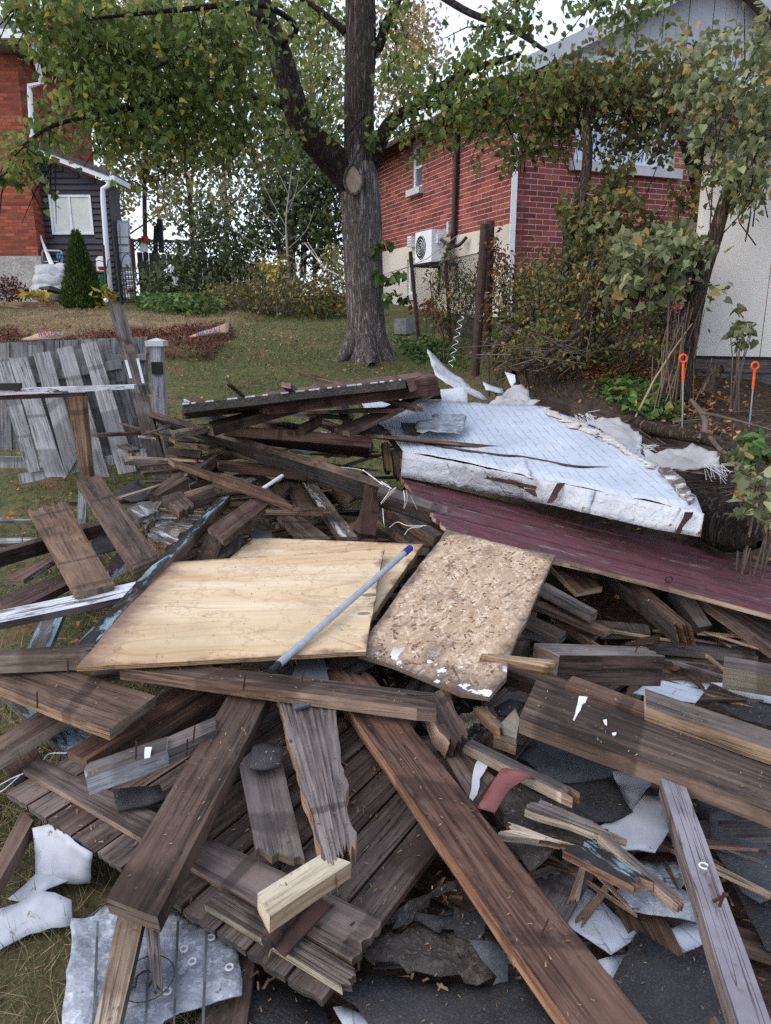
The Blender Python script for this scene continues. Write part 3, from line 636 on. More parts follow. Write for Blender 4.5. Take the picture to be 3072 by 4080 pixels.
# roof: gable toward the yard, ridge running back
pk_s, pk_z = frontpt(DD((1500, -40))[0]); pk_z += .0
OH = .85; half = pk_s+.55; slope = (pk_z-Ze-.15)/pk_s if pk_s > .5 else .4
def rp(s, d, z): return HC+hb*s-ha*(-d)*1+np.array((0, 0, z))
zr = pk_z; zl = pk_z-slope*half
for sgn, nm in ((-1, 'roof'), (1, 'roof')):
    e = pk_s+sgn*half
    A_, B_, C_, D_ = (HC+hb*pk_s-ha*OH+np.array((0, 0, zr)), HC+hb*pk_s+ha*9+np.array((0, 0, zr)), HC+hb*e+ha*9+np.array((0, 0, zl)), HC+hb*e-ha*OH+np.array((0, 0, zl)))
    v = [A_, B_, C_, D_]; dn = np.array((0, 0, -.05)); v8 = v+[q+dn for q in v]
    put(nm, v8, [(0, 1, 2, 3), (7, 6, 5, 4), (0, 4, 5, 1), (1, 5, 6, 2), (2, 6, 7, 3), (3, 7, 4, 0)], M['shingle'], house)
    v9 = [q+dn*1.06 for q in v]+[q+dn*1.5 for q in v]; put('soffit', v9, [(0, 1, 2, 3), (7, 6, 5, 4), (0, 4, 5, 1), (1, 5, 6, 2), (2, 6, 7, 3), (3, 7, 4, 0)], M['soffit'], house)
    f0, f1 = A_-ha*.02, D_-ha*.02; put('fascia', *join([([f0+(0, 0, .02), f1+(0, 0, .02), f1+(0, 0, -.22), f0+(0, 0, -.22), f0-ha*.03+(0, 0, .02), f1-ha*.03+(0, 0, .02), f1-ha*.03+(0, 0, -.22), f0-ha*.03+(0, 0, -.22)], [(0, 1, 2, 3), (7, 6, 5, 4), (0, 4, 5, 1), (1, 5, 6, 2), (2, 6, 7, 3), (3, 7, 4, 0)])]), M['gable'], house)
    g0, g1 = HC+hb*(e+sgn*.05)-ha*OH+np.array((0, 0, zl-.08)), HC+hb*(e+sgn*.05)+ha*9+np.array((0, 0, zl-.08)); put('gutter', *beam_vf(g0, g1, .10, .12), M['white'], house)
gz0 = Ze+.20
nb = 26
for i in range(nb):                              # vertical gable boards under the rakes
    s0 = i*pk_s*2/nb; s1 = s0+pk_s*2/nb-.012; h = lambda s: gz0+max(.02, (pk_z-.12-gz0)*(1-abs(s-pk_s)/pk_s))
    o_ = np.array((.374, -.927, 0))*(.52+.008*(i % 2)); q = [HC+hb*s0+o_+(0, 0, gz0), HC+hb*s1+o_+(0, 0, gz0), HC+hb*s1+o_+(0, 0, h(s1)-gz0+gz0), HC+hb*s0+o_+(0, 0, h(s0))]
    v = q+[k-np.array((.374, -.927, 0))*.04 for k in q]; put('gable_board', v, [(0, 1, 2, 3), (7, 6, 5, 4), (0, 4, 5, 1), (1, 5, 6, 2), (2, 6, 7, 3), (3, 7, 4, 0)], M['gable'], house)
put('soffit', *box_vf(HC+hb*pk_s+np.array((.374, -.927, 0))*.29+(0, 0, Ze+.04), hb*(pk_s+.03), np.array((.374, -.927, 0))*.235, (0, 0, .025)), M['soffit'], house)
put('trim', *beam_vf(HC+hb*-.05+np.array((.374, -.927, 0))*.56+(0, 0, Ze+.12), HC+hb*(pk_s*2+.05)+np.array((.374, -.927, 0))*.56+(0, 0, Ze+.12), .06, .17), M['white'], house)
dpx = HC+np.array((-.05, -.10, 0)); put('downspout', *beam_vf(dpx+(0, 0, fz0), dpx+(0, 0, Ze-.16), .085, .085, up=(0, 1, 0)), M['white'], house)
# drain pipe, heat pump, vent, meter on the side wall
def onside(p, out=0.0): q = W(p, HC+np.array((-.927, -.374, 0))*out, (-.927, -.374, 0)); return q
p_ = [onside(A2(q)[0], .07) for q in ((1241, 700), (1235, 1000), (1222, 1420), (1212, 1480))]; p_.append(p_[-1]+np.array((-.1, 0, -.12)))
put('drain_pipe', *tube_vf(p_, [.05]*5, 10), M['pipe'], house); put('pipe_cap', *tube_vf([p_[0]+(0, 0, .32), p_[0]+(0, 0, -.02)], .062, 10), M['black_iron'], house)
q = onside(A2((1199, 1375))[0], .05); put('meter_box', *box_vf(q, -ha*.04, np.array((-.927, -.374, 0))*.05, (0, 0, .11)), M['stone'], house)
q = onside(B2((970, 97))[0], .08); o = thing('dryer_vent', 'small white hooded dryer vent beside the heat pump', 'vent', q); put('hood', *box_vf(q, -ha*.1, np.array((-.927, -.374, 0))*.06, (0, 0, .11)), M['white'], o)
for k in range(4): put('louvre', *box_vf(q+np.array((-.927, -.374, 0))*.065+(0, 0, -.08+.05*k), -ha*.09, np.array((-.927, -.374, 0))*.012, (0, 0, .008)), M['stone'], o)
n_ = np.array((-.927, -.374, 0)); q = onside(B2((1082, 130))[0], .42)
hp = thing('heat_pump', 'white outdoor heat pump on a black wall bracket', 'heat pump', q)
put('casing', *box_vf(q, -ha*.37, n_*.15, (0, 0, .29)), M['white'], hp); fc = q+n_*.155+ha*.10
put('fan_opening', *tube_vf([fc, fc+n_*.004], .22, 24), M['black_iron'], hp)
put('fan_guard', *join([tube_vf([fc+n_*.012+r_*(math.cos(t)*ha+math.sin(t)*np.array((0, 0, 1.))) for t in np.linspace(0, 2*math.pi, 25)], .005, 4, False) for r_ in (.05, .1, .15, .21)]), M['white'], hp)
put('bracket', *join([beam_vf(q+s*ha*.38-n_*.4+(0, 0, -.325), q+s*ha*.38+n_*.2+(0, 0, -.325), .04, .05) for s in (-1, 1)]+[beam_vf(q+s*ha*.38-n_*.38+(0, 0, -.325), q+s*ha*.38-n_*.38+(0, 0, -.85), .04, .04, (0, 1, 0)) for s in (-1, 1)]+[box_vf(q+(0, 0, -.30), -ha*.44, n_*.19, (0, 0, .008))]), M['black_iron'], hp)
put('valve_cover', *box_vf(q-ha*.385+(0, 0, .12), -ha*.03, n_*.05, (0, 0, .08)), M['white'], hp)
pp = [q-ha*.46+(0, 0, .1), q-ha*.62-n_*.05+(0, 0, .02), q-ha*.75-n_*.2+(0, 0, -.03), q-ha*.86-n_*.33+(0, 0, .12)]; put('insulated_line', *tube_vf(*smooth_path(pp, [.03]*4), 8), M['black'], hp)
# ------------------------------------------------- brick house far left and its dark lean-to
YL = 18.0; pe = V(DD((66, 400))[0], YL); z_el = V(DD((40, 118))[0], YL)[2]; z_fl = V(DD((66, 553))[0], YL)[2]; xl = pe[0]
lh = thing('brick_house', 'orange red brick house on a concrete base at the left edge', 'house', (xl-3, YL, gz(xl, YL)))
brickwork(lh, (xl-5, YL), (1, 0), 5.0, z_fl, z_el, 'brickL', 'mortar2', .215, .072, wallname='front_wall', keep=lambda q: q[0] > xl-1.2)
brickwork(lh, (xl, YL), norm((.10, 1, 0))[:2], 3.2, z_fl, z_el, 'brickL', 'mortar2', .215, .072, wallname='side_wall', nmax=200)
put('foundation', *box_vf((xl-2.49, YL+1.6, (z_fl+1)/2), (2.55, 0, 0), (0, 1.63, 0), (0, 0, (z_fl-1)/2-.003)), M['conc'], lh)
e0 = np.array((xl+.62, YL-.6, z_el+.12))
put('soffit', *box_vf((xl-2.4, YL+1.6, z_el+.05), (3.0, 0, 0), (0, 2.2, 0), (0, 0, .03)), M['soffit'], lh)
put('gutter', *join([beam_vf((xl-5.4, YL-.66, z_el+.17), (xl+.68, YL-.66, z_el+.17), .12, .17), beam_vf((xl+.64, YL-.6, z_el+.17), (xl+.64, YL+3.8, z_el+.17), .12, .17)]), M['white'], lh)
put('roof', [(xl-5.4, YL-.72, z_el+.25), (xl+.72, YL-.72, z_el+.25), (xl+.72, YL+3.8, z_el+.25), (xl-5.4, YL+3.8, z_el+.25), (xl-4, YL+1.5, z_el+1.3), (xl-1.2, YL+1.5, z_el+1.3)], [(0, 1, 5, 4), (1, 2, 5), (2, 3, 4, 5), (3, 0, 4), (3, 2, 1, 0)], M['shingle'], lh)
put('chimney', *box_vf((xl+.1, YL+2.6, z_el+1.0), (.32, 0, 0), (0, .32, 0), (0, 0, 1.2)), M['brickL'], lh)
dp = [V(A1(q)[0], YL-.1) for q in ((245, 480), (250, 500), (175, 520), (180, 560), (195, 850))]; dp[0] = np.array((xl+.6, YL-.5, z_el+.1)); put('downspout', *tube_vf(dp, .055, 8), M['white'], lh)
YD = 18.35
def vd(p): return V(A1(p)[0], YD)
tl, tr, bl_, br_ = vd((205, 905)), vd((690, 1090)), vd((240, 1515)), vd((665, 1515))
lt = thing('lean_to', 'dark plum clad lean-to with white sloping fascia', 'shed', (tl[0], YD, gz(tl[0], YD)))
x0, x1 = tl[0]-.3, tr[0]-.18; zb_ = gz(x0, YD); zt = lambda x: tl[2]+(tr[2]-tl[2])*(x-tl[0])/(tr[0]-tl[0])-.1
wx0, wx1 = vd((290, 1170))[0], vd((545, 1180))[0]; wz0, wz1 = vd((420, 1415))[2], vd((400, 1175))[2]
put('back_wall', [(x0, YD+.05, zb_), (x1, YD+.05, zb_), (x1, YD+.05, zt(x1)), (x0, YD+.05, zt(x0)), (x0, YD+.8, zb_), (x1, YD+.8, zb_), (x1, YD+.8, zt(x1)), (x0, YD+.8, zt(x0))], [(0, 1, 2, 3), (7, 6, 5, 4), (0, 4, 5, 1), (1, 5, 6, 2), (2, 6, 7, 3), (3, 7, 4, 0)], M['darksiding'], lt)
z = zb_
while z < tl[2]:
    xr = x1 if z+.13 < zt(x1) else x0+(zt(x0)-z-.13)/(zt(x0)-zt(x1))*(x1-x0)
    segs = [(x0, xr)]
    if z+.12 > wz0 and z < wz1: segs = [(x0, wx0), (wx1, xr)]
    for a, b in segs:
        if b-a > .08:
            v = [(a, YD+.045, z+.127), (b, YD+.045, z+.127), (b, YD-.0, z), (a, YD-.0, z), (a, YD+.05, z), (b, YD+.05, z)]; put('clapboard', v, [(3, 2, 1, 0), (4, 5, 2, 3)], M['darksiding'], lt)
    z += .13
frame_window(lt, (0, YD-.04), (1, 0), wx0, wx1, wz0, wz1, gm='glassp', fw=.05, mull=((wx0*.52+wx1*.48),))
put('fascia', *beam_vf((tl[0]-.2, YD-.25, zt(tl[0]-.2)+.14), (tr[0], YD-.25, zt(tr[0])+.14), .05, .2), M['white'], lt)
put('roof', [(tl[0]-.3, YD-.3, zt(tl[0]-.3)+.25), (tr[0], YD-.3, zt(tr[0])+.25), (tr[0], YD+.8, zt(tr[0])+.25), (tl[0]-.3, YD+.8, zt(tl[0]-.3)+.25), (tl[0]-.3, YD-.3, zt(tl[0]-.3)+.14), (tr[0], YD-.3, zt(tr[0])+.14), (tr[0], YD+.8, zt(tr[0])+.14), (tl[0]-.3, YD+.8, zt(tl[0]-.3)+.14)], [(0, 1, 2, 3), (7, 6, 5, 4), (0, 4, 5, 1), (1, 5, 6, 2), (2, 6, 7, 3), (3, 7, 4, 0)], M['shingle'], lt)
put('gutter', *beam_vf((tr[0]+.05, YD-.3, zt(tr[0])+.1), (tr[0]+.05, YD+.8, zt(tr[0])+.1), .1, .12), M['white'], lt)
dd = [vd(q)-np.array((0, .2, 0)) for q in ((678, 1100), (672, 1130), (640, 1150), (640, 1200), (662, 1510))]; dd.append(dd[-1]-(0, 0, .9)); put('downspout', *tube_vf(dd, .06, 8), M['white'], lt)
# ------------------------------------------------- pale garden shed at the right edge
s0, s1 = G(DD((1484, 778))[0]), None
SY = 7.2; c0 = V(DD((1488, 768))[0], SY); zb2 = c0[2]; ang = .30
# its wall runs toward the camera as it goes right
d_ = norm((math.cos(.42), -math.sin(.42), 0)); shed = thing('garden_shed', 'cream panelled shed on grey sleepers at the right edge', 'shed', (c0[0], c0[1], zb2-.25))
n2 = np.array((d_[1], -d_[0], 0)); 
if n2[1] > 0: n2 = -n2
ztop = V(DD((1530, 440))[0], SY)[2]
for i in range(5):
    a = c0+d_*(i*.61); b = c0+d_*(i*.61+.604); v = []
    put('wall_panel', *box_vf((a+b)/2*(1, 1, 0)+np.array((0, 0, (zb2+ztop+.5)/2)), (b-a)/2, n2*(.02+.002*(i % 2)), (0, 0, (ztop+.5-zb2)/2)), M['cladding'], shed)
put('side_panel', *box_vf(c0-n2*.9-d_*.02+np.array((0, 0, (ztop+.5-zb2)/2)), d_*.02, n2*.9, (0, 0, (ztop+.5-zb2)/2)), M['cladding'], shed)
put('skirting', *beam_vf(c0-n2*.015+(0, 0, -.012), c0+d_*3-n2*.015+(0, 0, -.012), .03, .022), M['black'], shed)
for k in range(2): board3('sleeper', [c0-d_*.1+n2*.05+(0, 0, -.03-.125*k), c0+d_*3+n2*.05+(0, 0, -.03-.125*k), c0+d_*3+n2*.052+(0, 0, -.145-.125*k), c0-d_*.1+n2*.052+(0, 0, -.145-.125*k)], .08, ('oldfence',)*3, parent=shed)
put('roof', *box_vf(c0+d_*1.5-n2*.9+(0, 0, ztop+.55-zb2), d_*1.75, n2*1.15, (0, 0, .05)), M['shingle'], shed)
# ------------------------------------------------- grey board fence panel leaning in the left yard
fp = thing('picket_fence', 'leaning grey picket fence panel with staggered boards', 'fence', G(DD((150, 1062))[0]))
FT = plane3  # the leaning panel: a plane through its lower edge tilting away
def fpl(p, off=0.0): return W(p, np.array((-2.5, 6.35+off, .2)), norm((.12, -1, .0)))
def slat(tl, tr, br, bl, off, th=.022, mat='grey', nm='slat', par=None):
    q = [fpl(p, off+.10*(1-(p[1]-1300)/700)) for p in (tl, bl, br, tr)]; return board3(nm, q, th, mats3(mat), parent=par or fp)
S = [(55, 805, 160, 790, 400, 1515, 275, 1515), (200, 770, 300, 757, 480, 1380, 400, 1515), (343, 742, 435, 722, 660, 1515, 570, 1515), (487, 712, 580, 692, 825, 1480, 715, 1500), (-40, 830, 55, 812, 245, 1480, 165, 1490)]
for a in S: slat(*B1((a[0], a[1]), (a[2], a[3]), (a[4], a[5]), (a[6], a[7])), -.05)
for a in ((160, 790, 200, 784, 420, 1400, 350, 1400), (300, 762, 350, 752, 540, 1400, 470, 1400), (440, 728, 495, 718, 690, 1400, 620, 1400), (585, 695, 655, 685, 880, 1500, 800, 1500), (675, 870, 730, 862, 870, 1340, 815, 1350), (0, 822, 60, 812, 170, 1200, 110, 1200)):
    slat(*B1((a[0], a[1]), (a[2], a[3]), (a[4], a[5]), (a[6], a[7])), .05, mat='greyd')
slat(*B1((0, 935), (725, 800), (735, 860), (0, 985)), .0, .035, nm='rail'); slat(*B1((110, 1500), (885, 1340), (890, 1395), (120, 1560)), .0, .035, nm='rail')
f2 = thing('fence', 'upright grey board fence section behind the leaning panel', 'fence', G(DD((60, 1010))[0])+np.array((0, .35, 0)))
for i, (a, b) in enumerate(((-70, 55), (62, 165), (170, 262), (268, 358), (364, 470), (474, 560), (566, 662), (668, 760), (765, 885))):
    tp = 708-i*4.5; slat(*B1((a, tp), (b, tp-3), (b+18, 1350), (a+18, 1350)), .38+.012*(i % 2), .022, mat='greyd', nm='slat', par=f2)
slat(*B1((-70, 1390), (320, 1400), (320, 1460), (-70, 1460)), .34, .04, nm='rail', par=f2)
slat(*B1((-70, 800), (880, 770), (880, 810), (-70, 850)), .34, .04, nm='rail', par=f2)
pt = thing('fence_post', 'short grey fence post with flat cap and black latch', 'post', G(DD((352, 1040))[0]))
P_ = [V(p, 6.3) for p in B1((900, 725), (968, 725), (1010, 1460), (930, 1460))]; xw = (P_[1]-P_[0])/2
board3('shaft', [P_[0], P_[3], P_[2], P_[1]], .11, ('grey',)*3, parent=pt)
cc = (P_[0]+P_[1])/2+np.array((0, .055, .02)); put('cap', *join([box_vf(cc, (.075, 0, 0), (0, .075, 0), (0, 0, .022)), ([cc+(sx*.065, sy*.065, .022) for sx, sy in ((-1, -1), (1, -1), (1, 1), (-1, 1))]+[cc+(0, 0, .045)], [(0, 1, 4), (1, 2, 4), (2, 3, 4), (3, 0, 4)])]), M['stone'], pt)
q = V(B1((949, 858))[0], 6.285); put('latch', *box_vf(q, (.042, 0, 0), (0, .02, 0), (0, 0, .05)), M['black'], pt)
# leaning post with blocks
lp = thing('leaning_post', 'tall brown post leaning against the fence with two nailed blocks', 'post', V(B1((980, 1515))[0], 5.9))
board3('shaft', [V(p, y) for p, y in zip(B1((645, 448), (925, 1530), (1022, 1530), (735, 485)), (6.3, 5.9, 5.9, 6.3))], .09, ('greyb', 'tan', 'endg'), jag=(.01, 0), parent=lp)
board3('cleat', [V(p, 6.0) for p in B1((742, 720), (762, 775), (835, 772), (820, 712))], .05, ('greyb',)*3, parent=lp); board3('cleat', [V(p, 5.85) for p in B1((835, 965), (850, 1020), (900, 1016), (880, 958))], .05, ('greyb',)*3, parent=lp)
for q in ((760, 810, 790, 920), (830, 800, 865, 950)): a, b = B1((q[0], q[1]), (q[2], q[3])); put('paint_mark', *beam_vf(V(a, 6.02), V(b, 5.95), .018, .006), M['splashw'], lp)
put('paint_mark', *tube_vf([V(B1((633, 452))[0], 6.28), V(B1((646, 446))[0], 6.28)], .02, 6), M['splashw'], lp)
# saw horse: rail on a golden post
sh = thing('gate_frame', 'horizontal white edged rail on a golden timber post before the fence', 'gate', G(DD((185, 1120))[0]))
board3('rail', [V(p, 4.9) for p in B1((-80, 985), (828, 955), (828, 980), (-80, 1022))], .06, ('whitep', 'whitep', 'grey'), parent=sh)
board3('rail', [V(p, 4.93) for p in B1((-80, 1024), (520, 1004), (522, 1024), (-80, 1052))], .05, ('maroon',)*3, parent=sh)
board3('post', [V(p, 5.0) for p in B1((402, 1035), (515, 1700), (560, 1700), (495, 1030))], .085, ('post',)*3, parent=sh)
board3('leg', [V(p, 4.7) for p in C1((475, 215), (462, 440), (515, 430), (520, 290))], .05, ('grey',)*3, parent=sh)
q = V(B1((52, 970))[0], 4.85); put('hinge', *box_vf(q, (.08, 0, 0), (0, .02, 0), (0, 0, .022)), M['black_iron'], sh)
# ------------------------------------------------- raised bed and mulch edge
zt_ = V(DD((100, 652))[0], 16.0)[2]
board3('bed_edging', [V(p, 16.0) for p in B1((-60, 458), (398, 462), (396, 518), (-60, 478))], .10, ('orange', 'tan', 'endg')); tag(bpy.context.scene.objects['bed_edging'], 'low tan timber edging of the raised bed by the brick house', 'edging')
cd = thing('cedar_shrub', 'narrow conical green cedar in front of the dark lean-to', 'shrub', V(DD((180, 668))[0], 15.5))
cb = np.array(cd.location); hgt = V(DD((178, 500))[0], 15.5)[2]-cb[2]
put('trunk', *tube_vf([cb-(0, 0, .1), cb+(0, 0, hgt*.9)], [.05, .01], 6), M['barkbrown'], cd)
n = 9000; t = RNG.beta(1.0, 1.5, n); r = (.40*(1-t)**.8+.03)*np.clip(t*7+.75, 0, 1)*np.sqrt(RNG.uniform(.35, 1, n)); a = RNG.uniform(0, 6.283, n); r *= 1+.12*np.sin(a*5+t*14)
ps = np.stack([np.cos(a)*r, np.sin(a)*r, t*hgt], 1)+cb; leafcloud('foliage', ps, .075, 'cedar', 'oval', cd, dirs=np.stack([np.cos(a)*.5, np.sin(a)*.5, np.ones(n)], 1)+RNG.normal(0, .25, (n, 3)), aspect=.5)
# mulch, straw, grass
def scatter(n, x0, x1, y0, y1): return RNG.uniform(x0, x1, n), RNG.uniform(y0, y1, n)
mul = lambda x, y: y < 11.75+.45*np.sin(x*1.7+.6)+.3*np.sin(x*4.1)+.15*np.sin(x*9.3)
x, y = scatter(30000, -8.5, -2.35, 10.2, 12.7); k = mul(x, y); x, y = x[k], y[k]; p = np.stack([x, y, gz(x, y)+RNG.uniform(0, .07, len(x))], 1)
p[:, 2] += .03*np.maximum(0, np.sin(x*1.7+.6)); leafcloud('red_mulch', p, .06, 'mulch', 'blade', aspect=.28, flat=.85, droop=0); tag(SC.objects['red_mulch'], 'red shredded mulch spilling over the bed edge', 'mulch')
x, y = scatter(32000, -8.5, -2.25, 10.5, 15.2); k = ~mul(x, y) | (RNG.uniform(0, 1, len(x)) < .12+.3*(np.sin(x*3.1+y*2)*np.sin(y*4+x) > .55)); x, y = x[k], y[k]; p = np.stack([x, y, gz(x, y)], 1); leafcloud('dry_grass', p, .085, 'straw', 'blade', aspect=.07, droop=-.35); tag(SC.objects['dry_grass'], 'straw coloured dead grass over the raised bed', 'grass')
x, y = scatter(110000, -6.5, 3.2, 6.3, 15.5); k = (x < 1.3+.5*np.sin(y*3)) & ~((x < -2.5) & (y > 10.4)) & (RNG.uniform(0, 1, len(x)) < .55+.45*np.sin(x*2.3+y)*np.sin(y*1.9)); x, y = x[k], y[k]
leafcloud('lawn_grass', np.stack([x, y, gz(x, y)-.01], 1), .075, 'grass', 'blade', aspect=.09, droop=-.8); tag(SC.objects['lawn_grass'], 'short patchy lawn sloping up behind the rubble', 'grass')
x, y = scatter(16000, -3.0, -.35, 1.4, 6.2); k = (x < -.30*y-.15+.35*RNG.normal(0, 1, len(x))*.5); x, y = x[k], y[k]
leafcloud('rough_grass', np.stack([x, y, gz(x, y)-.01], 1), .10, 'grass', 'blade', aspect=.05, droop=-.55); tag(SC.objects['rough_grass'], 'rough green grass along the left side of the rubble', 'grass')
x, y = scatter(10000, -1.7, -.42, 1.25, 2.7); k = x < -.38*y+.1; x, y = x[k], y[k]; leafcloud('near_grass', np.stack([x, y, gz(x, y)-.01], 1), .085, 'grass', 'blade', aspect=.045, droop=-.35); tag(SC.objects['near_grass'], 'matted grass at the lower left corner around the white metal', 'grass')
x, y = scatter(15000, -3.0, -.35, 1.3, 6.2); k = (x < -.30*y-.1); x, y = x[k], y[k]
leafcloud('straw_litter', np.stack([x, y, gz(x, y)+.01], 1), .11, 'straw', 'blade', aspect=.022, droop=-.12); tag(SC.objects['straw_litter'], 'dead straw lying among the grass at the left', 'straw')
x, y = scatter(5600, -6, 4.2, 1.4, 12.5); k = (y > 2.8) | (RNG.uniform(0, 1, len(x)) < .3); x, y = x[k], y[k]; p = np.stack([x, y, gz(x, y)+.03], 1); leafcloud('fallen_leaves', p, .045, 'deadleaf', 'oval', flat=.5, droop=.0, aspect=1.3); tag(SC.objects['fallen_leaves'], 'brown fallen leaves scattered over lawn and soil', 'leaves')
x, y = scatter(9000, -8.5, -2.25, 11.0, 15.5); leafcloud('bed_grass', np.stack([x, y, gz(x, y)-.01], 1), .09, 'grass', 'blade', aspect=.07, droop=-.6); tag(SC.objects['bed_grass'], 'thin green grass coming through the straw of the raised bed', 'grass')
x, y = scatter(9000, -1.7, -.42, 1.25, 2.9); k = x < -.38*y+.1; x, y = x[k], y[k]; leafcloud('near_straw', np.stack([x, y, gz(x, y)], 1), .10, 'straw', 'blade', aspect=.025, droop=-.2); tag(SC.objects['near_straw'], 'dry straw matted into the grass at the lower left corner', 'straw')
x, y = scatter(14000, -3.2, 2.6, 6.5, 14); k = (np.sin(x*2.9+1)*np.sin(y*2.3+x) > -.1); x, y = x[k], y[k]; leafcloud('lawn_thatch', np.stack([x, y, gz(x, y)], 1), .07, 'straw', 'blade', aspect=.06, droop=-.3); tag(SC.objects['lawn_thatch'], 'faded yellow thatch in patches over the lawn', 'grass')
# paper mulch sacks
def sack(px, y, lab, words):
    o = thing('mulch_sack', lab, 'sack', V(px[0], y)); P = [V(p, y) for p in px]
    P = [q+np.array((0, .12*i2, 0)) for q, i2 in zip(P, (0, 0, 1, 1))] if len(P) == 4 else P
    sheet3('paper', P, ['paper'], .02, L=.12, wave=.02, parent=o, jag=.02)
    for (txt, a, b, hgt, mt) in words:
        cu = bpy.data.curves.new('lettering', 'FONT'); cu.body = txt; cu.size = hgt; cu.align_x = 'LEFT'; cu.extrude = .002
        A, B = V(a, y-.03), V(b, y-.03); to = bpy.data.objects.new('lettering', cu); COL.objects.link(to); ux = norm(B-A)
        to.parent = o; to.location = Vector(A)-o.location; to.rotation_euler = (math.radians(75), -math.atan2(ux[2], ux[0])*1, 0); cu.materials.append(M[mt])
        bpy.context.view_layer.update(); wd = to.dimensions.x; to.scale = (np.linalg.norm(B-A)/max(wd, .01), 1, 1); bpy.context.view_layer.update(); me = bpy.data.meshes.new_from_object(to.evaluated_get(bpy.context.evaluated_depsgraph_get())); t2 = bpy.data.objects.new('lettering', me); COL.objects.link(t2); t2.parent = o; t2.location, t2.rotation_euler, t2.scale = to.location, to.rotation_euler, to.scale; bpy.data.objects.remove(to); t2.name = 'lettering'
sack(B1((120, 688), (375, 676), (370, 640), (235, 635)), 10.15, 'paper mulch sack printed in red and blue at the bed edge', [('WHOLESALE', B1((232, 672))[0], B1((370, 664))[0], .11, 'navy'), ('MULCH', B1((245, 655))[0], B1((325, 652))[0], .09, 'printred')])
sack(B1((1140, 668), (1375, 640), (1370, 580), (1230, 630)), 10.2, 'torn paper mulch sack with blue print under red mulch', [('WHOLESALE', B1((1180, 668))[0], B1((1335, 640))[0], .10, 'navy')])
tag(sheet3('crumpled_paper', [V(p, 10.5) for p in B1((765, 570), (800, 570), (900, 605), (850, 620), (780, 612))], ['paper'], .01, L=.1, wave=.06, jag=.02), 'crumpled brown paper lying behind the leaning post', 'paper')
# ------------------------------------------------- the big tree
TB = G(DD((790, 775))[0]); TB = np.array((TB[0], 10.4, gz(TB[0], 10.4)))
tree = thing('linden_tree', 'large lawn tree with thick grey trunk and pale pruning scar', 'tree', TB)
YT = 10.4
def tv(x, y, Y=YT): return V(DD((x, y))[0], Y)
def limb(name, pts, rad, mat, parent, sides=20, bump=.0, m=6):
    P, R = smooth_path(pts, rad, m); V_, F_ = tube_vf(P, R, sides, False)
    if bump:
        for i in range(len(V_)):
            r_ = R[i//sides]; c_ = P[i//sides]; d = V_[i]-c_; k = i % sides
            V_[i] = c_+d*(1+bump*(mnoise.noise((k*1.9, c_[2]*1.1, 2))+.7*mnoise.noise((k*.7, c_[2]*.5+4, 8))))
    o = put(name, V_, F_, M[mat], parent, smooth=True); return o
k = 1600/10.4*1.02
limb('trunk', [tv(796, 812), tv(795, 770), tv(792, 720), tv(786, 600), tv(782, 480), tv(777, 405), tv(776, 360), tv(776, 320)], [x/k for x in (62, 48, 40, 40, 41, 40, 35, 31)], 'bark', tree, 40, .055, 8)
limb('upper_trunk', [tv(776, 352), tv(776, 300), tv(776, 200), tv(780, 90), tv(778, -40), tv(770, -400)], [x/k for x in (34.5, 30.5, 29.5, 29.5, 28, 19)], 'barkshaded', tree, 32, .055, 8)
for a_, r_ in ((.3, .5), (1.3, .45), (2.6, .5), (3.7, .45), (4.9, .5), (5.7, .42)):   # root flare
    limb('root', [TB+np.array((math.cos(a_)*.16, math.sin(a_)*.16, .30)), TB+np.array((math.cos(a_)*.30, math.sin(a_)*.30, .07)), TB+np.array((math.cos(a_)*r_, math.sin(a_)*r_, -.08))], [.13, .09, .05], 'bark', tree, 10)
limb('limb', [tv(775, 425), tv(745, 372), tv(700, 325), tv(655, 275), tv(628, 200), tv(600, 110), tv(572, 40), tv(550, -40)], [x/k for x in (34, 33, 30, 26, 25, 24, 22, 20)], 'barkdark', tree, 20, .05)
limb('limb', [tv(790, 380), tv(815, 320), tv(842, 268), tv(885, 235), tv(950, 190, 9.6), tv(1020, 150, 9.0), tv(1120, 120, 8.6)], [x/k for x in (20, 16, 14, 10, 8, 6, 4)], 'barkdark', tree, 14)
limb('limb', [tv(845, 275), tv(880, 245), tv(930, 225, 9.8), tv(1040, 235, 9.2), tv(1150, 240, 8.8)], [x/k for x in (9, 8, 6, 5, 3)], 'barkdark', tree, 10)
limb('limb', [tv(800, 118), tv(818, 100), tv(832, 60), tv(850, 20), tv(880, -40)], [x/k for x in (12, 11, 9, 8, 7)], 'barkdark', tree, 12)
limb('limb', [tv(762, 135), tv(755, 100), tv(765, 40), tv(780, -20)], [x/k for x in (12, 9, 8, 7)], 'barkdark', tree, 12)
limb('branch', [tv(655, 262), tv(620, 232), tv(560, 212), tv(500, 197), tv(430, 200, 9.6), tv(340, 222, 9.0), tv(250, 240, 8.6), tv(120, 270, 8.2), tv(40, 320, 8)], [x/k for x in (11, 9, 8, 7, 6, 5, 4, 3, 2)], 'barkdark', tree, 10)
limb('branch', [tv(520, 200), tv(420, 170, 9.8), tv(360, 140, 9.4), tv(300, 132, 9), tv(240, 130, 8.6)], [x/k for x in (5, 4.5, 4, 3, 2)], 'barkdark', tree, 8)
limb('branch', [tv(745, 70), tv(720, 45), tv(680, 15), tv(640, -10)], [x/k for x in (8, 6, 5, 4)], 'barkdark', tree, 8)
limb('branch', [tv(590, 60), tv(540, 30, 9.8), tv(470, 60, 9.2), tv(400, 110, 8.8), tv(330, 150, 8.4)], [x/k for x in (6, 5, 4, 3, 2)], 'barkdark', tree, 8)
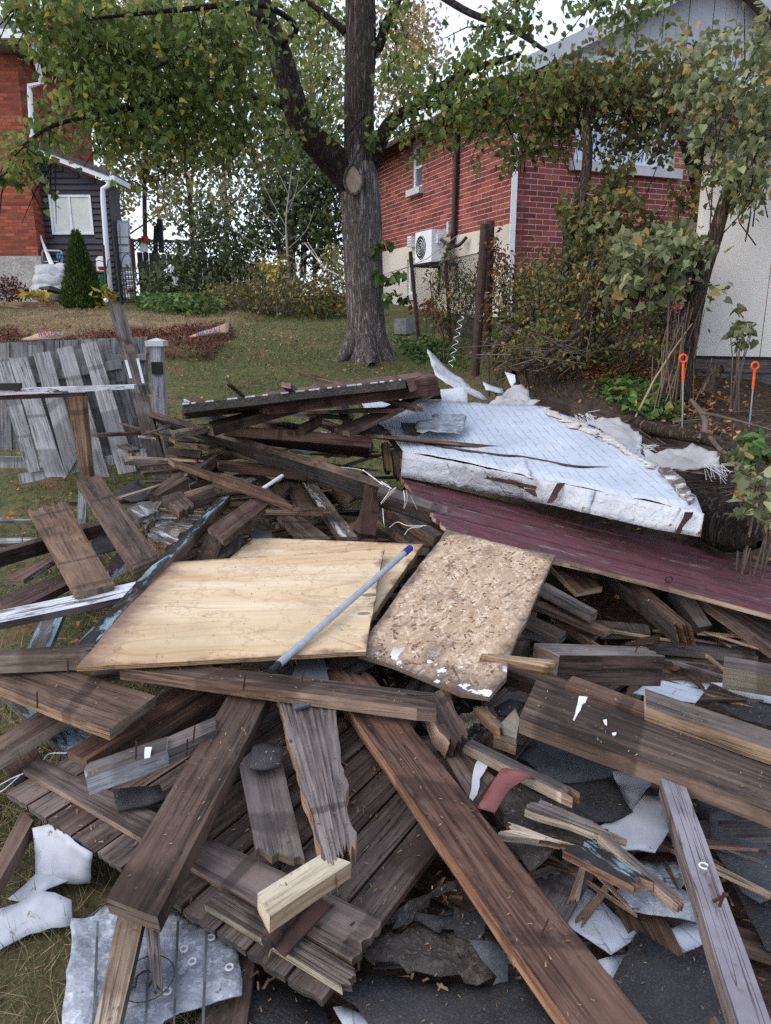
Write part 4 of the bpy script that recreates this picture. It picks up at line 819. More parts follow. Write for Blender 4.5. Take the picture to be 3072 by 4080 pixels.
limb('branch', [tv(600, 100), tv(640, 60, 9.8), tv(560, 10, 9.3), tv(400, 20, 8.5), tv(200, 40, 8)], [x/k for x in (6, 5, 5, 4, 2)], 'barkdark', tree, 8)
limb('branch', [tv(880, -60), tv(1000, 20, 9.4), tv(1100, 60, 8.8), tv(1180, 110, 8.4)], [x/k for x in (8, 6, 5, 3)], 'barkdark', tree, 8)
sc = tv(764, 388, YT-.29); sv = []
ring = [(sc+np.array((math.cos(t)*.115*(1-.25*max(0, math.sin(t))), -.02, math.sin(t)*.175))) for t in np.linspace(0, 6.283, 22)[:-1]]
sheet3('pruning_scar', ring, ['cut', 'barkdark'], .05, L=.04, wave=.012, wscale=12, jag=.004, parent=tree)
put('scar_rim', *tube_vf(ring+ring[:1], .022, 6, False), M['bark'], tree)
def blob(x, y, Y, r, n, ry=None): c = V(DD((x, y))[0], Y); s = r*Y/1600; return (c, (s*1.15, s*1.2+.15, (ry or r)*Y/1600), n)
BL = [(70, 30, 8, 50), (130, 60, 8.3, 80), (120, 130, 8.6, 40), (220, 60, 8.5, 90), (320, 60, 8.7, 90), (420, 50, 9, 90), (520, 60, 9.2, 80), (640, 40, 11.6, 60), (700, 110, 11.8, 50), (690, 190, 11.6, 45), (590, 180, 11.4, 50), (500, 150, 9.3, 80), (400, 150, 9, 90), (290, 150, 8.8, 90), (200, 180, 8.6, 70), (170, 240, 8.4, 55), (90, 290, 8.2, 45), (40, 340, 8, 50), (25, 385, 8, 28), (250, 250, 8.7, 80), (350, 250, 9, 90), (450, 250, 9.3, 80), (550, 270, 9.6, 65), (280, 295, 8.8, 50), (400, 295, 9.1, 50), (500, 305, 9.4, 40), (115, 365, 8.3, 22), (620, 310, 9.9, 40), (700, 30, 11.6, 50), (850, 40, 10.3, 40), (850, 140, 10, 40), (880, 210, 9.8, 45), (950, 190, 9.4, 60), (1020, 170, 9, 70), (1000, 250, 9.2, 60), (1090, 200, 8.8, 75), (1070, 290, 9, 50), (1180, 220, 8.6, 70), (1060, 80, 9, 45), (1130, 25, 8.7, 50), (1290, 5, 8.6, 60), (1400, -5, 8.6, 60), (790, 260, 10.2, 25), (800, 300, 10.1, 25), (870, 290, 9.9, 35), (930, 280, 9.6, 40), (1180, 300, 8.8, 40), (1120, 340, 8.9, 30), (700, 250, 10, 40)]
pts = clump([blob(x, y, Y, r, int(r*r*.070)) for x, y, Y, r in BL])
idx = np.argsort(np.linalg.norm(pts-(0, 0, EYE), axis=1)); vis = pts
leafcloud('foliage', pts[idx[300:]], .064, 'leaf', 'heart', tree, droop=.75); leafparts(pts[idx[:300]], .068, 'leaf', tree)
# twigs through the crown
tw = []
for x, y, Y, r in BL:
    for _ in range(3):
        a = V(DD((x+random.uniform(-r, r)*.6, y-r*.5))[0], Y+random.uniform(-.3, .3)); b = a+np.array((random.uniform(-.5, .2), random.uniform(-.3, .3), -random.uniform(.15, .6))); tw.append(tube_vf([a, (a+b)/2+(0, 0, .05), b], [.009, .007, .003], 4, False))
tag(put('twigs', *join(tw), M['barkdark'], tree), kind='stuff')
# ================================================================= the demolished shed: every board a thing
EDG = ('brown', 'orange', 'endg')
# ---- the plank door lying in the foreground
dq = [D1((30, 840))[0], E2((435, 1045))[0], D2((1462, 752))[0], C1((1330, 1330))[0]]
PL = plane3(U(dq[0], .20), U(dq[1], .13), U(dq[2], .27)); Q = [U(p, PL) for p in dq]
door = thing('plank_door', 'weathered plank door lying flat with cross battens and rusty bolt', 'door', np.mean(Q, 0))
ws = np.array([1, .85, 1.05, 1.0, .95, 1.1, .95, 1.05, .9, 1.1, .95]); cs = np.concatenate([[0], np.cumsum(ws)/ws.sum()]); nrm = norm(np.cross(Q[1]-Q[0], Q[3]-Q[0])); nrm = nrm if nrm[2] > 0 else -nrm
for i in range(len(ws)):
    a, b = cs[i]+.0035, cs[i+1]-.0035; dz = nrm*random.uniform(-.003, .003)
    board3('plank', [Q[0]+(Q[1]-Q[0])*a+dz, Q[3]+(Q[2]-Q[3])*a+dz, Q[3]+(Q[2]-Q[3])*b+dz, Q[0]+(Q[1]-Q[0])*b+dz], .024, ('deck', 'maroon', 'greyb'), jag=(.006, .02), parent=door, rough=.0015)
up = lambda q, h: U(q, (PL[0]+h, PL[1], PL[2]))
for nm, px, h, mt in (('batten', [D1((140, 705))[0], E2((605, 795))[0], E2((790, 545))[0], D1((235, 632))[0]], .026, ('deck', 'tan', 'endg')), ('batten', [E1((1232, 455))[0], E2((560, 968))[0], E2((635, 850))[0], E1((1342, 368))[0]], .028, ('deck', 'cream', 'endg'))):
    board3(nm, [up(p, h) for p in px], .026, mt, jag=(.01, .02), parent=door)
ex = [up(p, .0) for p in (D2((575, 1500))[0], D2((1145, 1180))[0])]
bolt = [up(p, .055) for p in E2((92, 700), (330, 400))]
rs = put('bolt_plate', *beam_vf(bolt[0]+(.02, 0, -.012), bolt[1]+(.04, 0, -.012), .07, .006, nrm), M['rust'], door)
put('bolt', *tube_vf([bolt[0], bolt[1]], .016, 10), M['pipe'], door); put('bolt_knob', *tube_vf([bolt[1]+(.0, -.0, 0), bolt[1]+(-.02, .0, .06)], .011, 8), M['rust'], door)
for k in range(3): c = bolt[0]+(bolt[1]-bolt[0])*(.15+.35*k); d = norm(bolt[1]-bolt[0]); put('staple', *tube_vf([c-d*.016, c+d*.016], .019, 10), M['rust'], door)
for x, y in ((405, 590), (600, 585), (560, 690), (480, 480), (250, 620)):
    q = up(E2((x, y))[0], .027); put('nail', *tube_vf([q, q+(.01, -.01, .018)], .003, 5), M['rust'], door)
# (name, label, pixels, heights, material, thickness, extras)
B_ = [
 ('plank', 'dark chocolate plank lying diagonally across the plank door, knot near its lower end', D1((1400, 215), (640, 1480), (950, 1600), (1625, 250)), (.40, .29), 'dark', .05, dict(jag=(.01, .012))),
 ('plank', 'orange edged plank under the plywood corner with a splintered right end', [D1((705, 92))[0], D2((965, 330))[0], D2((1040, 235))[0], D1((930, 45))[0]], (.47, .45), EDG, .045, dict(jag=(.02, .09))),
 ('plank', 'longest brown plank running from the orange edged plank to the bottom edge', [D2((415, 90))[0], (2440, 4330), (2780, 4330), D2((735, 150))[0]], (.40, .30), ('brown', 'orange', 'endg'), .048, dict(jag=(.05, .02), rough=.004)),
 ('rotten_plank', 'crumbling rotten plank with deep splits below the orange edged plank', D2((155, 250), (440, 1275), (618, 1170), (505, 310)), (.41, .33), ('greyb', 'orange', 'orange'), .06, dict(jag=(.02, .06), top=.009, rough=.007)),
 ('block', 'pale sawn lumber block under the tip of the rotten plank', [E2((38, 395))[0], E2((432, 150))[0], E2((606, 205))[0], E2((112, 530))[0]], (.34, .325), ('cream', 'tan', 'cream'), .045, dict(jag=(.007, .006))),
 ('plank', 'grey brown plank beside the rotten plank with its lower end on the door', [D1((1435, 640))[0], D1((1545, 1190))[0], D2((325, 1250))[0], D2((165, 560))[0]], (.33, .255), 'greyb', .03, dict(jag=(.02, .02))),
 ('notched_post', 'grey notched post with white paint smear resting on the door', D1((535, 665), (1010, 505), (1000, 590), (505, 765)), (.37, .39), ('greyb', 'grey', 'grey'), .055, dict(jag=(.01, .0))),
 ('plank', 'broad brown board with orange lower edge at the left margin', D1((-150, -80), (940, 262), (660, 470), (-150, 150)), (.44, .42), ('brown', 'orange', 'endg'), .036, {}),
 ('plank', 'rough split board beneath the broad board at the left margin', D1((-90, 560), (330, 290), (470, 350), (-90, 700)), (.30, .32), ('brown', 'tan', 'endg'), .035, dict(jag=(0, .03), top=.006)),
 ('plank', 'light blue painted board poking out under the broad left board', D1((-60, 190), (400, 612), (555, 515), (80, 150)), (.25, .24), ('bluep', 'greyb', 'greyb'), .026, {}),
 ('plank', 'chipped white plank lying across the grass at the left edge', C1((-90, 1000), (775, 872), (822, 782), (-90, 985)) if 0 else C1((-90, 1050), (765, 872), (822, 782), (-90, 980)), (.46, .50), ('whitep', 'greyb', 'greyb'), .03, {}),
 ('plank', 'blue peeling plank sloping down below the white plank', C1((275, 955), (160, 1195), (305, 1175), (395, 955)), (.36, .30), ('bluep', 'bluep', 'greyb'), .03, {}),
 ('beam', 'squared brown beam with tan front entering at left under the plywood corner', C1((-60, 1200), (575, 1158), (525, 1212), (-60, 1236)), (.52, .50), ('brown', 'tan', 'endg'), .065, dict(jag=(0, .04))),
 ('plank', 'broad plank split at its upper end leaning over the left grass', C1((175, 355), (450, 850), (688, 800), (398, 305)), (.58, .52), 'brown', .032, dict(jag=(.07, .01))),
 ('plank', 'narrower dark plank propped against the golden timber post', C1((465, 168), (805, 700), (962, 640), (600, 138)), (.74, .56), 'dark', .045, dict(jag=(.005, .008))),
 ('beam', 'dark brown beam passing under the split plank to the left edge', C1((-60, 600), (645, 405), (652, 425), (-60, 628)), (.42, .43), 'dark', .08, {}),
 ('plank', 'short brown plank with white underside left of the split plank', C1((15, 770), (310, 612), (332, 650), (140, 772)), (.34, .36), ('brown', 'whitewash', 'endg'), .03, {}),
 ('plank', 'dark wide plank under the split plank at the left', C1((-40, 880), (380, 735), (415, 800), (85, 965)), (.38, .40), 'dark', .035, dict(jag=(.0, .03))),
 ('plank', 'thin white edged lath on the grass at far left', C1((-60, 400), (190, 405), (190, 415), (-60, 420)), (.40, .40), ('whitewash', 'greyb', 'greyb'), .02, {}),
 ('plank', 'short grey lath with upright nails at far left', C1((-60, 520), (235, 518), (240, 545), (-60, 555)), (.38, .38), ('grey', 'red', 'endg'), .02, {}),
 ('beam', 'tarry beam with peeling pale blue stripe beside the plywood', C1((455, 1165), (1325, 275), (1388, 262), (560, 1165)), (.50, .66), ('tarblue', 'brown', 'endg'), .06, dict(jag=(0, .02), rough=.005)),
 ('plank', 'dark board stub crossing above the blue striped beam', C1((1255, 460), (1565, 252), (1625, 312), (1350, 535)), (.62, .68), 'dark', .03, dict(jag=(.03, .01))),
 ('plank', 'dark board slipping beneath the crossing board stub', C1((1180, 660), (1250, 490), (1350, 520), (1305, 655)), (.50, .57), 'dark', .03, {}),
 ('plank', 'grey board leaning on the upper plywood corner', C1((1310, 650), (1410, 480), (1465, 495), (1440, 600)), (.5, .55), 'greyb', .03, {}),
 ('plank', 'short brown offcut by the golden post above the stump', C1((975, 270), (1080, 362), (1170, 320), (1090, 237)), (.64, .62), 'brown', .05, dict(jag=(.0, .03))),
 ('offcut', 'weathered pale offcut with frayed edge near the tarry beam', C1((765, 345), (840, 402), (968, 360), (872, 308)), (.56, .55), 'whitewash', .05, dict(jag=(.01, .03))),
 ('offcut', 'grey slab standing behind the pale frayed offcut', C1((760, 340), (880, 470), (985, 290), (850, 300)), (.46, .52), 'greyb', .04, dict(jag=(.03, .03))),
 ('rotten_block', 'crumbled pale rotten block beside the tarry beam', C1((895, 500), (1010, 580), (1225, 370), (965, 372)), (.50, .52), ('whitewash', 'orange', 'orange'), .11, dict(jag=(.04, .06), top=.012, rough=.01)),
 ('plank', 'white edged broken board in the grass under the dark plank', C1((640, 700), (660, 740), (800, 640), (720, 590)), (.36, .38), ('dark', 'whitep', 'whitep'), .04, dict(jag=(.01, .03))),
 ('beam', 'brown beam lying from the fence foot toward the rubble', C1((875, 250), (1085, 120), (1130, 160), (960, 262)), (.55, .66), 'brown', .10, dict(jag=(.03, 0))),
 ('beam', 'reddish beam piece right of the brown fence foot beam', C1((1110, 245), (1275, 195), (1290, 215), (1130, 275)), (.62, .66), 'red', .09, {}),
 # ---- middle heap
 ('plank', 'great weathered plank slanting across the heap with a dark rotted patch', FF((22, 250), (1345, 640), (1330, 735), (80, 300)), (.93, .82, .66, .80), ('greyb', 'brown', 'orange'), .045, dict(jag=(.12, 0), rough=.006)),
 ('beam', 'grey continuation beam running under the oxblood boards', FF((1325, 665), (1700, 790), (1720, 880), (1310, 740)), (.80, .66, .56, .68), 'greyb', .05, {}),
 ('plank', 'pale edged plank below the great slanting plank', FF((108, 380), (640, 478), (720, 530), (190, 412)), (.72, .70), ('greyb', 'brown', 'tan'), .045, dict(jag=(.04, .05))),
 ('beam', 'dark short beam tucked below the pale edged plank', FF((418, 530), (900, 590), (962, 612), (432, 552)), (.70, .66), 'dark', .05, {}),
 ('batten', 'long reddish batten falling from the fence to the middle heap', FF((150, 520), (700, 690), (850, 785), (185, 545)), (.74, .72), 'red', .035, dict(jag=(.02, .04))),
 ('beam', 'straight brown beam rising to the right above the great plank', FF((375, 322), (888, 183), (902, 212), (395, 345)), (1.02, 1.12), ('brown', 'dark', 'endg'), .06, {}),
 ('plank', 'brown plank at the heap top pointing down right from its left corner', FF((240, 192), (535, 282), (600, 262), (330, 188)), (1.06, 1.03), 'brown', .035, dict(jag=(.06, 0))),
 ('plank', 'short board with bright edge under the rising beam', FF((600, 300), (850, 368), (905, 338), (645, 283)), (.98, .96), ('brown', 'brown', 'orange'), .04, dict(jag=(0, .02))),
 ('beam', 'heavy red brown beam crossing the middle of the heap', FF((470, 335), (1278, 405), (1272, 468), (590, 385)), (.98, .92, .77, .84), 'red', .07, dict(jag=(.05, .03))),
 ('plank', 'plank climbing right from the heavy red brown beam to the roof edge', FF((1070, 352), (1620, 128), (1655, 140), (1155, 378)), (.99, 1.17), ('dark', 'brown', 'endg'), .03, dict(jag=(.02, .02))),
 ('batten', 'long thin batten lying over the torn roof edge toward the white cladding', FF((868, 44), (1505, 240), (1562, 238), (965, 62)), (1.22, 1.13), ('brown', 'red', 'endg'), .03, dict(jag=(.12, .03))),
 ('plank', 'thin straight board laid across the white cladding', [B2((690, 1255))[0], B2((1560, 1372))[0], B3((222, 1347))[0], B2((800, 1262))[0]], (.93, .862, .885, .95), ('red', 'brown', 'endg'), .022, {}),
 ('plank', 'short upright stub leaning in the dark gap under the roof edge', FF((1085, 178), (1150, 310), (1185, 295), (1118, 172)), (1.12, .98), 'brown', .05, {}),
 ('batten', 'slim horizontal batten resting on the climbing plank', FF((895, 258), (1400, 250), (1466, 236), (990, 250)), (1.02, 1.10), 'brown', .025, {}),
 ('batten', 'grey slim batten in the shade of the heap top', FF((730, 262), (1140, 292), (1150, 282), (800, 260)), (1.0, .99), 'greyb', .025, {}),
 ('plank', 'tan lath curving below the slim horizontal batten', FF((930, 300), (1110, 372), (1150, 350), (970, 292)), (.96, .95), ('tan', 'brown', 'endg'), .03, {}),
 ('plank', 'small brown block end standing on the heavy beam', FF((870, 340), (985, 285), (1000, 300), (900, 355)), (1.0, 1.03), 'brown', .05, {}),
 ('plank', 'wide flat board ending in a point beside the cladding', FF((1130, 360), (1330, 385), (1385, 360), (1240, 340)), (.93, .93), 'brown', .03, dict(jag=(.03, .06))),
 ('plank', 'brown wide board standing on edge in the pit below the great plank', FF((1005, 645), (1190, 715), (1170, 790), (1020, 700)), (.62, .60, .50, .52), 'brown', .04, dict(jag=(.01, .03))),
 ('plank', 'whitewashed plank lying in the pit toward the plywood', FF((878, 632), (1100, 955), (1200, 955), (945, 630)), (.60, .52), ('whitewash', 'brown', 'endg'), .045, {}),
 ('plank', 'dark plank beside the whitewashed plank', FF((790, 617), (850, 790), (965, 785), (860, 620)), (.60, .55), 'dark', .04, {}),
 ('plank', 'short dark plank left of the whitewashed plank', FF((690, 720), (720, 780), (830, 680), (790, 630)), (.57, .6), 'dark', .035, {}),
 ('plank', 'flat brown plank at the foot of the pit', FF((755, 840), (890, 970), (1050, 965), (890, 845)), (.50, .50), 'brown', .035, {}),
 ('splinter', 'bright split batten lying over the flat pit plank', FF((690, 805), (1000, 815), (1008, 790), (720, 795)), (.66, .60), ('brown', 'orange', 'orange'), .03, dict(jag=(.05, .05))),
 ('plank', 'board end under the white strings nearest the oxblood boards', FF((1340, 785), (1620, 965), (1672, 935), (1385, 768)), (.60, .55), ('greyb', 'brown', 'tan'), .05, {}),
 ('plank', 'dark brown board parallel below the string tied board end', FF((1305, 840), (1510, 1000), (1600, 1000), (1345, 800)), (.54, .50), ('dark', 'brown', 'endg'), .06, {}),
 ('plank', 'brown board under the great plank at the left of the pit', FF((500, 620), (545, 690), (640, 640), (590, 590)), (.60, .62), 'greyb', .04, {}),
 ('plank', 'low dark plank crossing under the reddish batten', FF((250, 590), (300, 600), (430, 500), (390, 485)), (.66, .72), 'dark', .06, {}),
 ('plank', 'grey plank end poking out under the reddish batten', FF((255, 640), (270, 670), (460, 590), (440, 570)), (.60, .64), 'greyb', .05, {}),
 ('plank', 'brown block with pale broken tip under the reddish batten', FF((400, 640), (540, 670), (580, 640), (450, 605)), (.66, .65), ('brown', 'brown', 'tan'), .05, dict(jag=(.02, .05))),
 ('plank', 'narrow brown plank along the upright fence post foot', FF((165, 370), (190, 385), (370, 350), (340, 335)), (.86, .9), 'brown', .04, {}),
 ('plank', 'grey short lath behind the fence post foot', FF((150, 478), (330, 498), (340, 480), (160, 465)), (.74, .74), 'red', .03, {}),
 ('plank', 'lower red lath behind the fence post foot', FF((160, 500), (310, 530), (330, 512), (170, 488)), (.68, .70), 'red', .03, {}),
 ('beam', 'torn tar covered roof edge with white dashes at the heap top', [FF((230, 225))[0], FF((1470, 85))[0], FF((1478, 118))[0], FF((240, 262))[0]], (1.17, 1.30, 1.20, 1.07), ('tar', 'tar', 'dark'), .05, dict(jag=(.05, .03), rough=.008)),
 ('rafter', 'reddish rafter behind the torn roof edge', FF((640, 165), (1590, 38), (1640, 70), (700, 175)), (1.19, 1.30), ('red', 'red', 'endg'), .12, {}),
 ('rafter', 'broad rafter end beside the raised white flap', B2((935, 930), (1105, 880), (1132, 985), (950, 985)), (1.29, 1.30, 1.14, 1.14), 'red', .08, {}),
 ('plank', 'brown board stub sticking up from the lawn side of the heap', FF((452, 95), (560, 185), (585, 180), (478, 88)), (1.28, 1.10), 'brown', .03, {}),
 ('plank', 'pale board stub sticking up behind the roof edge', FF((780, 98), (835, 155), (878, 150), (830, 105)), (1.30, 1.18), 'greyb', .03, {}),
 # ---- right side, under the oxblood boards
 ('beam', 'big squared beam with broken orange end under the oxblood boards', C3((480, 560), (1055, 1038), (1185, 1050), (700, 640)), (.50, .36), ('dark', 'greyb', 'orange'), .14, dict(jag=(0, .035))),
 ('post', 'rough grey round edged post slanting behind the big squared beam', C3((1060, 830), (1230, 1060), (1310, 1045), (1180, 850)), (.42, .30), 'greyb', .08, {}),
 ('plank', 'wide speckled brown board sloping away under the oxblood boards at right', C3((1215, 870), (1750, 1250), (1750, 1020), (1420, 880)), (.40, .26), 'brown', .04, {}),
 ('plank', 'brown board with pale cut edge in the hollow left of the big squared beam', C3((330, 680), (490, 842), (650, 815), (420, 650)), (.44, .40), ('brown', 'tan', 'tan'), .03, {}),
 ('plank', 'grey round ended stake in the hollow beside the chipboard', C3((255, 810), (580, 985), (620, 960), (310, 790)), (.40, .36), 'greyb', .04, {}),
 ('plank', 'thin brown lath below the round ended stake', C3((225, 920), (660, 1090), (705, 1070), (290, 900)), (.33, .29), ('brown', 'brown', 'tan'), .025, {}),
 ('plank', 'dark square ended plank under the thin lath', C3((165, 1055), (365, 1142), (430, 1090), (215, 985)), (.32, .30), ('dark', 'greyb', 'greyb'), .04, {}),
 ('plank', 'flat brown board beneath the square ended plank', C3((380, 1010), (560, 1145), (645, 1070), (460, 985)), (.25, .24), 'brown', .03, {}),
 ('plank', 'grey blue board lying flat in the right hollow', C3((560, 1010), (640, 1100), (940, 1100), (930, 1045)), (.22, .20), 'greyb', .03, {}),
 ('plank', 'long flat grey boards edge right of the big beam end', C3((905, 1170), (1590, 1235), (1500, 1100), (1180, 1080)), (.20, .20), 'greyb', .035, {}),
 ('plank', 'wedge of brown wood between the flat grey boards', C3((760, 1170), (960, 1160), (990, 1105), (860, 1130)), (.26, .27), 'dark', .04, dict(jag=(.05, .03))),
 ('post', 'heavy notched post lying below the hollow with a torn arm', C3((238, 1155), (900, 1178), (1022, 1238), (392, 1225)), (.46, .42), ('greyb', 'dark', 'endg'), .12, dict(jag=(0, .03))),
 ('splinter', 'pale torn arm of wood reaching over the chipboard corner', [C2((1402, 1228))[0], C3((300, 1300))[0], C3((380, 1262))[0], C2((1430, 1215))[0]], (.50, .455), ('tan', 'orange', 'orange'), .035, dict(jag=(.03, .03))),
 ('beam', 'brown ledge beam running right under the heavy post', D3((62, 108), (1750, 660), (1750, 560), (110, 62)), (.38, .36), ('brown', 'red', 'endg'), .06, {}),
 ('beam', 'second brown beam with split top behind the wide dark plank', D3((425, 190), (1750, 700), (1750, 600), (470, 140)), (.41, .40), ('brown', 'brown', 'endg'), .06, {}),
 ('plank', 'widest dark plank with white paint drips at the right', D3((148, 392), (1850, 1010), (1850, 760), (250, 165)), (.42, .42), ('dark', 'brown', 'endg'), .055, dict(rough=.003)),
 ('beam', 'clean tan fronted lumber lying on the second brown beam', D3((912, 325), (1750, 610), (1750, 500), (905, 215)), (.455, .455), ('greyb', 'tan', 'cream'), .05, {}),
 ('beam', 'pale grey grained lumber end at the right margin', D3((1385, 20), (1760, 85), (1760, 210), (1375, 150)), (.42, .42, .30, .30), ('cream', 'greyb', 'grey'), .05, {}),
 ('plank', 'lilac grey painted plank leaning at the lower right with screws', [D3((1000, 755))[0], E3((1490, 1300))[0], E3((1720, 1300))[0], D3((1155, 815))[0]], (.40, .34), ('lav', 'greyb', 'greyb'), .06, dict(rough=.004)),
 ('rotten_plank', 'dark rotten plank tip beside the lower chipboard edge', D2((1035, 290), (1200, 545), (1320, 500), (1165, 225)), (.42, .36), ('dark', 'orange', 'dark'), .07, dict(jag=(.03, .03), top=.012, rough=.009)),
 ('block', 'small clean sawn block beside the wide dark plank', [D2((1465, 470))[0], D2((1600, 520))[0], D3((150, 400))[0], D2((1595, 335))[0]], (.36, .36), ('cream', 'tan', 'cream'), .06, {}),
 ('splinter', 'pinkish broken stick leaning on the small sawn block', D2((1345, 335), (1490, 465), (1525, 435), (1400, 320)), (.38, .40), ('orange', 'orange', 'orange'), .03, dict(jag=(.02, .03))),
 ('plank', 'pale board end left of the small sawn block', D2((1215, 395), (1300, 455), (1460, 395), (1425, 325)), (.30, .31), ('cream', 'greyb', 'greyb'), .04, dict(jag=(.02, .03))),
 ('plank', 'brown grooved board under the small sawn block', [D2((1385, 520))[0], D2((1570, 640))[0], D3((240, 460))[0], D2((1450, 440))[0]], (.27, .27), ('brown', 'red', 'endg'), .03, {}),
 ('batten', 'narrow pale batten with splintered tip left of the shingles', [D2((1275, 545))[0], D3((395, 845))[0], D3((425, 800))[0], D2((1330, 520))[0]], (.33, .34), ('greyb', 'cream', 'orange'), .035, dict(jag=(.01, .04))),
 ('splinter', 'shattered pale board pointing right over the felt', D3((190, 935), (560, 1065), (640, 1050), (270, 885)), (.31, .30), ('greyb', 'cream', 'cream'), .025, dict(jag=(.02, .10), top=.006)),
 ('splinter', 'lower shattered pale board ending in a spike', D3((20, 1095), (330, 1145), (412, 1135), (110, 1030)), (.29, .27), ('cream', 'cream', 'orange'), .022, dict(jag=(.02, .11), top=.006)),
 ('plank', 'mossy green blue board with bright torn lower edge', D3((395, 1195), (800, 1395), (930, 1360), (600, 1130)), (.28, .29), ('tarblue', 'orange', 'orange'), .025, dict(jag=(.02, .05), rough=.006)),
 ('batten', 'thin torn batten pointing down right beside the mossy board', D3((625, 1100), (1080, 1500), (1118, 1470), (660, 1085)), (.31, .28), ('greyb', 'orange', 'orange'), .03, dict(jag=(0, .04))),
 ('plank', 'tan plank standing on the galvanised sheet at the lower left', [E1((715, 505))[0], E1((545, 1290))[0], E1((700, 1290))[0], E1((868, 530))[0]], (.20, .17), ('tan', 'greyb', 'greyb'), .03, {}),
 ('batten', 'green grey thin batten beside the tan plank on the galvanised sheet', [E1((868, 535))[0], E1((925, 980))[0], E1((978, 960))[0], E1((955, 525))[0]], (.20, .15), ('greyb', 'greyb', 'greyb'), .018, dict(jag=(0, .03))),
 ('plank', 'dark brown plank end under the door near the bottom edge', E1((1440, 740), (1130, 1260), (1480, 1260), (1540, 760)), (.08, .05), 'dark', .04, {}),
 ('plank', 'dark plank in the grass left of the white curled sheet', D1((-60, 1330), (130, 950), (200, 1010), (-60, 1480)), (.12, .14), 'brown', .04, {}),
 ('plank', 'brown plank end under the left side of the door', D1((-80, 1230), (110, 960), (190, 1000), (-80, 1420)) if 0 else D1((30, 700), (80, 790), (270, 640), (200, 560)), (.19, .21), 'dark', .03, {}),
 ('plank', 'long brown board under the broad left board pointing to the plywood', D1((400, 590), (1320, 60), (1400, 120), (520, 650)), (.30, .36), ('red', 'dark', 'endg'), .03, {}),
 ('plank', 'second long board beside it in shadow under the orange edged plank', D1((620, 640), (1330, 180), (1360, 250), (700, 700)), (.285, .34), 'dark', .03, {}),
 ('plank', 'narrow shadowed board beneath the plywood corner', D1((540, 140), (880, 100), (900, 60), (620, 80)), (.34, .36), 'greyb', .03, {}),
 ('plank', 'flat wide board with pale spilled paint right of the longest plank', [D2((1080, 470))[0], D2((1340, 920))[0], D2((1470, 755))[0], D2((1240, 560))[0]], (.300, .285), 'deck', .03, {}),
]
PB = {}
lerp_ = lambda a, b, t: (a[0]*(1-t)+b[0]*t, a[1]*(1-t)+b[1]*t)
for name, label, px, z, mat, t, kw in B_:
    o = board(name, label, px, z, mat, t, cat={'rotten_plank': 'plank', 'notched_post': 'post', 'rotten_block': 'block', 'splinter': 'broken wood'}.get(name, name), **kw); PB[label] = o
def by(s): return next(o for l, o in PB.items() if l.startswith(s))
def child_patch(par, nm, px, z, mat, t=.003, **k): sheet3(nm, pts3(px, z), [mat], t, L=.03, jag=.006, parent=par, **k)
wd = by('widest dark plank')
for pl in (((505, 262), (560, 268), (548, 300), (525, 310), (520, 345), (495, 370), (478, 405), (470, 400), (490, 340)), ((655, 405), (678, 400), (675, 440), (660, 430)), ((705, 480), (735, 478), (730, 492), (712, 495))): child_patch(wd, 'paint_splash', D3(*pl), .4235, 'splashw')
child_patch(by('grey notched post'), 'paint_smear', D1((875, 572), (918, 570), (905, 630), (868, 640)), .397, 'splashw')
board3('tongue', pts3(D1((1010, 510), (1300, 385), (1300, 465), (1003, 588)), (.375, .39, .39, .375)), .05, ('greyb', 'greyb', 'endg'), parent=by('grey notched post'))
def nail(par, p, z, d=(.01, -.012, .05), r=.0028): q = U(p, z); put('nail', *tube_vf([q-np.array(d)*.3, q+np.array(d)], r, 5), M['rust'], par)
for lab, ps, z in (('broad brown board', D1((410, 110), (225, 310), (735, 130)), .44), ('grey notched post', D1((820, 620), (1125, 600), (1168, 520)), .40), ('short grey lath with', C1((135, 560), (228, 520)), .39), ('orange edged plank', [D1((1470, 205))[0], D2((305, 180))[0]], .455), ('heavy notched post', C3((855, 1190)), .45), ('longest brown plank', E3((280, 640)), .33)):
    for p in ps: nail(by(lab), p, z)
q = [U(p, z) for p, z in zip(FF((1275, 690), (1283, 745), (1278, 800)), (.82, .80, .77))]
te = by('torn tar covered')
for k in range(22):
    t = k/22+random.uniform(-.01, .03); q0 = lerp_(FF((235, 222))[0], FF((1470, 84))[0], t); q1 = lerp_(FF((235, 222))[0], FF((1470, 84))[0], t+random.uniform(.004, .04)); za = 1.175+.13*t; put('white_strip', *beam_vf(U(q0, za), U(q1, za+.004), .008, .008), M['siding'], te)
# ---- rusted angle iron standing in the pit
ai = thing('angle_iron', 'rusty upright angle iron with bolt holes before the oxblood boards', 'bracket', U(FF((1258, 945))[0], .45))
pv = [V(p, y) for p, y in zip(FF((1240, 665), (1330, 672), (1300, 948), (1215, 938)), (3.95, 3.95, 3.9, 3.9))]
board3('plate', [pv[0], pv[3], pv[2], pv[1]], .008, ('rust',)*3, parent=ai); pv2 = [pv[0], pv[3], pv[3]+(-.10, .12, .02), pv[0]+(-.02, .12, -.28)]; board3('flange', pv2, .008, ('rust',)*3, parent=ai)
for a in ((1295, 720), (1288, 815), (1262, 905)): q = V(FF(a)[0], 3.93); put('bolt_hole', *tube_vf([q, q+(0, -.012, 0)], .009, 8), M['black_iron'], ai)
put('wire', *tube_vf(*smooth_path([V(p, 3.9) for p in FF((1278, 690), (1285, 740), (1276, 770), (1276, 800))], [.004]*4), 5), M['rust'], ai)
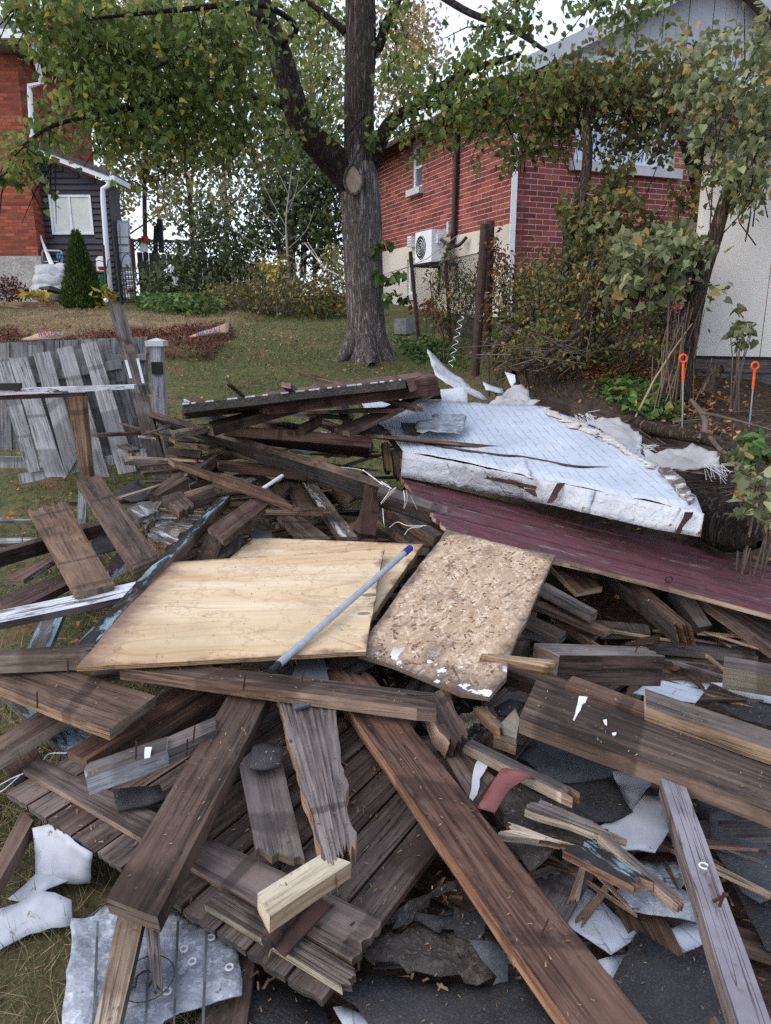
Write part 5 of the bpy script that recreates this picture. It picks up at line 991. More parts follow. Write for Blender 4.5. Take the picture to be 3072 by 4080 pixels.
# ---- sheets of board
def ply(lab, px, z, t, sh): return tag(sheet3('plywood_sheet', pts3(px, z), ['ply', 'plyedge', 'ply'], t, L=.06, jag=.006, border=True, uaxis=np.array((1, .05, 0)), low=sh), lab, 'plywood')
pa, pb_ = U(C1((460, 1300))[0], .5), U(C1((1000, 668))[0], .555); pd = norm(np.cross(pb_-pa, (0, 0, 1.)))
pd = pd if pd[0] > 0 else -pd
ply('top plywood sheet with patch plugs and one rotten dark edge', [C1((460, 1300))[0], C2((690, 1203))[0], C2((803, 580))[0], C2((400, 610))[0], C1((1000, 668))[0]], [.500, .500, .565, .555, .555], .018, (pa, pd))
ply('lower plywood sheet half hidden under the top one', [C1((1340, 680))[0], C2((735, 985))[0], C2((1034, 557))[0], C1((1530, 517))[0]], [.50, .475, .53, .53], .03, (pa-pd*2, pd))
op = [C2((640, 1222))[0], C2((850, 1285))[0], C2((1100, 1385))[0], C2((1260, 1455))[0], C2((1440, 1482))[0], C2((1530, 1360))[0], C3((75, 1260))[0], C3((205, 960))[0], C3((362, 625))[0], C3((0, 545))[0], C2((1185, 470))[0], C2((960, 760))[0], C2((722, 1085))[0]]
oz = plane3(U(op[0], .455), U(op[4], .44), U(op[10], .64)); Po = pts3(op, oz); lo_ = Po[2]; ld = norm((Po[10]-Po[0])*(1, 1, 1)); 
tag(sheet3('chipboard_sheet', Po, ['osb', 'osb', 'osb'], .018, L=.09, jag=.012, border=True, uaxis=np.array((1, .2, 0)), low=(Po[3], ld)), 'weathered chipboard sheet with white paint on its rotten lower edge', 'chipboard')
# ---- aluminium pole
po = thing('pole', 'grey metal pole with blue cap lying across the plywood', 'pole', U(C2((115, 1330))[0], .49))
a, b = U(C2((118, 1325))[0], .50), U(C2((930, 608))[0], .615); d = norm(b-a)
put('shaft', *tube_vf([a+d*.05, b], .0135, 12), M['alu'], po); put('cap', *tube_vf([b-d*.01, b+d*.055], .0165, 12), M['bluecap'], po); put('ferrule', *tube_vf([a-d*.0, a+d*.055], .0115, 10), M['black'], po); put('ferrule', *tube_vf([a+d*.05, a+d*.10], .0142, 10), M['galv'], po)
a, b = U(FF((640, 715))[0], .66), U(FF((785, 618))[0], .72); tag(put('pipe', *tube_vf([a, b], .012, 10), M['white'], None), 'short white plastic pipe among the dark boards of the pit', 'pipe')
# ---- oxblood tongue and groove boards
rq = [C2((905, 150))[0], C2((1185, 472))[0], C3((1010, 805))[0], C3((1666, 690))[0]]
RP = plane3(U(rq[0], .69), U(rq[1], .62), U(C3((1666, 950))[0], .40)); ra, rb = U(rq[0], RP), U(rq[1], RP)
rc, rd = U(C3((1950, 765))[0], RP), U(C3((1950, 1060))[0], RP)
rp_ = thing('painted_wall_panel', 'oxblood red painted board wall panel lying tilted over the rubble', 'wall panel', (ra+rd)/2)
nR = 7; nn = norm(np.cross(rc-ra, rb-ra)); nn = nn if nn[2] > 0 else -nn
for i in range(nR):
    a, b = i/nR+.006, (i+1)/nR-.006; dz = nn*random.uniform(-.005, .005)
    board3('wall_board', [ra+(rb-ra)*a+dz-norm(rc-ra)*random.uniform(0, .02), rc+(rd-rc)*a+dz, rc+(rd-rc)*b+dz, ra+(rb-ra)*b+dz-norm(rc-ra)*random.uniform(0, .02)], .022, ('redp', 'tan' if i == nR-1 else 'redp', 'orange'), jag=(.02, 0), parent=rp_)
eb = U(C3((1050, 770))[0], (RP[0]+.02, RP[1], RP[2])); put('eye_bolt', *tube_vf([eb+.015*np.array((math.cos(t), 0, math.sin(t))) for t in np.linspace(0, 6.283, 13)], .004, 6, False), M['rust'], rp_)
board3('batten', [U(p, (RP[0]-.012, RP[1], RP[2])) for p in (C2((1310, 510))[0], C3((620, 690))[0], C3((600, 712))[0], C2((1320, 545))[0])], .02, ('redp', 'tan', 'tan'), parent=rp_)
# ---- white metal roof lying on its face
fl, fr = B2((918, 1362))[0], C3((1262, 372))[0]
WPl = plane3(U(fl, .86), U(fr, .74), U(B3((250, 1085))[0], 1.06))
rf = thing('metal_clad_roof', 'collapsed white metal clad roof section with dented front edge', 'roof', U(fl, .5))
tp = [fl, B2((1200, 1400))[0], C3((0, 105))[0], C3((300, 165))[0], C3((620, 235))[0], C3((1000, 310))[0], fr, C3((1200, 270))[0], C3((990, 100))[0], B3((960, 1432))[0], B3((800, 1330))[0], B3((500, 1175))[0], B3((250, 1083))[0], B2((1666, 1085))[0], B2((1395, 1075))[0], B2((1310, 1065))[0], B2((1085, 1060))[0], B2((1025, 955))[0], B2((640, 1010))[0], B2((690, 1120))[0], B2((830, 1235))[0]]
Pt = pts3(tp, WPl); ridge = norm(Pt[0]-Pt[18])
ux_ = norm((U(B2((1666, 1180))[0], WPl)-U(B2((1540, 1045))[0], WPl))); uperp = norm(np.cross((0, 0, 1.), ux_))
sheet3('cladding', Pt, ['roofmetal', 'white'], .006, L=.075, wave=.010, wscale=5, jag=.02, parent=rf, uaxis=uperp, disp=lambda a, b: .006*abs(math.sin(a*11.5*math.pi)))
# deep body and dented front edge, in overlapping strips with rusty gaps
xs_ = [0, .19, .365, .53, .665, .80, .925, 1.0]; bl0, br0 = C2((903, 150))[0], C3((1240, 515))[0]
def lerp(a, b, t): return tuple(np.array(a)*(1-t)+np.array(b)*t)
tline = [fl, C3((0, 110))[0], C3((300, 168))[0], C3((620, 238))[0], C3((1000, 315))[0], fr]; bline = [bl0, C2((1666, 290))[0], C3((310, 315))[0], C3((580, 375))[0], C3((950, 465))[0], br0]
tp3 = [U(p, WPl) for p in tline]; tm = [0, .42, .55, .67, .86, 1]
def fro(k, t): L_ = (tline, bline)[k]; return tuple(np.array([np.interp(t, tm, [q[i] for q in L_]) for i in (0, 1)]))
nf = norm(np.cross(tp3[-1]-tp3[0], (0, 0, 1.))); nf = nf if nf[1] < 0 else -nf
for i in range(7):
    a, b = xs_[i], xs_[i+1]; aa = a-.006
    tpl = [U(fro(0, t), WPl) for t in np.linspace(aa, b, 4)]; y0 = [q[1] for q in tpl]
    bpl = [V(fro(1, t), y-.02) for t, y in zip(np.linspace(aa, b, 4), y0)]
    sheet3('edge_strip', tpl+bpl[::-1], ['siding'], .006, L=.035, wave=.010, wscale=17, jag=.004, parent=rf, uaxis=np.array((1, -.5, 0)), disp=lambda a, b, i=i: .004*(i % 2))
body = []
for t in (0, .42, .55, .67, .86, 1): body.append((U(fro(0, t), WPl)-nf*.02+(0, 0, -.016), V(fro(1, t), U(fro(0, t), WPl)[1]-.02)-nf*.02))
vb = [q for pr in body for q in pr]; fb = [(2*i, 2*i+1, 2*i+3, 2*i+2) for i in range(5)]; put('edge_board', vb, fb, M['rust'], rf)
sheet3('underlay', [q-(0, 0, .05) for q in Pt], ['dark'], .02, L=.5, jag=.0, parent=rf)
up3 = lambda p, dz: U(p, (WPl[0]+dz, WPl[1], WPl[2]))
sheet3('bent_flap', [V(B2(p)[0], y) for p, y in (((1062, 745), 7.0), ((1130, 800), 6.95), ((1245, 905), 6.8), ((1440, 1055), 6.3), ((1260, 1000), 6.2), ((1110, 890), 6.5))], ['siding'], .006, L=.06, wave=.015, parent=rf, disp=lambda a, b: .01*math.sin(b*30))
sheet3('bent_flap', [V(B2(p)[0], y) for p, y in (((1085, 992), 5.75), ((1300, 970), 5.7), ((1310, 1070), 5.6), ((1090, 1065), 5.65))], ['siding'], .006, L=.05, wave=.02, wscale=11, parent=rf)
sheet3('bent_flap', [V(B2(p)[0], y) for p, y in (((1400, 940), 6.3), ((1520, 985), 6.2), ((1525, 1005), 6.15), ((1415, 990), 6.1))], ['siding'], .006, L=.05, wave=.02, wscale=11, parent=rf)
sheet3('bent_flap', [V(p, y) for p, y in ((B2((1530, 880))[0], 6.3), (B3((120, 895))[0], 6.2), (B3((125, 940))[0], 6.1), (B3((95, 965))[0], 6.1))], ['siding'], .006, L=.05, wave=.02, wscale=11, parent=rf)
# torn insulation fringe along the far edge, and cracks
for pl in ([(250, 1083), (380, 1120), (450, 1170), (520, 1195), (500, 1225), (420, 1180), (300, 1120)], [(470, 1150), (520, 1175), (560, 1215), (640, 1235), (640, 1290), (560, 1250), (490, 1195)], [(600, 1215), (680, 1260), (800, 1335), (900, 1400), (975, 1440), (960, 1460), (840, 1410), (700, 1320), (610, 1260)]):
    sheet3('torn_fringe', [up3(p, .012) for p in B3(*pl)], ['fringe'], .005, L=.028, wave=.003, wscale=40, jag=.07, parent=rf)
sheet3('torn_fringe', [up3(p, .02) for p in C3((985, 100), (1060, 95), (1165, 215), (1215, 290), (1170, 300), (1085, 215))], ['whitewash'], .02, L=.04, wave=.015, wscale=18, jag=.02, parent=rf)
sheet3('torn_fringe', [up3(p, .015) for p in C3((95, 110), (175, 40), (212, 95), (225, 155), (180, 135))], ['siding'], .01, L=.04, wave=.015, wscale=18, jag=.02, parent=rf)
ck = [up3(p, .006) for p in (B2((1050, 1320))[0], B2((1260, 1352))[0], B2((1500, 1385))[0], C3((150, 32))[0], C3((330, 62))[0], C3((480, 85))[0], C3((690, 95))[0])]
put('crack', *tube_vf(*smooth_path([q+np.array((0, random.uniform(-.02, .02), 0)) for q in ck], [.006, .009, .010, .010, .008, .008, .004]), 5), M['black'], rf)
for (a, b) in (((395, 190), (330, 310)), ((1175, 365), (1100, 490))):
    q0, q1 = C3(a)[0], C3(b)[0]; p0_, p1_ = U(q0, WPl), None; y = p0_[1]; sheet3('rust_gap', [V((q0[0]-16, q0[1]), y-.025), V((q0[0]+14, q0[1]), y-.025), V((q1[0]+10, q1[1]), y-.045), V((q1[0]-14, q1[1]), y-.045)], ['rust'], .004, L=.04, jag=.02, parent=rf)
for i, p in enumerate(((820, 1330), (880, 1370))): board3('rafter_end', [V(B2((p[0]-30, p[1]-25))[0], 5.0-.1*i), V(B2((p[0]-10, p[1]+140))[0], 4.9-.1*i), V(B2((p[0]+25, p[1]+150))[0], 4.9-.1*i), V(B2((p[0]+20, p[1]-20))[0], 5.0-.1*i)], .08, ('orange', 'brown', 'brown'), parent=rf, jag=(.02, .02))
crease = lambda a, b: .030*abs(mnoise.noise((a*7+3, b*4, 2)))+.015*abs(mnoise.noise((a*15, b*13, 5)))
# ---- loose metal, felt and flashing
SH = [
 ('metal_sheet', 'torn grey galvanised flashing lying on the white cladding', B2((1000, 1180), (1095, 1165), (1110, 1130), (1200, 1140), (1303, 1152), (1285, 1200), (1265, 1252), (1130, 1245), (1000, 1243)), (WPl[0]+.07, WPl[1], WPl[2]), 'galv', .004, dict(wave=.02, wscale=14, L=.04, jag=.02)),
 ('plank', 'dark strip of wood pinned under the galvanised flashing', B2((905, 1185), (1010, 1190), (1000, 1240), (930, 1232)), (WPl[0]+.04, WPl[1], WPl[2]), 'tar', .03, dict(L=.1)),
 ('metal_sheet', 'white crumpled metal sheet standing bent at the lower left', D1((190, 1060), (300, 1030), (425, 1110), (552, 1215), (548, 1395), (460, 1400), (330, 1385), (212, 1375)), [.15, .165, .18, .18, .06, .06, .055, .05], 'sidingflat', .003, dict(wave=.004, wscale=16, L=.03, jag=.008)),
 ('metal_sheet', 'white curled metal sheet in the grass at the left edge', [D1((215, 1325))[0], D1((510, 1270))[0], D1((545, 1330))[0], E1((380, 320))[0], E1((290, 360))[0], E1((170, 450))[0], E1((50, 430))[0]], [.065, .075, .07, .07, .075, .055, .04], 'sidingflat', .003, dict(wave=.005, wscale=14, L=.03, jag=.008)),
 ('metal_sheet', 'lowest white curled metal sheet reaching the left edge', E1((-60, 510), (110, 450), (235, 385), (330, 385), (430, 430), (445, 585), (300, 605), (170, 645), (0, 740), (-60, 770)), [.055, .075, .095, .095, .085, .045, .045, .04, .035, .035], 'sidingflat', .003, dict(wave=.005, wscale=12, L=.03, jag=.008)),
 ('metal_sheet', 'dull galvanised sheet with a circled number under the door', E1((440, 555), (560, 530), (630, 465), (760, 480), (1000, 470), (1440, 735), (1462, 1000), (1250, 1065), (1080, 1110), (980, 1180), (930, 1290), (370, 1290), (400, 900)), .10, 'galv', .004, dict(wave=.010, wscale=7, L=.028, jag=.008, uaxis=np.array((1, .1, 0)), disp=lambda a, b: .006*max(0, math.cos(a*2*math.pi/.115))**6)),
 ('metal_sheet', 'small white clad sheet with grimy seams below the tan fronted lumber', D3((835, 240), (975, 135), (1300, 192), (1212, 305), (1100, 280)), .20, 'roofmetal', .004, dict(wave=.01, L=.05)),
 ('metal_sheet', 'white metal tongue at the right margin above black felt', D3((1300, 180), (1500, 190), (1780, 200), (1780, 330), (1600, 290), (1440, 240)), [.22, .24, .25, .20, .20, .21], 'sidingflat', .004, dict(wave=.015, L=.04)),
 ('metal_sheet', 'white ribbed scrap between the shingles and the lilac plank', D3((710, 720), (880, 700), (942, 785), (820, 952), (760, 850)), .215, 'sidingflat', .004, dict(wave=.014, wscale=9, L=.04)),
 ('metal_sheet', 'biggest white ribbed scrap left of the lilac plank', D3((620, 1050), (830, 965), (905, 855), (1010, 862), (1062, 1060), (1010, 1130), (965, 1210), (760, 1185), (660, 1120)), .225, 'sidingflat', .004, dict(wave=.014, wscale=9, L=.04)),
 ('metal_sheet', 'white clad sheet stained at the seams below the mossy board', E3((250, 330), (420, 310), (580, 370), (850, 640), (815, 705), (700, 760), (440, 590), (330, 470)), .11, 'roofmetal', .004, dict(wave=.012, L=.05)),
 ('metal_sheet', 'narrow white clad strip beside the longest plank', E3((620, 795), (795, 745), (715, 905)), .09, 'roofmetal', .004, dict(wave=.008, L=.05)),
 ('metal_sheet', 'small white clad corner touching the lilac plank', E3((940, 665), (1160, 560), (1280, 600), (1280, 690), (1125, 745)), .11, 'roofmetal', .004, dict(wave=.01, L=.05)),
 ('metal_sheet', 'bluish galvanised strip folded beside the thin torn batten', E3((730, 375), (800, 330), (1130, 370), (1240, 420), (1255, 580), (1100, 540), (800, 485)), .14, 'galv', .004, dict(wave=.012, L=.05)),
 ('metal_sheet', 'grey galvanised scrap above the bluish strip', E3((830, 190), (1090, 200), (1160, 300), (1100, 380), (900, 330)), .15, 'galv', .004, dict(wave=.012, L=.05)),
 ('metal_sheet', 'white metal corner at the bottom edge under black felt', E2((490, 1075), (560, 1065), (650, 1120), (770, 1125), (850, 1290), (640, 1290)), .05, 'roofmetal', .004, dict(wave=.012, L=.05)),
 ('flashing', 'curled maroon metal flashing beside the paint stained board', [D2((1365, 935))[0], D2((1430, 830))[0], D2((1510, 702))[0], D3((60, 695))[0], D3((190, 715))[0], D3((245, 760))[0], D3((190, 755))[0], D3((90, 830))[0], D2((1470, 962))[0]], [.335, .34, .345, .36, .365, .345, .35, .335, .325], 'redmetal', .003, dict(wave=.004, L=.03, jag=.004)),
 ('shingle', 'small black shingle scrap lying on the door', D1((682, 828), (965, 788), (1000, 880), (900, 905), (705, 950)), (PL[0]+.055, PL[1], PL[2]), 'felt', .010, dict(wave=.008, L=.04, jag=.008)),
 ('shingle', 'blue grey shingle strip hanging under the orange edged plank', [D2((285, 40))[0], D2((440, 40))[0], D2((470, 160))[0], D2((400, 300))[0], D2((260, 340))[0], D2((230, 200))[0]], [.43, .43, .42, .42, .415, .42], 'feltgrey', .008, dict(L=.05)),
 ('shingle', 'round edged granular shingle right of the splintered boards', D3((385, 795), (720, 765), (760, 840), (818, 962), (700, 1010), (600, 1010), (470, 930)), .235, 'felt', .008, dict(wave=.008, L=.05, jag=.012)),
 ('shingle', 'wide grey shingle slab below the wide dark plank', D3((115, 620), (240, 510), (480, 560), (800, 690), (815, 715), (720, 735), (560, 790), (380, 770)), .21, 'feltgrey', .010, dict(wave=.012, L=.06, jag=.015)),
 ('felt_sheet', 'black felt spread right of the lilac plank', D3((1170, 830), (1400, 930), (1850, 1060), (1850, 1850), (1640, 1800), (1440, 1400), (1290, 1100)), .10, 'felt', .006, dict(wave=.012, wscale=3, L=.08)),
 ('shingle', 'long granular shingle strip on the felt right of the lilac plank', D3((1290, 930), (1400, 960), (1800, 1300), (1800, 1420), (1600, 1500), (1500, 1440), (1300, 1150)), .125, 'feltgrey', .008, dict(wave=.006, L=.06)),
 ('felt_sheet', 'black felt triangle at the bottom right beside the lilac plank', E3((705, 900), (870, 610), (1110, 765), (1290, 680), (1400, 1020), (1560, 1290), (880, 1290)), .13, 'felt', .005, dict(wave=.008, wscale=3, L=.07)),
 ('felt_sheet', 'brown torn tar paper lying flat right of the door', E2((640, 720), (760, 630), (960, 600), (1130, 595), (1290, 610), (1440, 690), (1490, 860), (1440, 960), (1290, 900), (1080, 850), (930, 865), (720, 840)), [.10, .11, .12, .12, .12, .12, .10, .09, .09, .10, .10, .10], 'tar', .004, dict(wave=.010, wscale=6, L=.03, jag=.05)),
 ('felt_sheet', 'scuffed tar paper strip curling along the door corner', E2((800, 600), (850, 520), (960, 420), (1090, 340), (1230, 300), (1245, 375), (1190, 420), (1050, 450), (930, 560)), [.13, .15, .17, .17, .16, .15, .15, .14, .13], 'tar', .004, dict(wave=.012, wscale=9, L=.028, jag=.04)),
 ('felt_sheet', 'ragged felt flap with holes beside the longest plank', E2((820, 600), (900, 540), (1080, 500), (1260, 470), (1390, 505), (1460, 690), (1380, 665), (1300, 690), (1270, 600), (1150, 610), (1040, 585)), [.13, .15, .15, .15, .14, .12, .13, .12, .14, .13, .13], 'felt', .004, dict(wave=.012, wscale=9, L=.028, jag=.05)),
 ('felt_sheet', 'pale scuffed felt end tucked under the longest plank', E2((1370, 690), (1460, 680), (1510, 800), (1530, 900), (1450, 985), (1430, 880)), [.13, .13, .12, .11, .10, .11], 'feltgrey', .004, dict(wave=.012, wscale=9, L=.03, jag=.04)),
 ('felt_sheet', 'broad black felt across the bottom edge below the tar paper', E2((480, 980), (650, 860), (1000, 900), (1440, 940), (1560, 870), (1900, 1290), (780, 1290), (640, 1080)), .07, 'felt', .005, dict(wave=.014, wscale=4, L=.07)),
 ('felt_sheet', 'black felt under the door corner at the bottom edge', [E1((1440, 830))[0], E2((60, 900))[0], E2((430, 1040))[0], E2((500, 1290))[0], E1((1440, 1290))[0]], .04, 'felt', .004, dict(wave=.008, L=.08)),
 ('felt_sheet', 'torn tar paper bundle under the shattered pale boards', D3((0, 830), (140, 800), (380, 900), (620, 1040), (700, 1100), (540, 1160), (420, 1180), (330, 1250), (200, 1310), (60, 1100)), [.25, .26, .25, .24, .22, .23, .23, .22, .2, .22], 'tar', .004, dict(wave=.012, wscale=8, L=.03, jag=.03, disp=lambda a, b: .6*crease(a, b))),
 ('felt_sheet', 'black felt scrap by the white metal tongue', D3((1310, 215), (1440, 250), (1780, 340), (1780, 470), (1500, 400), (1350, 310)), .19, 'felt', .004, dict(wave=.012, L=.05)),
 ('felt_sheet', 'flat black felt at the foot of the leaning fence', C1((690, 235), (830, 170), (900, 230), (960, 265), (830, 300), (740, 290)), .45, 'felt', .006, dict(wave=.03, L=.06)),
 ('felt_sheet', 'black felt rag between the split plank and the dark plank', C1((550, 540), (680, 480), (760, 560), (680, 600), (570, 620)), .36, 'felt', .006, dict(wave=.02, L=.05, jag=.02)),
 ('felt_sheet', 'black felt fold below the left heap corner', FF((300, 255), (470, 235), (490, 285), (400, 310), (300, 300)), .96, 'felt', .006, dict(wave=.03, L=.05, jag=.02)),
 ('felt_sheet', 'grey torn felt scrap in the pit under the heavy beam', FF((880, 455), (940, 440), (1010, 455), (990, 495), (900, 490)), .70, 'feltgrey', .006, dict(wave=.02, L=.05, jag=.02)),
 ('metal_sheet', 'white torn corner of siding at the left end of the heap', FF((222, 265), (240, 192), (275, 215), (262, 262)), [1.0, 1.12, 1.10, 1.0], 'siding', .004, dict(wave=.01, L=.05)),
 ('shingle', 'dark shingle scrap with splinters beside the rotten plank', D2((-10, 570), (60, 530), (200, 570), (165, 690), (60, 705), (-10, 680)), .345, 'felt', .008, dict(wave=.02, L=.04, jag=.015)),
 ('shingle', 'black shingle scrap under the pinkish broken stick', [D2((1460, 320))[0], D2((1560, 280))[0], D2((1640, 300))[0], D2((1600, 370))[0], D2((1500, 370))[0]], .34, 'felt', .008, dict(wave=.015, L=.05, jag=.015)),
 ('shingle', 'blue grey shingle scrap behind the lower plywood corner', C1((1500, 500), (1560, 470), (1640, 480), (1640, 520), (1540, 525)), .53, 'feltgrey', .008, dict(L=.05)),
]
SHO = {}
for name, label, px, z, mat, t, kw in SH: SHO[label] = sheet(name, label, px, z, mat, t, cat={'metal_sheet': 'metal sheet', 'felt_sheet': 'roofing felt'}.get(name, name), **kw)
gs = SHO['dull galvanised sheet with a circled number under the door']
c5 = U(E1((890, 905))[0], .116); ring = [c5+np.array((.062*math.cos(t), .066*math.sin(t), 0)) for t in np.linspace(0, 6.283, 33)]
put('stamped_circle', *tube_vf(ring, .0014, 5, False), M['tar'], gs)
five = [(-.022, .03), (.02, .03)], [(-.022, .03), (-.022, .004)], [(-.022, .004), (.008, .006), (.022, -.008), (.018, -.028), (-.002, -.034), (-.024, -.028)]
rot = math.radians(97); rr = lambda p: c5+np.array((-.02+p[0]*math.cos(rot)-p[1]*math.sin(rot), p[0]*math.sin(rot)+p[1]*math.cos(rot)-.004, .001))
put('stamped_number', *join([tube_vf([rr(p) for p in s_], .003, 5) for s_ in five]), M['tar'], gs)
for x, y in ((1275, 660), (1008, 985), (1160, 805), (1385, 840), (1110, 730)):
    q = U(E1((x, y))[0], .112); put('washer', *tube_vf([q+.009*np.array((math.cos(t), math.sin(t), .1)) for t in np.linspace(0, 6.283, 11)], .003, 5, False), M['stone'], gs)
for x in (590, 905, 1075, 1250):
    for t0 in np.linspace(0, .9, 7):
        a, b = U(E1((x-25*t0, 560+620*t0))[0], .1145), U(E1((x-25*(t0+.15), 560+620*(t0+.15)))[0], .1145); put('seam', *beam_vf(a, b, random.uniform(.004, .007), .003), M['feltgrey'], gs)
lv_ = by('lilac grey painted')
for x, y, m_ in ((1255, 275, 'whiteplastic'),): q = U(E3((x, y))[0], .40); put('screw_head', *tube_vf([q, q+(0, 0, .012)], .008, 10), M['galv'], lv_); put('washer', *tube_vf([q+(0, 0, .02)+.010*np.array((math.cos(t), math.sin(t), .2)) for t in np.linspace(0, 5, 11)], .002, 5, False), M['whiteplastic'], lv_)
for a, b in (((1320, 440), (1400, 400)), ((1355, 470), (1385, 390))): put('nail', *tube_vf([U(E3(a)[0], .39), U(E3(b)[0], .43)], .004, 5), M['rust'], lv_)
child_patch(by('flat wide board with pale'), 'paint_spill', D2((1365, 650), (1420, 645), (1425, 690), (1385, 760), (1370, 850), (1340, 890), (1320, 870), (1335, 780), (1345, 700)), .297, 'stone')
# ---- tarps, logs
def tarp(lab, px, ys, w_): return tag(sheet3('tarp', [V(p, y) for p, y in zip(px, ys)], ['tarp'], .006, L=.026, wave=w_, wscale=7, jag=.02, disp=lambda a, b: -.07*abs(mnoise.noise((a*4+b*5, b*1.6-a*1.2, 2)))-.035*abs(mnoise.noise((a*12+b*6, b*5, 7)))), lab, 'tarp')
tarp('grey tarp bundle at the far corner of the white cladding', [B2((1370, 1075))[0], B3((30, 1020))[0], B3((70, 960))[0], B3((140, 935))[0], B3((200, 975))[0], B3((215, 1020))[0], B3((272, 1050))[0], B3((200, 1078))[0]], (5.75, 5.95, 6.05, 6.1, 6.05, 5.9, 5.75, 5.7), .05)
tarp('arched grey tarp with frayed ends along the cladding edge', B3((480, 1130), (560, 1165), (660, 1120), (760, 1150), (850, 1210), (893, 1270), (890, 1350), (820, 1355), (740, 1300), (620, 1220), (540, 1200)), (5.3, 5.5, 5.55, 5.4, 5.2, 5.0, 4.75, 4.75, 4.9, 5.1, 5.2), .045)
tarp('crumpled grey tarp nearest the dark stump', B3((900, 1350), (1000, 1350), (1080, 1310), (1190, 1290), (1310, 1335), (1355, 1400), (1350, 1455), (1150, 1460), (990, 1450), (920, 1410)), (4.7, 4.8, 4.85, 4.85, 4.75, 4.6, 4.45, 4.45, 4.45, 4.55), .05)
board('plank', 'split board lying under the crumpled tarp', B3((965, 1460), (1270, 1500), (1290, 1465), (1000, 1455)), (.66, .64), ('tan', 'brown', 'orange'), .04, jag=(.05, .05))
fr_ = []
for p, y in ((B3((1340, 1455))[0], 4.45), (B3((880, 1340))[0], 4.75), (B3((535, 1150))[0], 5.4)):
    q = V(p, y)
    for _ in range(26): a = q+np.array((random.uniform(-.08, .05), random.uniform(-.03, .03), random.uniform(-.02, .03))); fr_.append(tube_vf([a, a+np.array((random.uniform(0, .08), random.uniform(-.05, 0), random.uniform(-.10, .02)))], .0018, 3, False))
tag(put('frayed_threads', *join(fr_), M['string']), 'frayed white threads at the torn tarp ends', 'threads', kind='stuff')
def log(name, lab, pts, rad, mat, cat='log'): o = thing(name, lab, cat, np.mean(pts, 0)); limb('wood', pts, rad, mat, o, 14, .06); return o
st = [V(C3(p)[0], y) for p, y in (((1235, 330), 4.2), ((1330, 400), 3.95), ((1450, 470), 3.75), ((1600, 560), 3.5))]; log('stump', 'dark hollow log under a leafy shoot right of the metal roof', st, [.10, .14, .13, .02], 'barkdark')
log('log', 'pale round log lying behind the tarps', [V(B3(p)[0], y) for p, y in (((830, 1190), 5.9), ((1000, 1235), 5.5), ((1290, 1290), 5.0), ((1400, 1340), 4.9), ((1666, 1390), 4.7))], [.05, .05, .045, .04, .035], 'barkbrown')
board('beam', 'long dark beam half buried behind the cladding edge', B3((270, 1040), (700, 1145), (690, 1110), (300, 1020)), (1.02, .95), 'dark', .08)
board('plank', 'grey brown plank end in the leaves at the right margin', B3((1480, 1440), (1640, 1560), (1680, 1540), (1500, 1425)), (.72, .66), ('greyb', 'greyb', 'tan'), .05)
# string tangles
def string(lab, paths): tag(put('string', *join([tube_vf(*smooth_path([U(p, z) for p, z in zip(FF(*pts), zs)], [.0016]*len(pts)), 4, False) for pts, zs in paths]), M['string']), lab, 'string')
string('white plastic strings looped over the beam end by the angle iron', [(((1330, 650), (1380, 690), (1330, 770)), (.85, .82, .7)), (((1340, 755), (1390, 700), (1410, 690), (1330, 775)), (.74, .83, .84, .7)), (((1455, 700), (1462, 760), (1455, 800)), (.83, .78, .7)), (((1470, 700), (1475, 750), (1460, 800)), (.83, .78, .7)), (((1495, 730), (1530, 805)), (.82, .72)), (((1100, 570), (1230, 590), (1340, 670)), (.80, .80, .84)), (((1230, 585), (1300, 640), (1390, 690)), (.8, .82, .84))])
string('white cord lying over the boards below the oxblood panel', [(((1340, 800), (1345, 870), (1350, 900)), (.66, .62, .58)), (((1375, 905), (1420, 875), (1480, 895), (1580, 895)), (.6, .6, .6, .6)), (((1460, 945), (1490, 910), (1560, 900)), (.56, .58, .59))])
tag(put('string', *join([tube_vf(*smooth_path([U(p, .245) for p in D1(*q)], [.0012]*len(q)), 4, False) for q in (((-20, 810), (60, 765), (140, 730)), ((-20, 840), (20, 830), (120, 740)), ((260, 650), (300, 610), (420, 605), (550, 580)))]), M['string']), 'thin white twine tangled at the left end of the door', 'string')
# ---- filler boards deep in the shadow of the heap
fb = 0; TONE = {'dark': 'dark', 'brown': 'brown', 'greyb': 'grey brown', 'red': 'reddish', 'tan': 'tan', 'whitewash': 'whitish', 'orange': 'bright orange'}; CUT = (' with ', ' lying ', ' under ', ' below ', ' in ', ' on ', ' beside ', ' along ', ' at ', ' running ', ' across ', ' beneath ', ' over ', ' behind ', ' of ', ' between ', ' leaning ', ' entering ', ' poking ', ' sloping ', ' passing ', ' right ', ' left ', ' propped ', ' parallel ', ' pointing ', ' slanting ', ' falling ', ' crossing ', ' climbing ', ' laid ', ' split ', ' rising ')
def near_label(noun, c, L, w_, mt):
    mt = mt if isinstance(mt, str) else 'orange'; best = min(ANCH, key=lambda q: np.linalg.norm(q[0]-c)); s_ = best[1]
    for k in CUT:
        i_ = s_.find(k)
        if i_ > 0 and len(s_[:i_].split()) >= 3: s_ = s_[:i_]
    s_ = ' '.join(s_.split()[:7])
    return f"{'long' if L > .6 else 'short'} {'broad' if w_ > .085 else 'slender' if w_ > .03 else 'thin'} {TONE[mt]} {noun} near the {s_}"
ANCH = [(np.array(o.location), l) for l, o in list(PB.items())+list(SHO.items())]
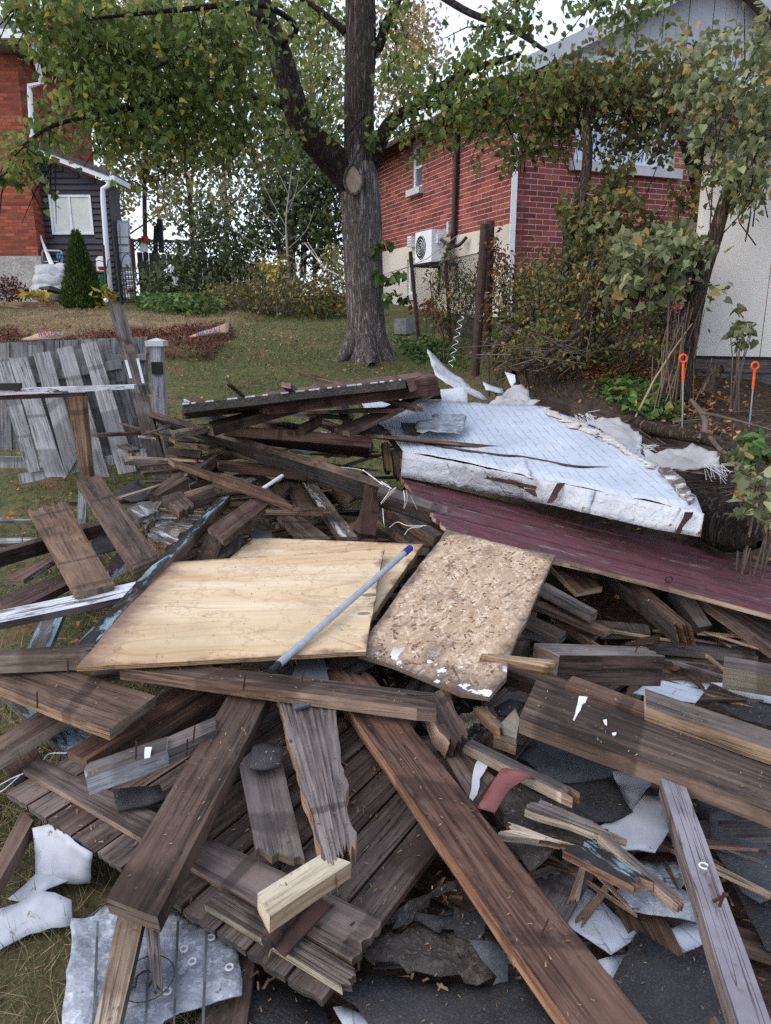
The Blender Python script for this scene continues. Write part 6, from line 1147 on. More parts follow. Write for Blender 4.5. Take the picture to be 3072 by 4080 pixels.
for i in range(125):
    y = random.uniform(1.6, 6.4); x = random.uniform(-.42*y+.15, .45*y); 
    if y < 2.5 and x < -.25: continue
    base = .02+.62*float(ss(2.6, 6.6, y)); z = base+random.uniform(0, .14); a = random.uniform(0, 3.14); L = random.uniform(.4, 1.2); w_ = random.uniform(.05, .14)
    if y > 5.6: L *= .6
    d = np.array((math.cos(a), math.sin(a), random.uniform(-.06, .06))); s = norm(np.cross(d, (0, 0, 1)))*w_/2; c = np.array((x, y, z))
    if x > 1.0 and y > 3.3: continue
    o = board3('buried_board', [c-d*L/2-s, c+d*L/2-s, c+d*L/2+s, c-d*L/2+s], .025, mats3(mt := random.choice(('dark', 'brown', 'dark', 'greyb', 'red'))), jag=(.02, .04)); tag(o, near_label('buried board', c, L, w_, mt), 'board', 'buried boards under the heap'); fb += 1
for i in range(130):
    y = random.uniform(3.0, 6.1); x = random.uniform(-.33*y, .05*y); a = random.gauss(.3, .8); L = random.uniform(.2, .75); w_ = random.uniform(.015, .05)
    z = .10+.66*float(ss(2.6, 6.4, y))+random.uniform(-.02, .10); d = np.array((math.cos(a), math.sin(a), random.uniform(-.15, .15))); s = norm(np.cross(d, (0, 0, 1)))*w_/2; c = np.array((x, y, z))
    tag(board3('lath', [c-d*L/2-s, c+d*L/2-s, c+d*L/2+s*.7, c-d*L/2+s], .012, mats3(mt := random.choice(('dark', 'brown', 'red', 'greyb', 'red', 'tan', 'whitewash', ('brown', 'orange', 'orange')))), jag=(.03, .06), rough=.004), near_label('broken lath', c, L, w_, mt), 'lath', 'thin broken laths on the heap')
for i in range(60):
    y = random.uniform(1.7, 3.3); x = random.uniform(.22*y, .55*y); a = random.gauss(-.6, .7); L = random.uniform(.10, .38); w_ = random.uniform(.012, .04); z = .13+.10*float(ss(1.7, 3.3, y))+random.uniform(-.02, .05)
    d = np.array((math.cos(a), math.sin(a), random.uniform(-.1, .1))); s = norm(np.cross(d, (0, 0, 1)))*w_/2; c = np.array((x, y, z))
    tag(board3('lath', [c-d*L/2-s, c+d*L/2-s*.6, c+d*L/2+s*.3, c-d*L/2+s], .010, mats3(mt := random.choice(('dark', 'brown', 'greyb', 'tan', 'orange', ('brown', 'orange', 'orange')))), jag=(.03, .06), rough=.004), near_label('slat', c, L, w_, mt), 'lath', 'small slats among the felt scraps')
# wood chips and splinters over the heap
n = 3800; x, y = scatter(n, -1.2, 1.6, 1.45, 4.2); k = x > -.24*y; x, y = x[k], y[k]; n = len(x)
leafcloud('wood_splinters', np.stack([x, y, .03+.55*ss(2.6, 6.6, y)+RNG.uniform(0, .05, n)], 1), .035, 'chip', 'chip', aspect=.22, flat=.5, droop=0); tag(SC.objects['wood_splinters'], 'pale wood splinters strewn deep in the heap', 'splinters')
n = 600; uu, vv_ = RNG.uniform(.02, .98, n), RNG.uniform(.02, .98, n); dp_ = np.array([(Q[0]*(1-a)+Q[1]*a)*(1-b)+(Q[3]*(1-a)+Q[2]*a)*b+nrm*.006 for a, b in zip(uu, vv_)])
leafcloud('door_splinters', dp_, .016, 'chip', 'chip', aspect=.25, flat=.8, droop=0); tag(SC.objects['door_splinters'], 'small splinters scattered over the plank door', 'splinters')

# crumbs and shreds lying on the boards nearest the camera
cr = []
for o, P in TOPS:
    c = np.mean(P, 0)
    if c[1] > 4.5: continue
    ar = np.linalg.norm(np.cross(P[1]-P[0], P[3]-P[0])); nn_ = norm(np.cross(P[1]-P[0], P[3]-P[0])); nn_ = nn_ if nn_[2] > 0 else -nn_
    if nn_[2] < .6: continue
    k = int(ar*330)
    for _ in range(k):
        a, b = RNG.uniform(.01, .99), RNG.uniform(.05, .95)
        cr.append((P[0]*(1-a)+P[1]*a)*(1-b)+(P[3]*(1-a)+P[2]*a)*b+nn_*.004)
for ob in list(SHO.values())+[o for o in SC.objects if o.name.startswith(('plywood_sheet', 'chipboard_sheet'))]:
    me = ob.data; n_ = len(me.polygons)
    if ob.location.y > 3.6 or ob.name.startswith('metal'): continue
    for f in me.polygons:
        if f.normal.z > .55 and len(f.vertices) == 3 and f.material_index != 1:
            k = RNG.poisson(f.area*(150 if 'sheet' in ob.name and 'felt' not in ob.name else 420))
            for _ in range(int(k)): w3 = RNG.dirichlet((1, 1, 1)); cr.append(sum(wi*np.array(ob.location+me.vertices[v].co) for wi, v in zip(w3, f.vertices))+np.array((0, 0, .004)))
leafcloud('wood_crumbs', np.array(cr), .009, 'chip', 'chip', aspect=.35, flat=.85, droop=0); tag(SC.objects['wood_crumbs'], 'crumbs of rotten wood sprinkled on the nearest boards', 'crumbs')
# ================================================================= fences, clutter and planting behind
def dpt(x, y, Y): return V((x/.5423, y/.5423), Y)
bf = thing('board_fence', 'dark weathered board fence at the back of the garden', 'fence', V(JJ((480, 690))[0], 19.6))
x0 = V(JJ((75, 340))[0], 19.6)[0]; x1 = V(JJ((1090, 400))[0], 19.6)[0]; zt0 = V(JJ((75, 338))[0], 19.6)[2]; i = 0; x = x0
while x < x1:
    t = (x-x0)/(x1-x0); h = zt0-.35*t+random.uniform(-.02, .02); w_ = .135
    board3('fence_board', [(x, 19.6, h), (x, 19.6, 1.9), (x+w_, 19.6, 1.9), (x+w_, 19.6, h)], .02, ('oldfence',)*3, parent=bf, nv=1); x += w_+.012
for h in (.32, 1.1): put('rail', *beam_vf((x0, 19.56, zt0-h), (x1, 19.56, zt0-h-.35), .04, .09), M['oldfence'], bf)
la = thing('lattice_screen', 'brown diagonal lattice screen above the back board fence', 'lattice', V(JJ((300, 330))[0], 22))
A_, B_2 = V(JJ((45, 330))[0], 22), V(JJ((515, 340))[0], 22); ht = V(JJ((45, 262))[0], 22)[2]-A_[2]; L_ = B_2[0]-A_[0]; st_ = []
for k in np.arange(-ht, L_, .11):
    for sg in (1, -1):
        a, b = (k, 0), (k+ht, ht)
        if sg < 0: a, b = (k, ht), (k+ht, 0)
        lo, hi = max(0, -a[0]/(ht)), min(1, (L_-a[0])/ht)
        if hi > lo: p = lambda t: A_+np.array((a[0]+(b[0]-a[0])*t, .008*sg, a[1]+(b[1]-a[1])*t)); st_.append(beam_vf(p(lo), p(hi), .03, .008, up=(0, 1, 0)))
tag(put('lattice', *join(st_), M['oldfence'], la), kind='stuff'); put('rail', *beam_vf(A_+(0, 0, ht), B_2+(0, 0, ht), .06, .06), M['oldfence'], la)
for f in (0, .33, .66, 1): p = A_+(B_2-A_)*f; put('post', *beam_vf(p+(0, .03, -.8), p+(0, .03, ht+.05), .09, .09, up=(0, 1, 0)), M['oldfence'], la)
o = thing('pergola_post', 'two dark timber posts with a slanted brace above the back fence', 'post', V(JJ((232, 340))[0], 21))
put('post', *beam_vf(V(JJ((240, 345))[0], 21), V(JJ((228, 122))[0], 21), .12, .12, up=(0, 1, 0)), M['black_iron'], o); put('post', *beam_vf(V(JJ((198, 345))[0], 21), V(JJ((203, 175))[0], 21), .1, .1, up=(0, 1, 0)), M['black_iron'], o); put('brace', *beam_vf(V(JJ((200, 190))[0], 20.9), V(JJ((232, 128))[0], 20.9), .08, .08, up=(0, 1, 0)), M['black_iron'], o)
o = thing('planter_post', 'white post carrying red and green flower pots over the fence', 'planter', V(HH((1492, 395))[0], 19.4))
put('post', *beam_vf(V(HH((1492, 400))[0], 19.4), V(HH((1492, 300))[0], 19.4), .16, .16, up=(0, 1, 0)), M['whiteplastic'], o)
def pot(px0, px1, y, m_, nm='pot'):
    a, b = V(px0, y), V(px1, y); c = (a[0]+b[0])/2; w_ = abs(b[0]-a[0])/2; put(nm, *tube_vf([(c, y, min(a[2], b[2])), (c, y, max(a[2], b[2])), (c, y, max(a[2], b[2])-.01)], [w_*.75, w_, w_*.9], 12), M[m_], o)
pot(HH((1468, 303))[0], HH((1540, 238))[0], 19.3, 'redplastic'); pot(HH((1434, 325))[0], HH((1475, 255))[0], 19.35, 'greenplastic'); pot(HH((1520, 330))[0], HH((1562, 262))[0], 19.35, 'greenplastic')
o = thing('door_leaf', 'grimy white panel door standing beside the dark lean-to', 'door', V(HH((1240, 890))[0], 18.9))
P = [V(HH(p)[0], 18.9) for p in ((1135, 80), (1345, 75), (1375, 605), (1155, 605))]; sheet3('leaf', P, ['whitedirty'], .06, L=.6, jag=.0, parent=o)
for pl in (((1165, 105), (1235, 105), (1240, 320), (1172, 320)), ((1250, 105), (1325, 105), (1335, 320), (1258, 320)), ((1172, 345), (1242, 345), (1250, 560), (1180, 560)), ((1260, 345), (1338, 345), (1350, 560), (1268, 560))): sheet3('panel', [V(HH(p)[0], 18.82) for p in pl], ['white'], .02, L=.6, jag=0, parent=o)
for k in range(6): a, b = 610+k*46, 652+k*46; sheet3('clapboard', [V(HH(p)[0], 18.85-.01*(k % 2)) for p in ((1165, a), (1405, a), (1418, b), (1172, b))], ['white'], .03, L=.8, jag=0, parent=o)
o = thing('metal_trellis', 'black iron garden trellis gate with arched bars', 'trellis', V(HH((1340, 925))[0], 17.2)); y = 17.2
bars = [tube_vf([V(HH(a)[0], y), V(HH(b)[0], y)], r, 6) for a, b, r in (((1185, 232), (1265, 945), .035), ((1345, 238), (1412, 925), .022), ((1070, 330), (1105, 770), .03))]; put('posts', *join(bars[:1]), M['black_iron'], o); put('posts', *join(bars[1:]), M['rust'], o)
g = [tube_vf([V(HH(a)[0], y), V(HH(b)[0], y)], .009, 4) for a, b in (((1185, 245), (1345, 245)), ((1130, 325), (1350, 325)), ((1205, 410), (1360, 410)), *[((1225+2*k, 640+k*47), (1390+3*k, 640+k*47)) for k in range(7)], *[((1235+k*29, 560), (1275+k*29, 925)) for k in range(6)], ((1265, 920), (1412, 915)))]
arc = lambda cx, cy, rx, ry: tube_vf([V((0+(cx+rx*math.cos(t))/2.603, 850+(cy-ry*math.sin(t))/2.603), y) for t in np.linspace(0, math.pi, 13)], .009, 4)
put('bars', *join(g+[arc(1320, 560, 62, 140), arc(1160, 560, 50, 90), arc(1030, 560, 70, 70)]), M['black_iron'], o)
def sackbag(px, r, lab, sq=.62):
    c = V(px, 17.6); bm = bmesh.new(); bmesh.ops.create_icosphere(bm, subdivisions=3, radius=1); sd = random.random()*9
    v = []
    for q in bm.verts: p = np.array(q.co); n_ = 1+.16*mnoise.noise(Vector(p*2.3)+Vector((sd, 0, 0)))+.07*mnoise.noise(Vector(p*6)+Vector((sd, 0, 0))); v.append(c+np.sign(p)*np.abs(p)**.8*n_*np.array((r*.8, r*.7, r*sq*.72)))
    f = [tuple(x.index for x in k.verts) for k in bm.faces]; bm.free(); tag(put('sack', v, f, M['bag'], None, smooth=True), lab, 'sack', 'white sacks piled against the lean-to')
for px, r, lab in ((HH((458, 590))[0], .27, 'small white sack topmost beside the brick corner'), (HH((545, 630))[0], .48, 'white sack second from the top of the stack'), (HH((560, 700))[0], .52, 'white sack in the middle of the stack'), (HH((555, 820))[0], .58, 'lowest white sack with an open black mouth'), (HH((680, 590))[0], .35, 'white sack beside the cedar at the top'), (HH((690, 670))[0], .36, 'white sack beside the cedar in the middle'), (HH((695, 780))[0], .36, 'white sack beside the cedar near the ground')): sackbag(px, r, lab)
q = V(HH((580, 805))[0], 17.05); o = tag(put('sack_mouth', *tube_vf([q+(-.36, 0, .06), q+(-.1, -.03, .03), q+(.36, 0, -.08)], [.02, .085, .02], 8), M['black']), 'dark open mouth of the lowest white sack', 'opening')
o.parent = [s for s in SC.objects if s.get('label', '').startswith('lowest white sack')][0]; o.location = o.location-o.parent.location; del o['category']
o = thing('pipe_bundle', 'bundle of thin white pipes leaning on the dark siding', 'pipe', V(HH((560, 600))[0], 18.4))
for k in range(4): put('pipe', *tube_vf([V(HH((545+k*13, 600))[0], 17.85), V(HH((408+k*5, 205+k*18))[0], 18.22)], .025, 6), M['whiteplastic'], o)
o = thing('hand_truck', 'blue grey hand truck frame standing behind the sacks', 'hand truck', V(HH((545, 600))[0], 18.3)); put('frame', *tube_vf([V(HH(p)[0], 18.05) for p in ((440, 640), (440, 400), (455, 385), (620, 390), (640, 400), (650, 640))], .022, 6), M['alu'], o); put('crossbar', *tube_vf([V(HH(p)[0], 18.05) for p in ((440, 500), (648, 500))], .015, 6), M['alu'], o)
o = thing('shovel', 'shovel with bright blue D handle behind the sacks', 'shovel', V(HH((610, 560))[0], 18.2)); put('handle', *tube_vf([V(HH(p)[0], 18.0) for p in ((595, 425), (632, 425), (620, 468), (606, 468), (595, 425))], .028, 6), M['blueplastic'], o); put('shaft', *tube_vf([V(HH((613, 470))[0], 18.0), V(HH((608, 620))[0], 18.0)], .02, 6), M['black_iron'], o)
o = thing('garden_chair', 'white plastic chair stacked with red and green tubs by the cedar', 'chair', V(HH((1065, 760))[0], 17.9))
sheet3('backrest', [V(HH(p)[0], 18.0) for p in ((1000, 470), (1030, 445), (1085, 445), (1115, 475), (1120, 600), (1010, 600))], ['whiteplastic'], .04, L=.3, jag=0, parent=o)
pot(HH((1015, 590))[0], HH((1110, 555))[0], 17.7, 'redplastic', 'tub'); pot(HH((1015, 780))[0], HH((1110, 640))[0], 17.7, 'greenplastic', 'tub')
o = thing('jug', 'white and red plastic jug on the step behind the trellis', 'jug', V(HH((1350, 885))[0], 17.6)); pot(HH((1310, 885))[0], HH((1392, 825))[0], 17.6, 'whiteplastic', 'body'); pot(HH((1312, 820))[0], HH((1392, 790))[0], 17.58, 'redplastic', 'band'); put('neck', *tube_vf([V(HH((1335, 800))[0], 17.6), V(HH((1330, 768))[0], 17.6)], .04, 8), M['whiteplastic'], o)
# ---- chain link fence with rusty posts
cl = thing('chain_link_fence', 'rusty chain link fence between the big tree and the shrubs', 'fence', V(B2((1200, 690))[0], 9.6))
PS = [(B2((962, 155))[0], B2((1012, 690))[0], 11.3, .03), (B2((1172, 165))[0], B2((1206, 705))[0], 10.0, .025), (B2((1412, -10))[0], B2((1352, 905))[0], 8.2, .048), (B2((1446, -30))[0], B2((1428, 760))[0], 8.35, .042)]
for a, b, y, r in PS: put('post', *tube_vf([V(b, y), V(a, y)], r, 10), M['rust'], cl)
tops = [V(B2((985, 245))[0], 11.2), V(B2((1180, 205))[0], 10.0), V(B2((1395, 160))[0], 8.25)]; bots = [V(B2((1010, 640))[0], 11.2), V(B2((1200, 660))[0], 10.0), V(B2((1372, 690))[0], 8.25)]
segw = []
for i in (0, 1):
    Lx = np.linalg.norm(tops[i+1]-tops[i]); n_ = int(Lx/.052); 
    for k in range(-60, n_+60):
        for sg in (1, -1):
            H_ = np.linalg.norm(tops[i]-bots[i]); nz = int(H_/.05); seq = []
            if sg > 0 and 0 <= k < n_:
                pts_ = []
                for j in range(nz+1):
                    s = (k+(j % 2))/n_; tt = j/nz; s = min(s, 1); pts_.append((tops[i]*(1-s)+tops[i+1]*s)*(1-tt)+(bots[i]*(1-s)+bots[i+1]*s)*tt+np.array((0, .004*(j % 2), 0)))
                segw.append(tube_vf(pts_, .0022, 3, False))
                pts_ = [(tops[i]*(1-s)+tops[i+1]*s)*(1-tt)+(bots[i]*(1-s)+bots[i+1]*s)*tt for s, tt in ((min((k+1-(j % 2))/n_, 1), j/nz) for j in range(nz+1))]
                segw.append(tube_vf(pts_, .0022, 3, False))
tag(put('wire_mesh', *join(segw), M['black_iron'], cl), kind='stuff')
put('top_wire', *tube_vf(tops, .005, 4), M['rust'], cl)
tag(put('coiled_wire', *tube_vf([V((1000+(1270-70*t+16*math.sin(t*40))/1.5145, 900+(545+310*t)/1.5145), 8.0+.06*math.cos(t*40)) for t in np.linspace(0, 1, 90)], .004, 4, False), M['whiteplastic']), 'white coiled wire hanging by the rusty fence post', 'wire')
for a, b in (((1660-1000+0, 0), (0, 0)),): pass
lw = thing('loose_wire', 'thin pale wires strung from the sapling past the trunk to the house', 'wire', V(JJ((1200, 280))[0], 13)); put('wire', *join([tube_vf([V(JJ((1190, 280))[0], 14), V(JJ((1310, 440))[0], 13), V(JJ((1420, 500))[0], 12)], .012, 4), tube_vf([V(JJ((1210, 275))[0], 14), V(JJ((1330, 455))[0], 13), V(JJ((1420, 495))[0], 12)], .009, 4), tube_vf([V(B2((780, 300))[0], 12), V(B2((1000, 230))[0], 12.5)], .006, 4), tube_vf([V(B2((780, 320))[0], 12), V(B2((1060, 200))[0], 12.5), V(B2((1320, 0))[0], 13)], .006, 4)]), M['paletwig'], lw)
# cinder block
q = V(B2((928, 652))[0], 12.2); cbk = thing('cinder_block', 'grey hollow cinder block lying in the grass right of the tree', 'block', q)
c, s_ = math.cos(1.15), math.sin(1.15); ax, ay = np.array((c, s_, 0)), np.array((-s_, c, 0)); parts = []
for a, b, hx, hy in ((0, .085, .2, .015), (0, -.085, .2, .015), (-.185, 0, .015, .07), (.185, 0, .015, .07), (0, 0, .015, .07)): parts.append(box_vf(q+ax*a+ay*b+(0, 0, .12), ax*hx, ay*hy, (0, 0, .12-.001*abs(a))))
put('shell', *join(parts), M['block'], cbk); put('web', *box_vf(q+(0, 0, .10), ax*.17, ay*.07, (0, 0, .09)), M['block'], cbk)
# orange handled stakes
for top, bot, yy, lab in ((B3((1137, 800)), B3((1128, 1285)), 5.6, 'orange ringed steel stake by the old shrub stems'), (B3((1570, 845)), B3((1535, 1200)), 5.75, 'orange ringed steel stake in bare soil by the cut stump')):
    b = V(bot[0], yy); o = thing('ground_stake', lab, 'stake', b, 'orange ringed stakes'); t = V(top[0], yy); d = norm(t-b); hl = .17
    g0 = t-d*hl; put('rod', *tube_vf([b-d*.1, g0], .006, 8), M['steel'], o); put('sleeve', *tube_vf([g0-d*.0, g0+d*.14, t-d*.042], [.010, .010, .008], 10), M['orangep'], o)
    sd_ = np.array((1, .1, 0)); rg = [t+.028*(math.cos(a)*sd_+math.sin(a)*d) for a in np.linspace(0, 6.283, 17)]; put('ring', *tube_vf(rg, .008, 8, False), M['orangep'], o)
# ---- planting
def shrub(name, label, cat, blobs, mat, size, shape='heart', stems=(), smat='barkbrown', group=None, dens=1.0, parts=0, droop=.6, sides=8, extra=0):
    pts = clump([blob(x, y, Y, r, max(8, int(n*dens)), ry) for x, y, Y, r, n, ry in blobs]); pts = pts[pts[:, 2] > gz(pts[:, 0], pts[:, 1])-.05]
    x, y, Y = blobs[0][0], max(b[1]+(b[5] or b[3]) for b in blobs), blobs[0][2]; base = np.array(V(DD((x, y))[0], Y)); base[2] = float(gz(base[0], base[1]))
    o = thing(name, label, cat, base, group)
    idx = np.argsort(np.linalg.norm(pts-(0, 0, EYE), axis=1)); leafcloud('foliage', pts[idx[parts:]], size, mat, shape, o, droop=droop)
    if parts: leafparts(pts[idx[:parts]], size, mat, o, shape, droop)
    for P, R in stems: limb('stem', P, R, smat, o, sides, .05, 4)
    if extra:
        tw = []
        for _ in range(extra):
            a = pts[random.randrange(len(pts))]; g = a+(base-a)*np.array((.18, .18, 0))+RNG.normal(0, .12, 3)*(1, 1, 0); g[2] = max(gz(g[0], g[1]), a[2]-random.uniform(.15, .55)); tw.append(tube_vf([g, (a+g)/2+RNG.normal(0, .03, 3), a], [.006, .0045, .002], 4, False))
        tag(put('twigs', *join(tw), M[smat], o), kind='stuff')
    return o
def z3(r, *q): return [V(r(p[:2])[0], p[2]) for p in q]
# lilac thicket over the bungalow
shrub('lilac_tree', 'tall dull green lilac hanging over the bungalow window', 'tree', [(1290, 170, 8.4, 90, 400, 40), (1400, 165, 8.2, 90, 360, 45), (1210, 215, 8.5, 80, 400, 45), (1310, 215, 8.3, 100, 560, 45), (1420, 225, 8.1, 80, 400, 55), (1500, 170, 8, 70, 280, 70), (1345, 300, 8.2, 55, 220, 45), (1440, 300, 8, 45, 110, 50), (1180, 290, 8.6, 40, 60, 40), (1330, 390, 8, 40, 130, 45), (1250, 455, 7.9, 40, 200, 40), (1340, 450, 7.8, 55, 210, 40), (1490, 430, 7.6, 28, 110, 70), (1270, 520, 7.7, 45, 220, 50), (1390, 500, 8, 40, 80, 30)], 'leaflilac', .056, stems=[(z3(B3, (470, 80, 7.9), (430, 240, 7.8), (370, 520, 7.7), (340, 760, 7.6)), [.05, .06, .07, .08]), (z3(B3, (700, 60, 7.6), (665, 220, 7.5), (560, 480, 7.3), (470, 800, 7.0)), [.06, .075, .085, .095]), ([*z3(A3, (575, 640, 8.2), (545, 760, 8.1), (560, 880, 8.0), (535, 1150, 7.9)), *z3(B3, (450, 40, 7.9), (430, 250, 7.8))], [.04, .045, .05, .055, .055, .06]), (z3(B3, (650, 0, 7.9), (620, 240, 7.6), (625, 400, 7.4), (560, 570, 7.2)), [.035, .035, .03, .025])], parts=300, extra=160, dens=1.6)
shrub('shrub_tree', 'pale leaved young tree leaning in front of the cream shed', 'tree', [(1560, 150, 6.6, 80, 190, 90), (1630, 260, 6.4, 70, 200, 90), (1600, 380, 6.4, 65, 150, 45), (1650, 130, 6.3, 60, 120, 80), (1530, 280, 6.7, 50, 120, 70), (1630, 425, 6.2, 50, 60, 25), (1500, 540, 6.6, 20, 50, 45)], 'leafpale', .058, dens=1.7, stems=[([*z3(A3, (1620, 830, 6.4), (1520, 1000, 6.5), (1420, 1130, 6.6), (1350, 1350, 6.6)), *z3(B3, (1330, 60, 6.6), (1240, 330, 6.6), (1170, 650, 6.5), (1130, 900, 6.4), (1085, 1060, 6.3))], [.03, .035, .05, .06, .065, .075, .085, .095, .11]), (z3(B3, (1200, 470, 6.5), (1120, 620, 6.4), (1090, 900, 6.3), (1050, 1050, 6.2)), [.06, .055, .06, .07])], parts=160, extra=50)
shrub('shrub', 'grey green broad leaved shrub in front of the leaning lilac stems', 'shrub', [(1400, 555, 6.6, 70, 260, 45), (1440, 600, 6.5, 55, 180, 45), (1370, 620, 6.6, 50, 130, 45), (1420, 520, 6.7, 60, 150, 25)], 'leafpale', .075, dens=1.5, parts=120, extra=40)
shrub('shrub', 'dark bramble thicket below the bungalow corner', 'shrub', [(1140, 620, 8, 70, 700, 60), (1200, 590, 8.1, 60, 550, 60), (1240, 660, 7.6, 70, 650, 60), (1120, 700, 7.7, 60, 420, 45), (1300, 640, 7.4, 70, 600, 70), (1350, 690, 7.2, 70, 450, 50), (1180, 720, 7.3, 60, 330, 40), (1090, 650, 8.1, 40, 200, 50), (1430, 690, 6.9, 50, 260, 35), (1480, 640, 6.8, 30, 130, 40), (1290, 560, 7.4, 55, 420, 50), (1350, 600, 7.2, 60, 480, 50), (1220, 620, 7.6, 60, 420, 50), (1250, 700, 7.2, 60, 360, 40), (1400, 740, 6.6, 60, 240, 25), (1150, 740, 7.2, 60, 420, 35), (1220, 770, 6.9, 60, 300, 25), (1100, 760, 7.0, 45, 200, 25)], 'leafbrush', .056, 'oval', extra=260, parts=60)
shrub('vine', 'dry russet creeper climbing the rusty fence post', 'creeper', [(1065, 520, 8.3, 22, 130, 50), (1072, 580, 8.2, 28, 160, 60), (1085, 650, 8.1, 30, 110, 50)], 'leafrust', .055, 'oval', extra=25)
shrub('creeper', 'red and yellow creeper at the foot of the chain link fence', 'creeper', [(925, 640, 10.2, 22, 90, 35), (940, 680, 9.9, 26, 90, 30)], 'leafrust', .07, 'oval', extra=12)
shrub('shrub', 'green brush growing through the chain link fence', 'shrub', [(990, 600, 9.8, 45, 220, 40), (970, 650, 9.6, 40, 200, 40), (1020, 640, 9.2, 35, 220, 45), (960, 560, 10, 25, 60, 30)], 'leafbrush', .06, 'oval', extra=60)
# dense old stems at the shrub tree's foot
st_ = []
for k in range(30):
    a = random.uniform(930, 1210); t_ = V(B3((a+random.uniform(-60, 130), random.uniform(350, 800)))[0], 6.3+random.uniform(-.3, .3)); b_ = V(B3((a-random.uniform(-10, 40), random.uniform(950, 1070)))[0], t_[1]-.1); b_[2] = min(b_[2], gz(b_[0], b_[1])+.02); st_.append(tube_vf([b_, (b_+t_)/2+RNG.normal(0, .03, 3), t_], [.005, .0045, .003], 4, False))
tag(put('old_stems', *join(st_), simple('straw brown stems', (.09, .065, .045), (.19, .14, .10), 9, co='pos')), 'thicket of bare straw brown stems at the foot of the young tree', 'stems', kind='stuff')
o = thing('dead_stem', 'long pale dead stem leaning over the bank', 'stem', V(B3((850, 1160))[0], 5.9)); put('stem', *tube_vf(z3(B3, (840, 1170, 5.9), (960, 930, 6.0), (1080, 740, 6.2), (1190, 590, 6.3)), [.008, .007, .006, .004], 5), M['straw'], o)
# shoots
for lab, bl_, mt, sz, ex in (('leafy seedling standing against the cream shed', [(1600, 710, 6.3, 28, 24, 30), (1580, 740, 6.3, 25, 16, 14), (1625, 720, 6.3, 25, 16, 20), (1597, 660, 6.3, 12, 8, 22)], 'leafpale', .075, 6), ('grey green shoot leaning in at the right edge by the dark log', [(1620, 1050, 3.6, 55, 46, 55), (1650, 1100, 3.5, 45, 36, 50), (1640, 1010, 3.6, 35, 24, 40)], 'leafpale', .06, 10), ('bright green broad leaves reaching in at the right edge', [(1640, 950, 4.1, 30, 22, 30), (1665, 985, 4.0, 30, 18, 30)], 'leafground', .085, 6)):
    pts = clump([blob(x, y, Y, r, n, ry) for x, y, Y, r, n, ry in bl_]); b = np.array(pts[0]); b[2] = float(gz(b[0], b[1])); o = thing('seedling', lab, 'seedling', b); leafparts(pts, sz, mt, o); tw = [tube_vf([(b[0]+RNG.normal(0, .05), b[1], b[2]), (b+p)/2+(0, 0, .1), p], [.007, .005, .003], 4, False) for p in pts[::11]]; put('stem', *join(tw), M['twig'], o)
# ground cover on the bank
def patch(name, lab, cat, px, n, mat, sz, h=.1, shape='heart', droop=.1, flat=.3):
    P = np.array([G(p) for p in px]); c = P.mean(0); pts = []
    while len(pts) < n:
        w_ = RNG.dirichlet(np.ones(len(P))*.6, 200); q = w_ @ P
        for r_ in q: pts.append((r_[0], r_[1], float(gz(r_[0], r_[1]))+RNG.uniform(0, h)))
    o = leafcloud(name, np.array(pts[:n]), sz, mat, shape, flat=flat, droop=droop); return tag(o, lab, cat)
patch('ground_cover', 'bright green ground cover on the bank behind the tarps', 'plants', B3((480, 1000), (750, 930), (1000, 960), (1120, 1080), (1200, 1250), (900, 1260), (780, 1120)), 900, 'leafground', .065)
patch('ground_cover', 'low green weeds at the foot of the linden and cladding', 'plants', B2((820, 680), (1060, 680), (1300, 750), (1350, 880), (1150, 840), (880, 800)), 1100, 'leafground', .06)
patch('ground_cover', 'pale green creeping plants beyond the dead grass', 'plants', JJ((40, 700), (330, 690), (660, 700), (700, 780), (420, 790), (60, 750)), 2600, 'leafground', .09, .3)
patch('ground_cover', 'sparse weeds among the leaf litter under the thicket', 'plants', B3((0, 500), (300, 650), (800, 850), (950, 1000), (300, 900), (50, 800)), 700, 'leafbrush', .065, .25)
patch('leaf_litter', 'brown leaf litter over the shaded bank', 'leaves', B3((50, 750), (500, 650), (1000, 900), (1666, 1000), (1666, 1450), (1300, 1300), (700, 1100), (250, 1000)), 3800, 'deadleaf', .055, .04, 'oval', 0, .6)
o = thing('fallen_branch', 'forked grey branch lying on the bare soil by the tarps', 'branch', V(B3((1270, 1250))[0], 5.0))
for P, R in ((z3(B3, (1180, 1045, 5.3), (1260, 1150, 5.2), (1265, 1230, 5.1), (1225, 1290, 5.0)), [.012, .022, .02, .014]), (z3(B3, (1265, 1230, 5.1), (1350, 1340, 4.8), (1480, 1450, 4.5), (1560, 1540, 4.3)), [.018, .016, .013, .008]), (z3(B3, (1250, 1130, 5.2), (1400, 1160, 5.1), (1666, 1230, 4.9)), [.012, .01, .006])): limb('branch', P, R, 'twig', o, 8, .08, 4)
o = thing('fallen_branch', 'dead brushwood tangle between the rusty post and the tarp', 'branch', V(B3((150, 750))[0], 7.2))
limb('branch', z3(B3, (0, 780, 7.0), (60, 700, 7.1), (130, 620, 7.2), (240, 560, 7.3)), [.035, .03, .025, .015], 'barkdark', o, 8, .08, 4); limb('branch', z3(B3, (115, 890, 6.3), (230, 820, 6.5), (420, 710, 6.7), (600, 560, 6.9)), [.028, .026, .022, .012], 'barkbrown', o, 8, .08, 4)
tw = [tube_vf([q := V(B3((random.uniform(0, 500), random.uniform(650, 900)))[0], random.uniform(6.3, 7.2)), q+np.array((random.uniform(-.3, .3), .05, random.uniform(-.1, .12))), q+np.array((random.uniform(-.6, .6), .1, random.uniform(-.25, .2)))], [.007, .005, .003], 4, False) for _ in range(34)]; tag(put('twigs', *join(tw), M['twig'], o), kind='stuff')
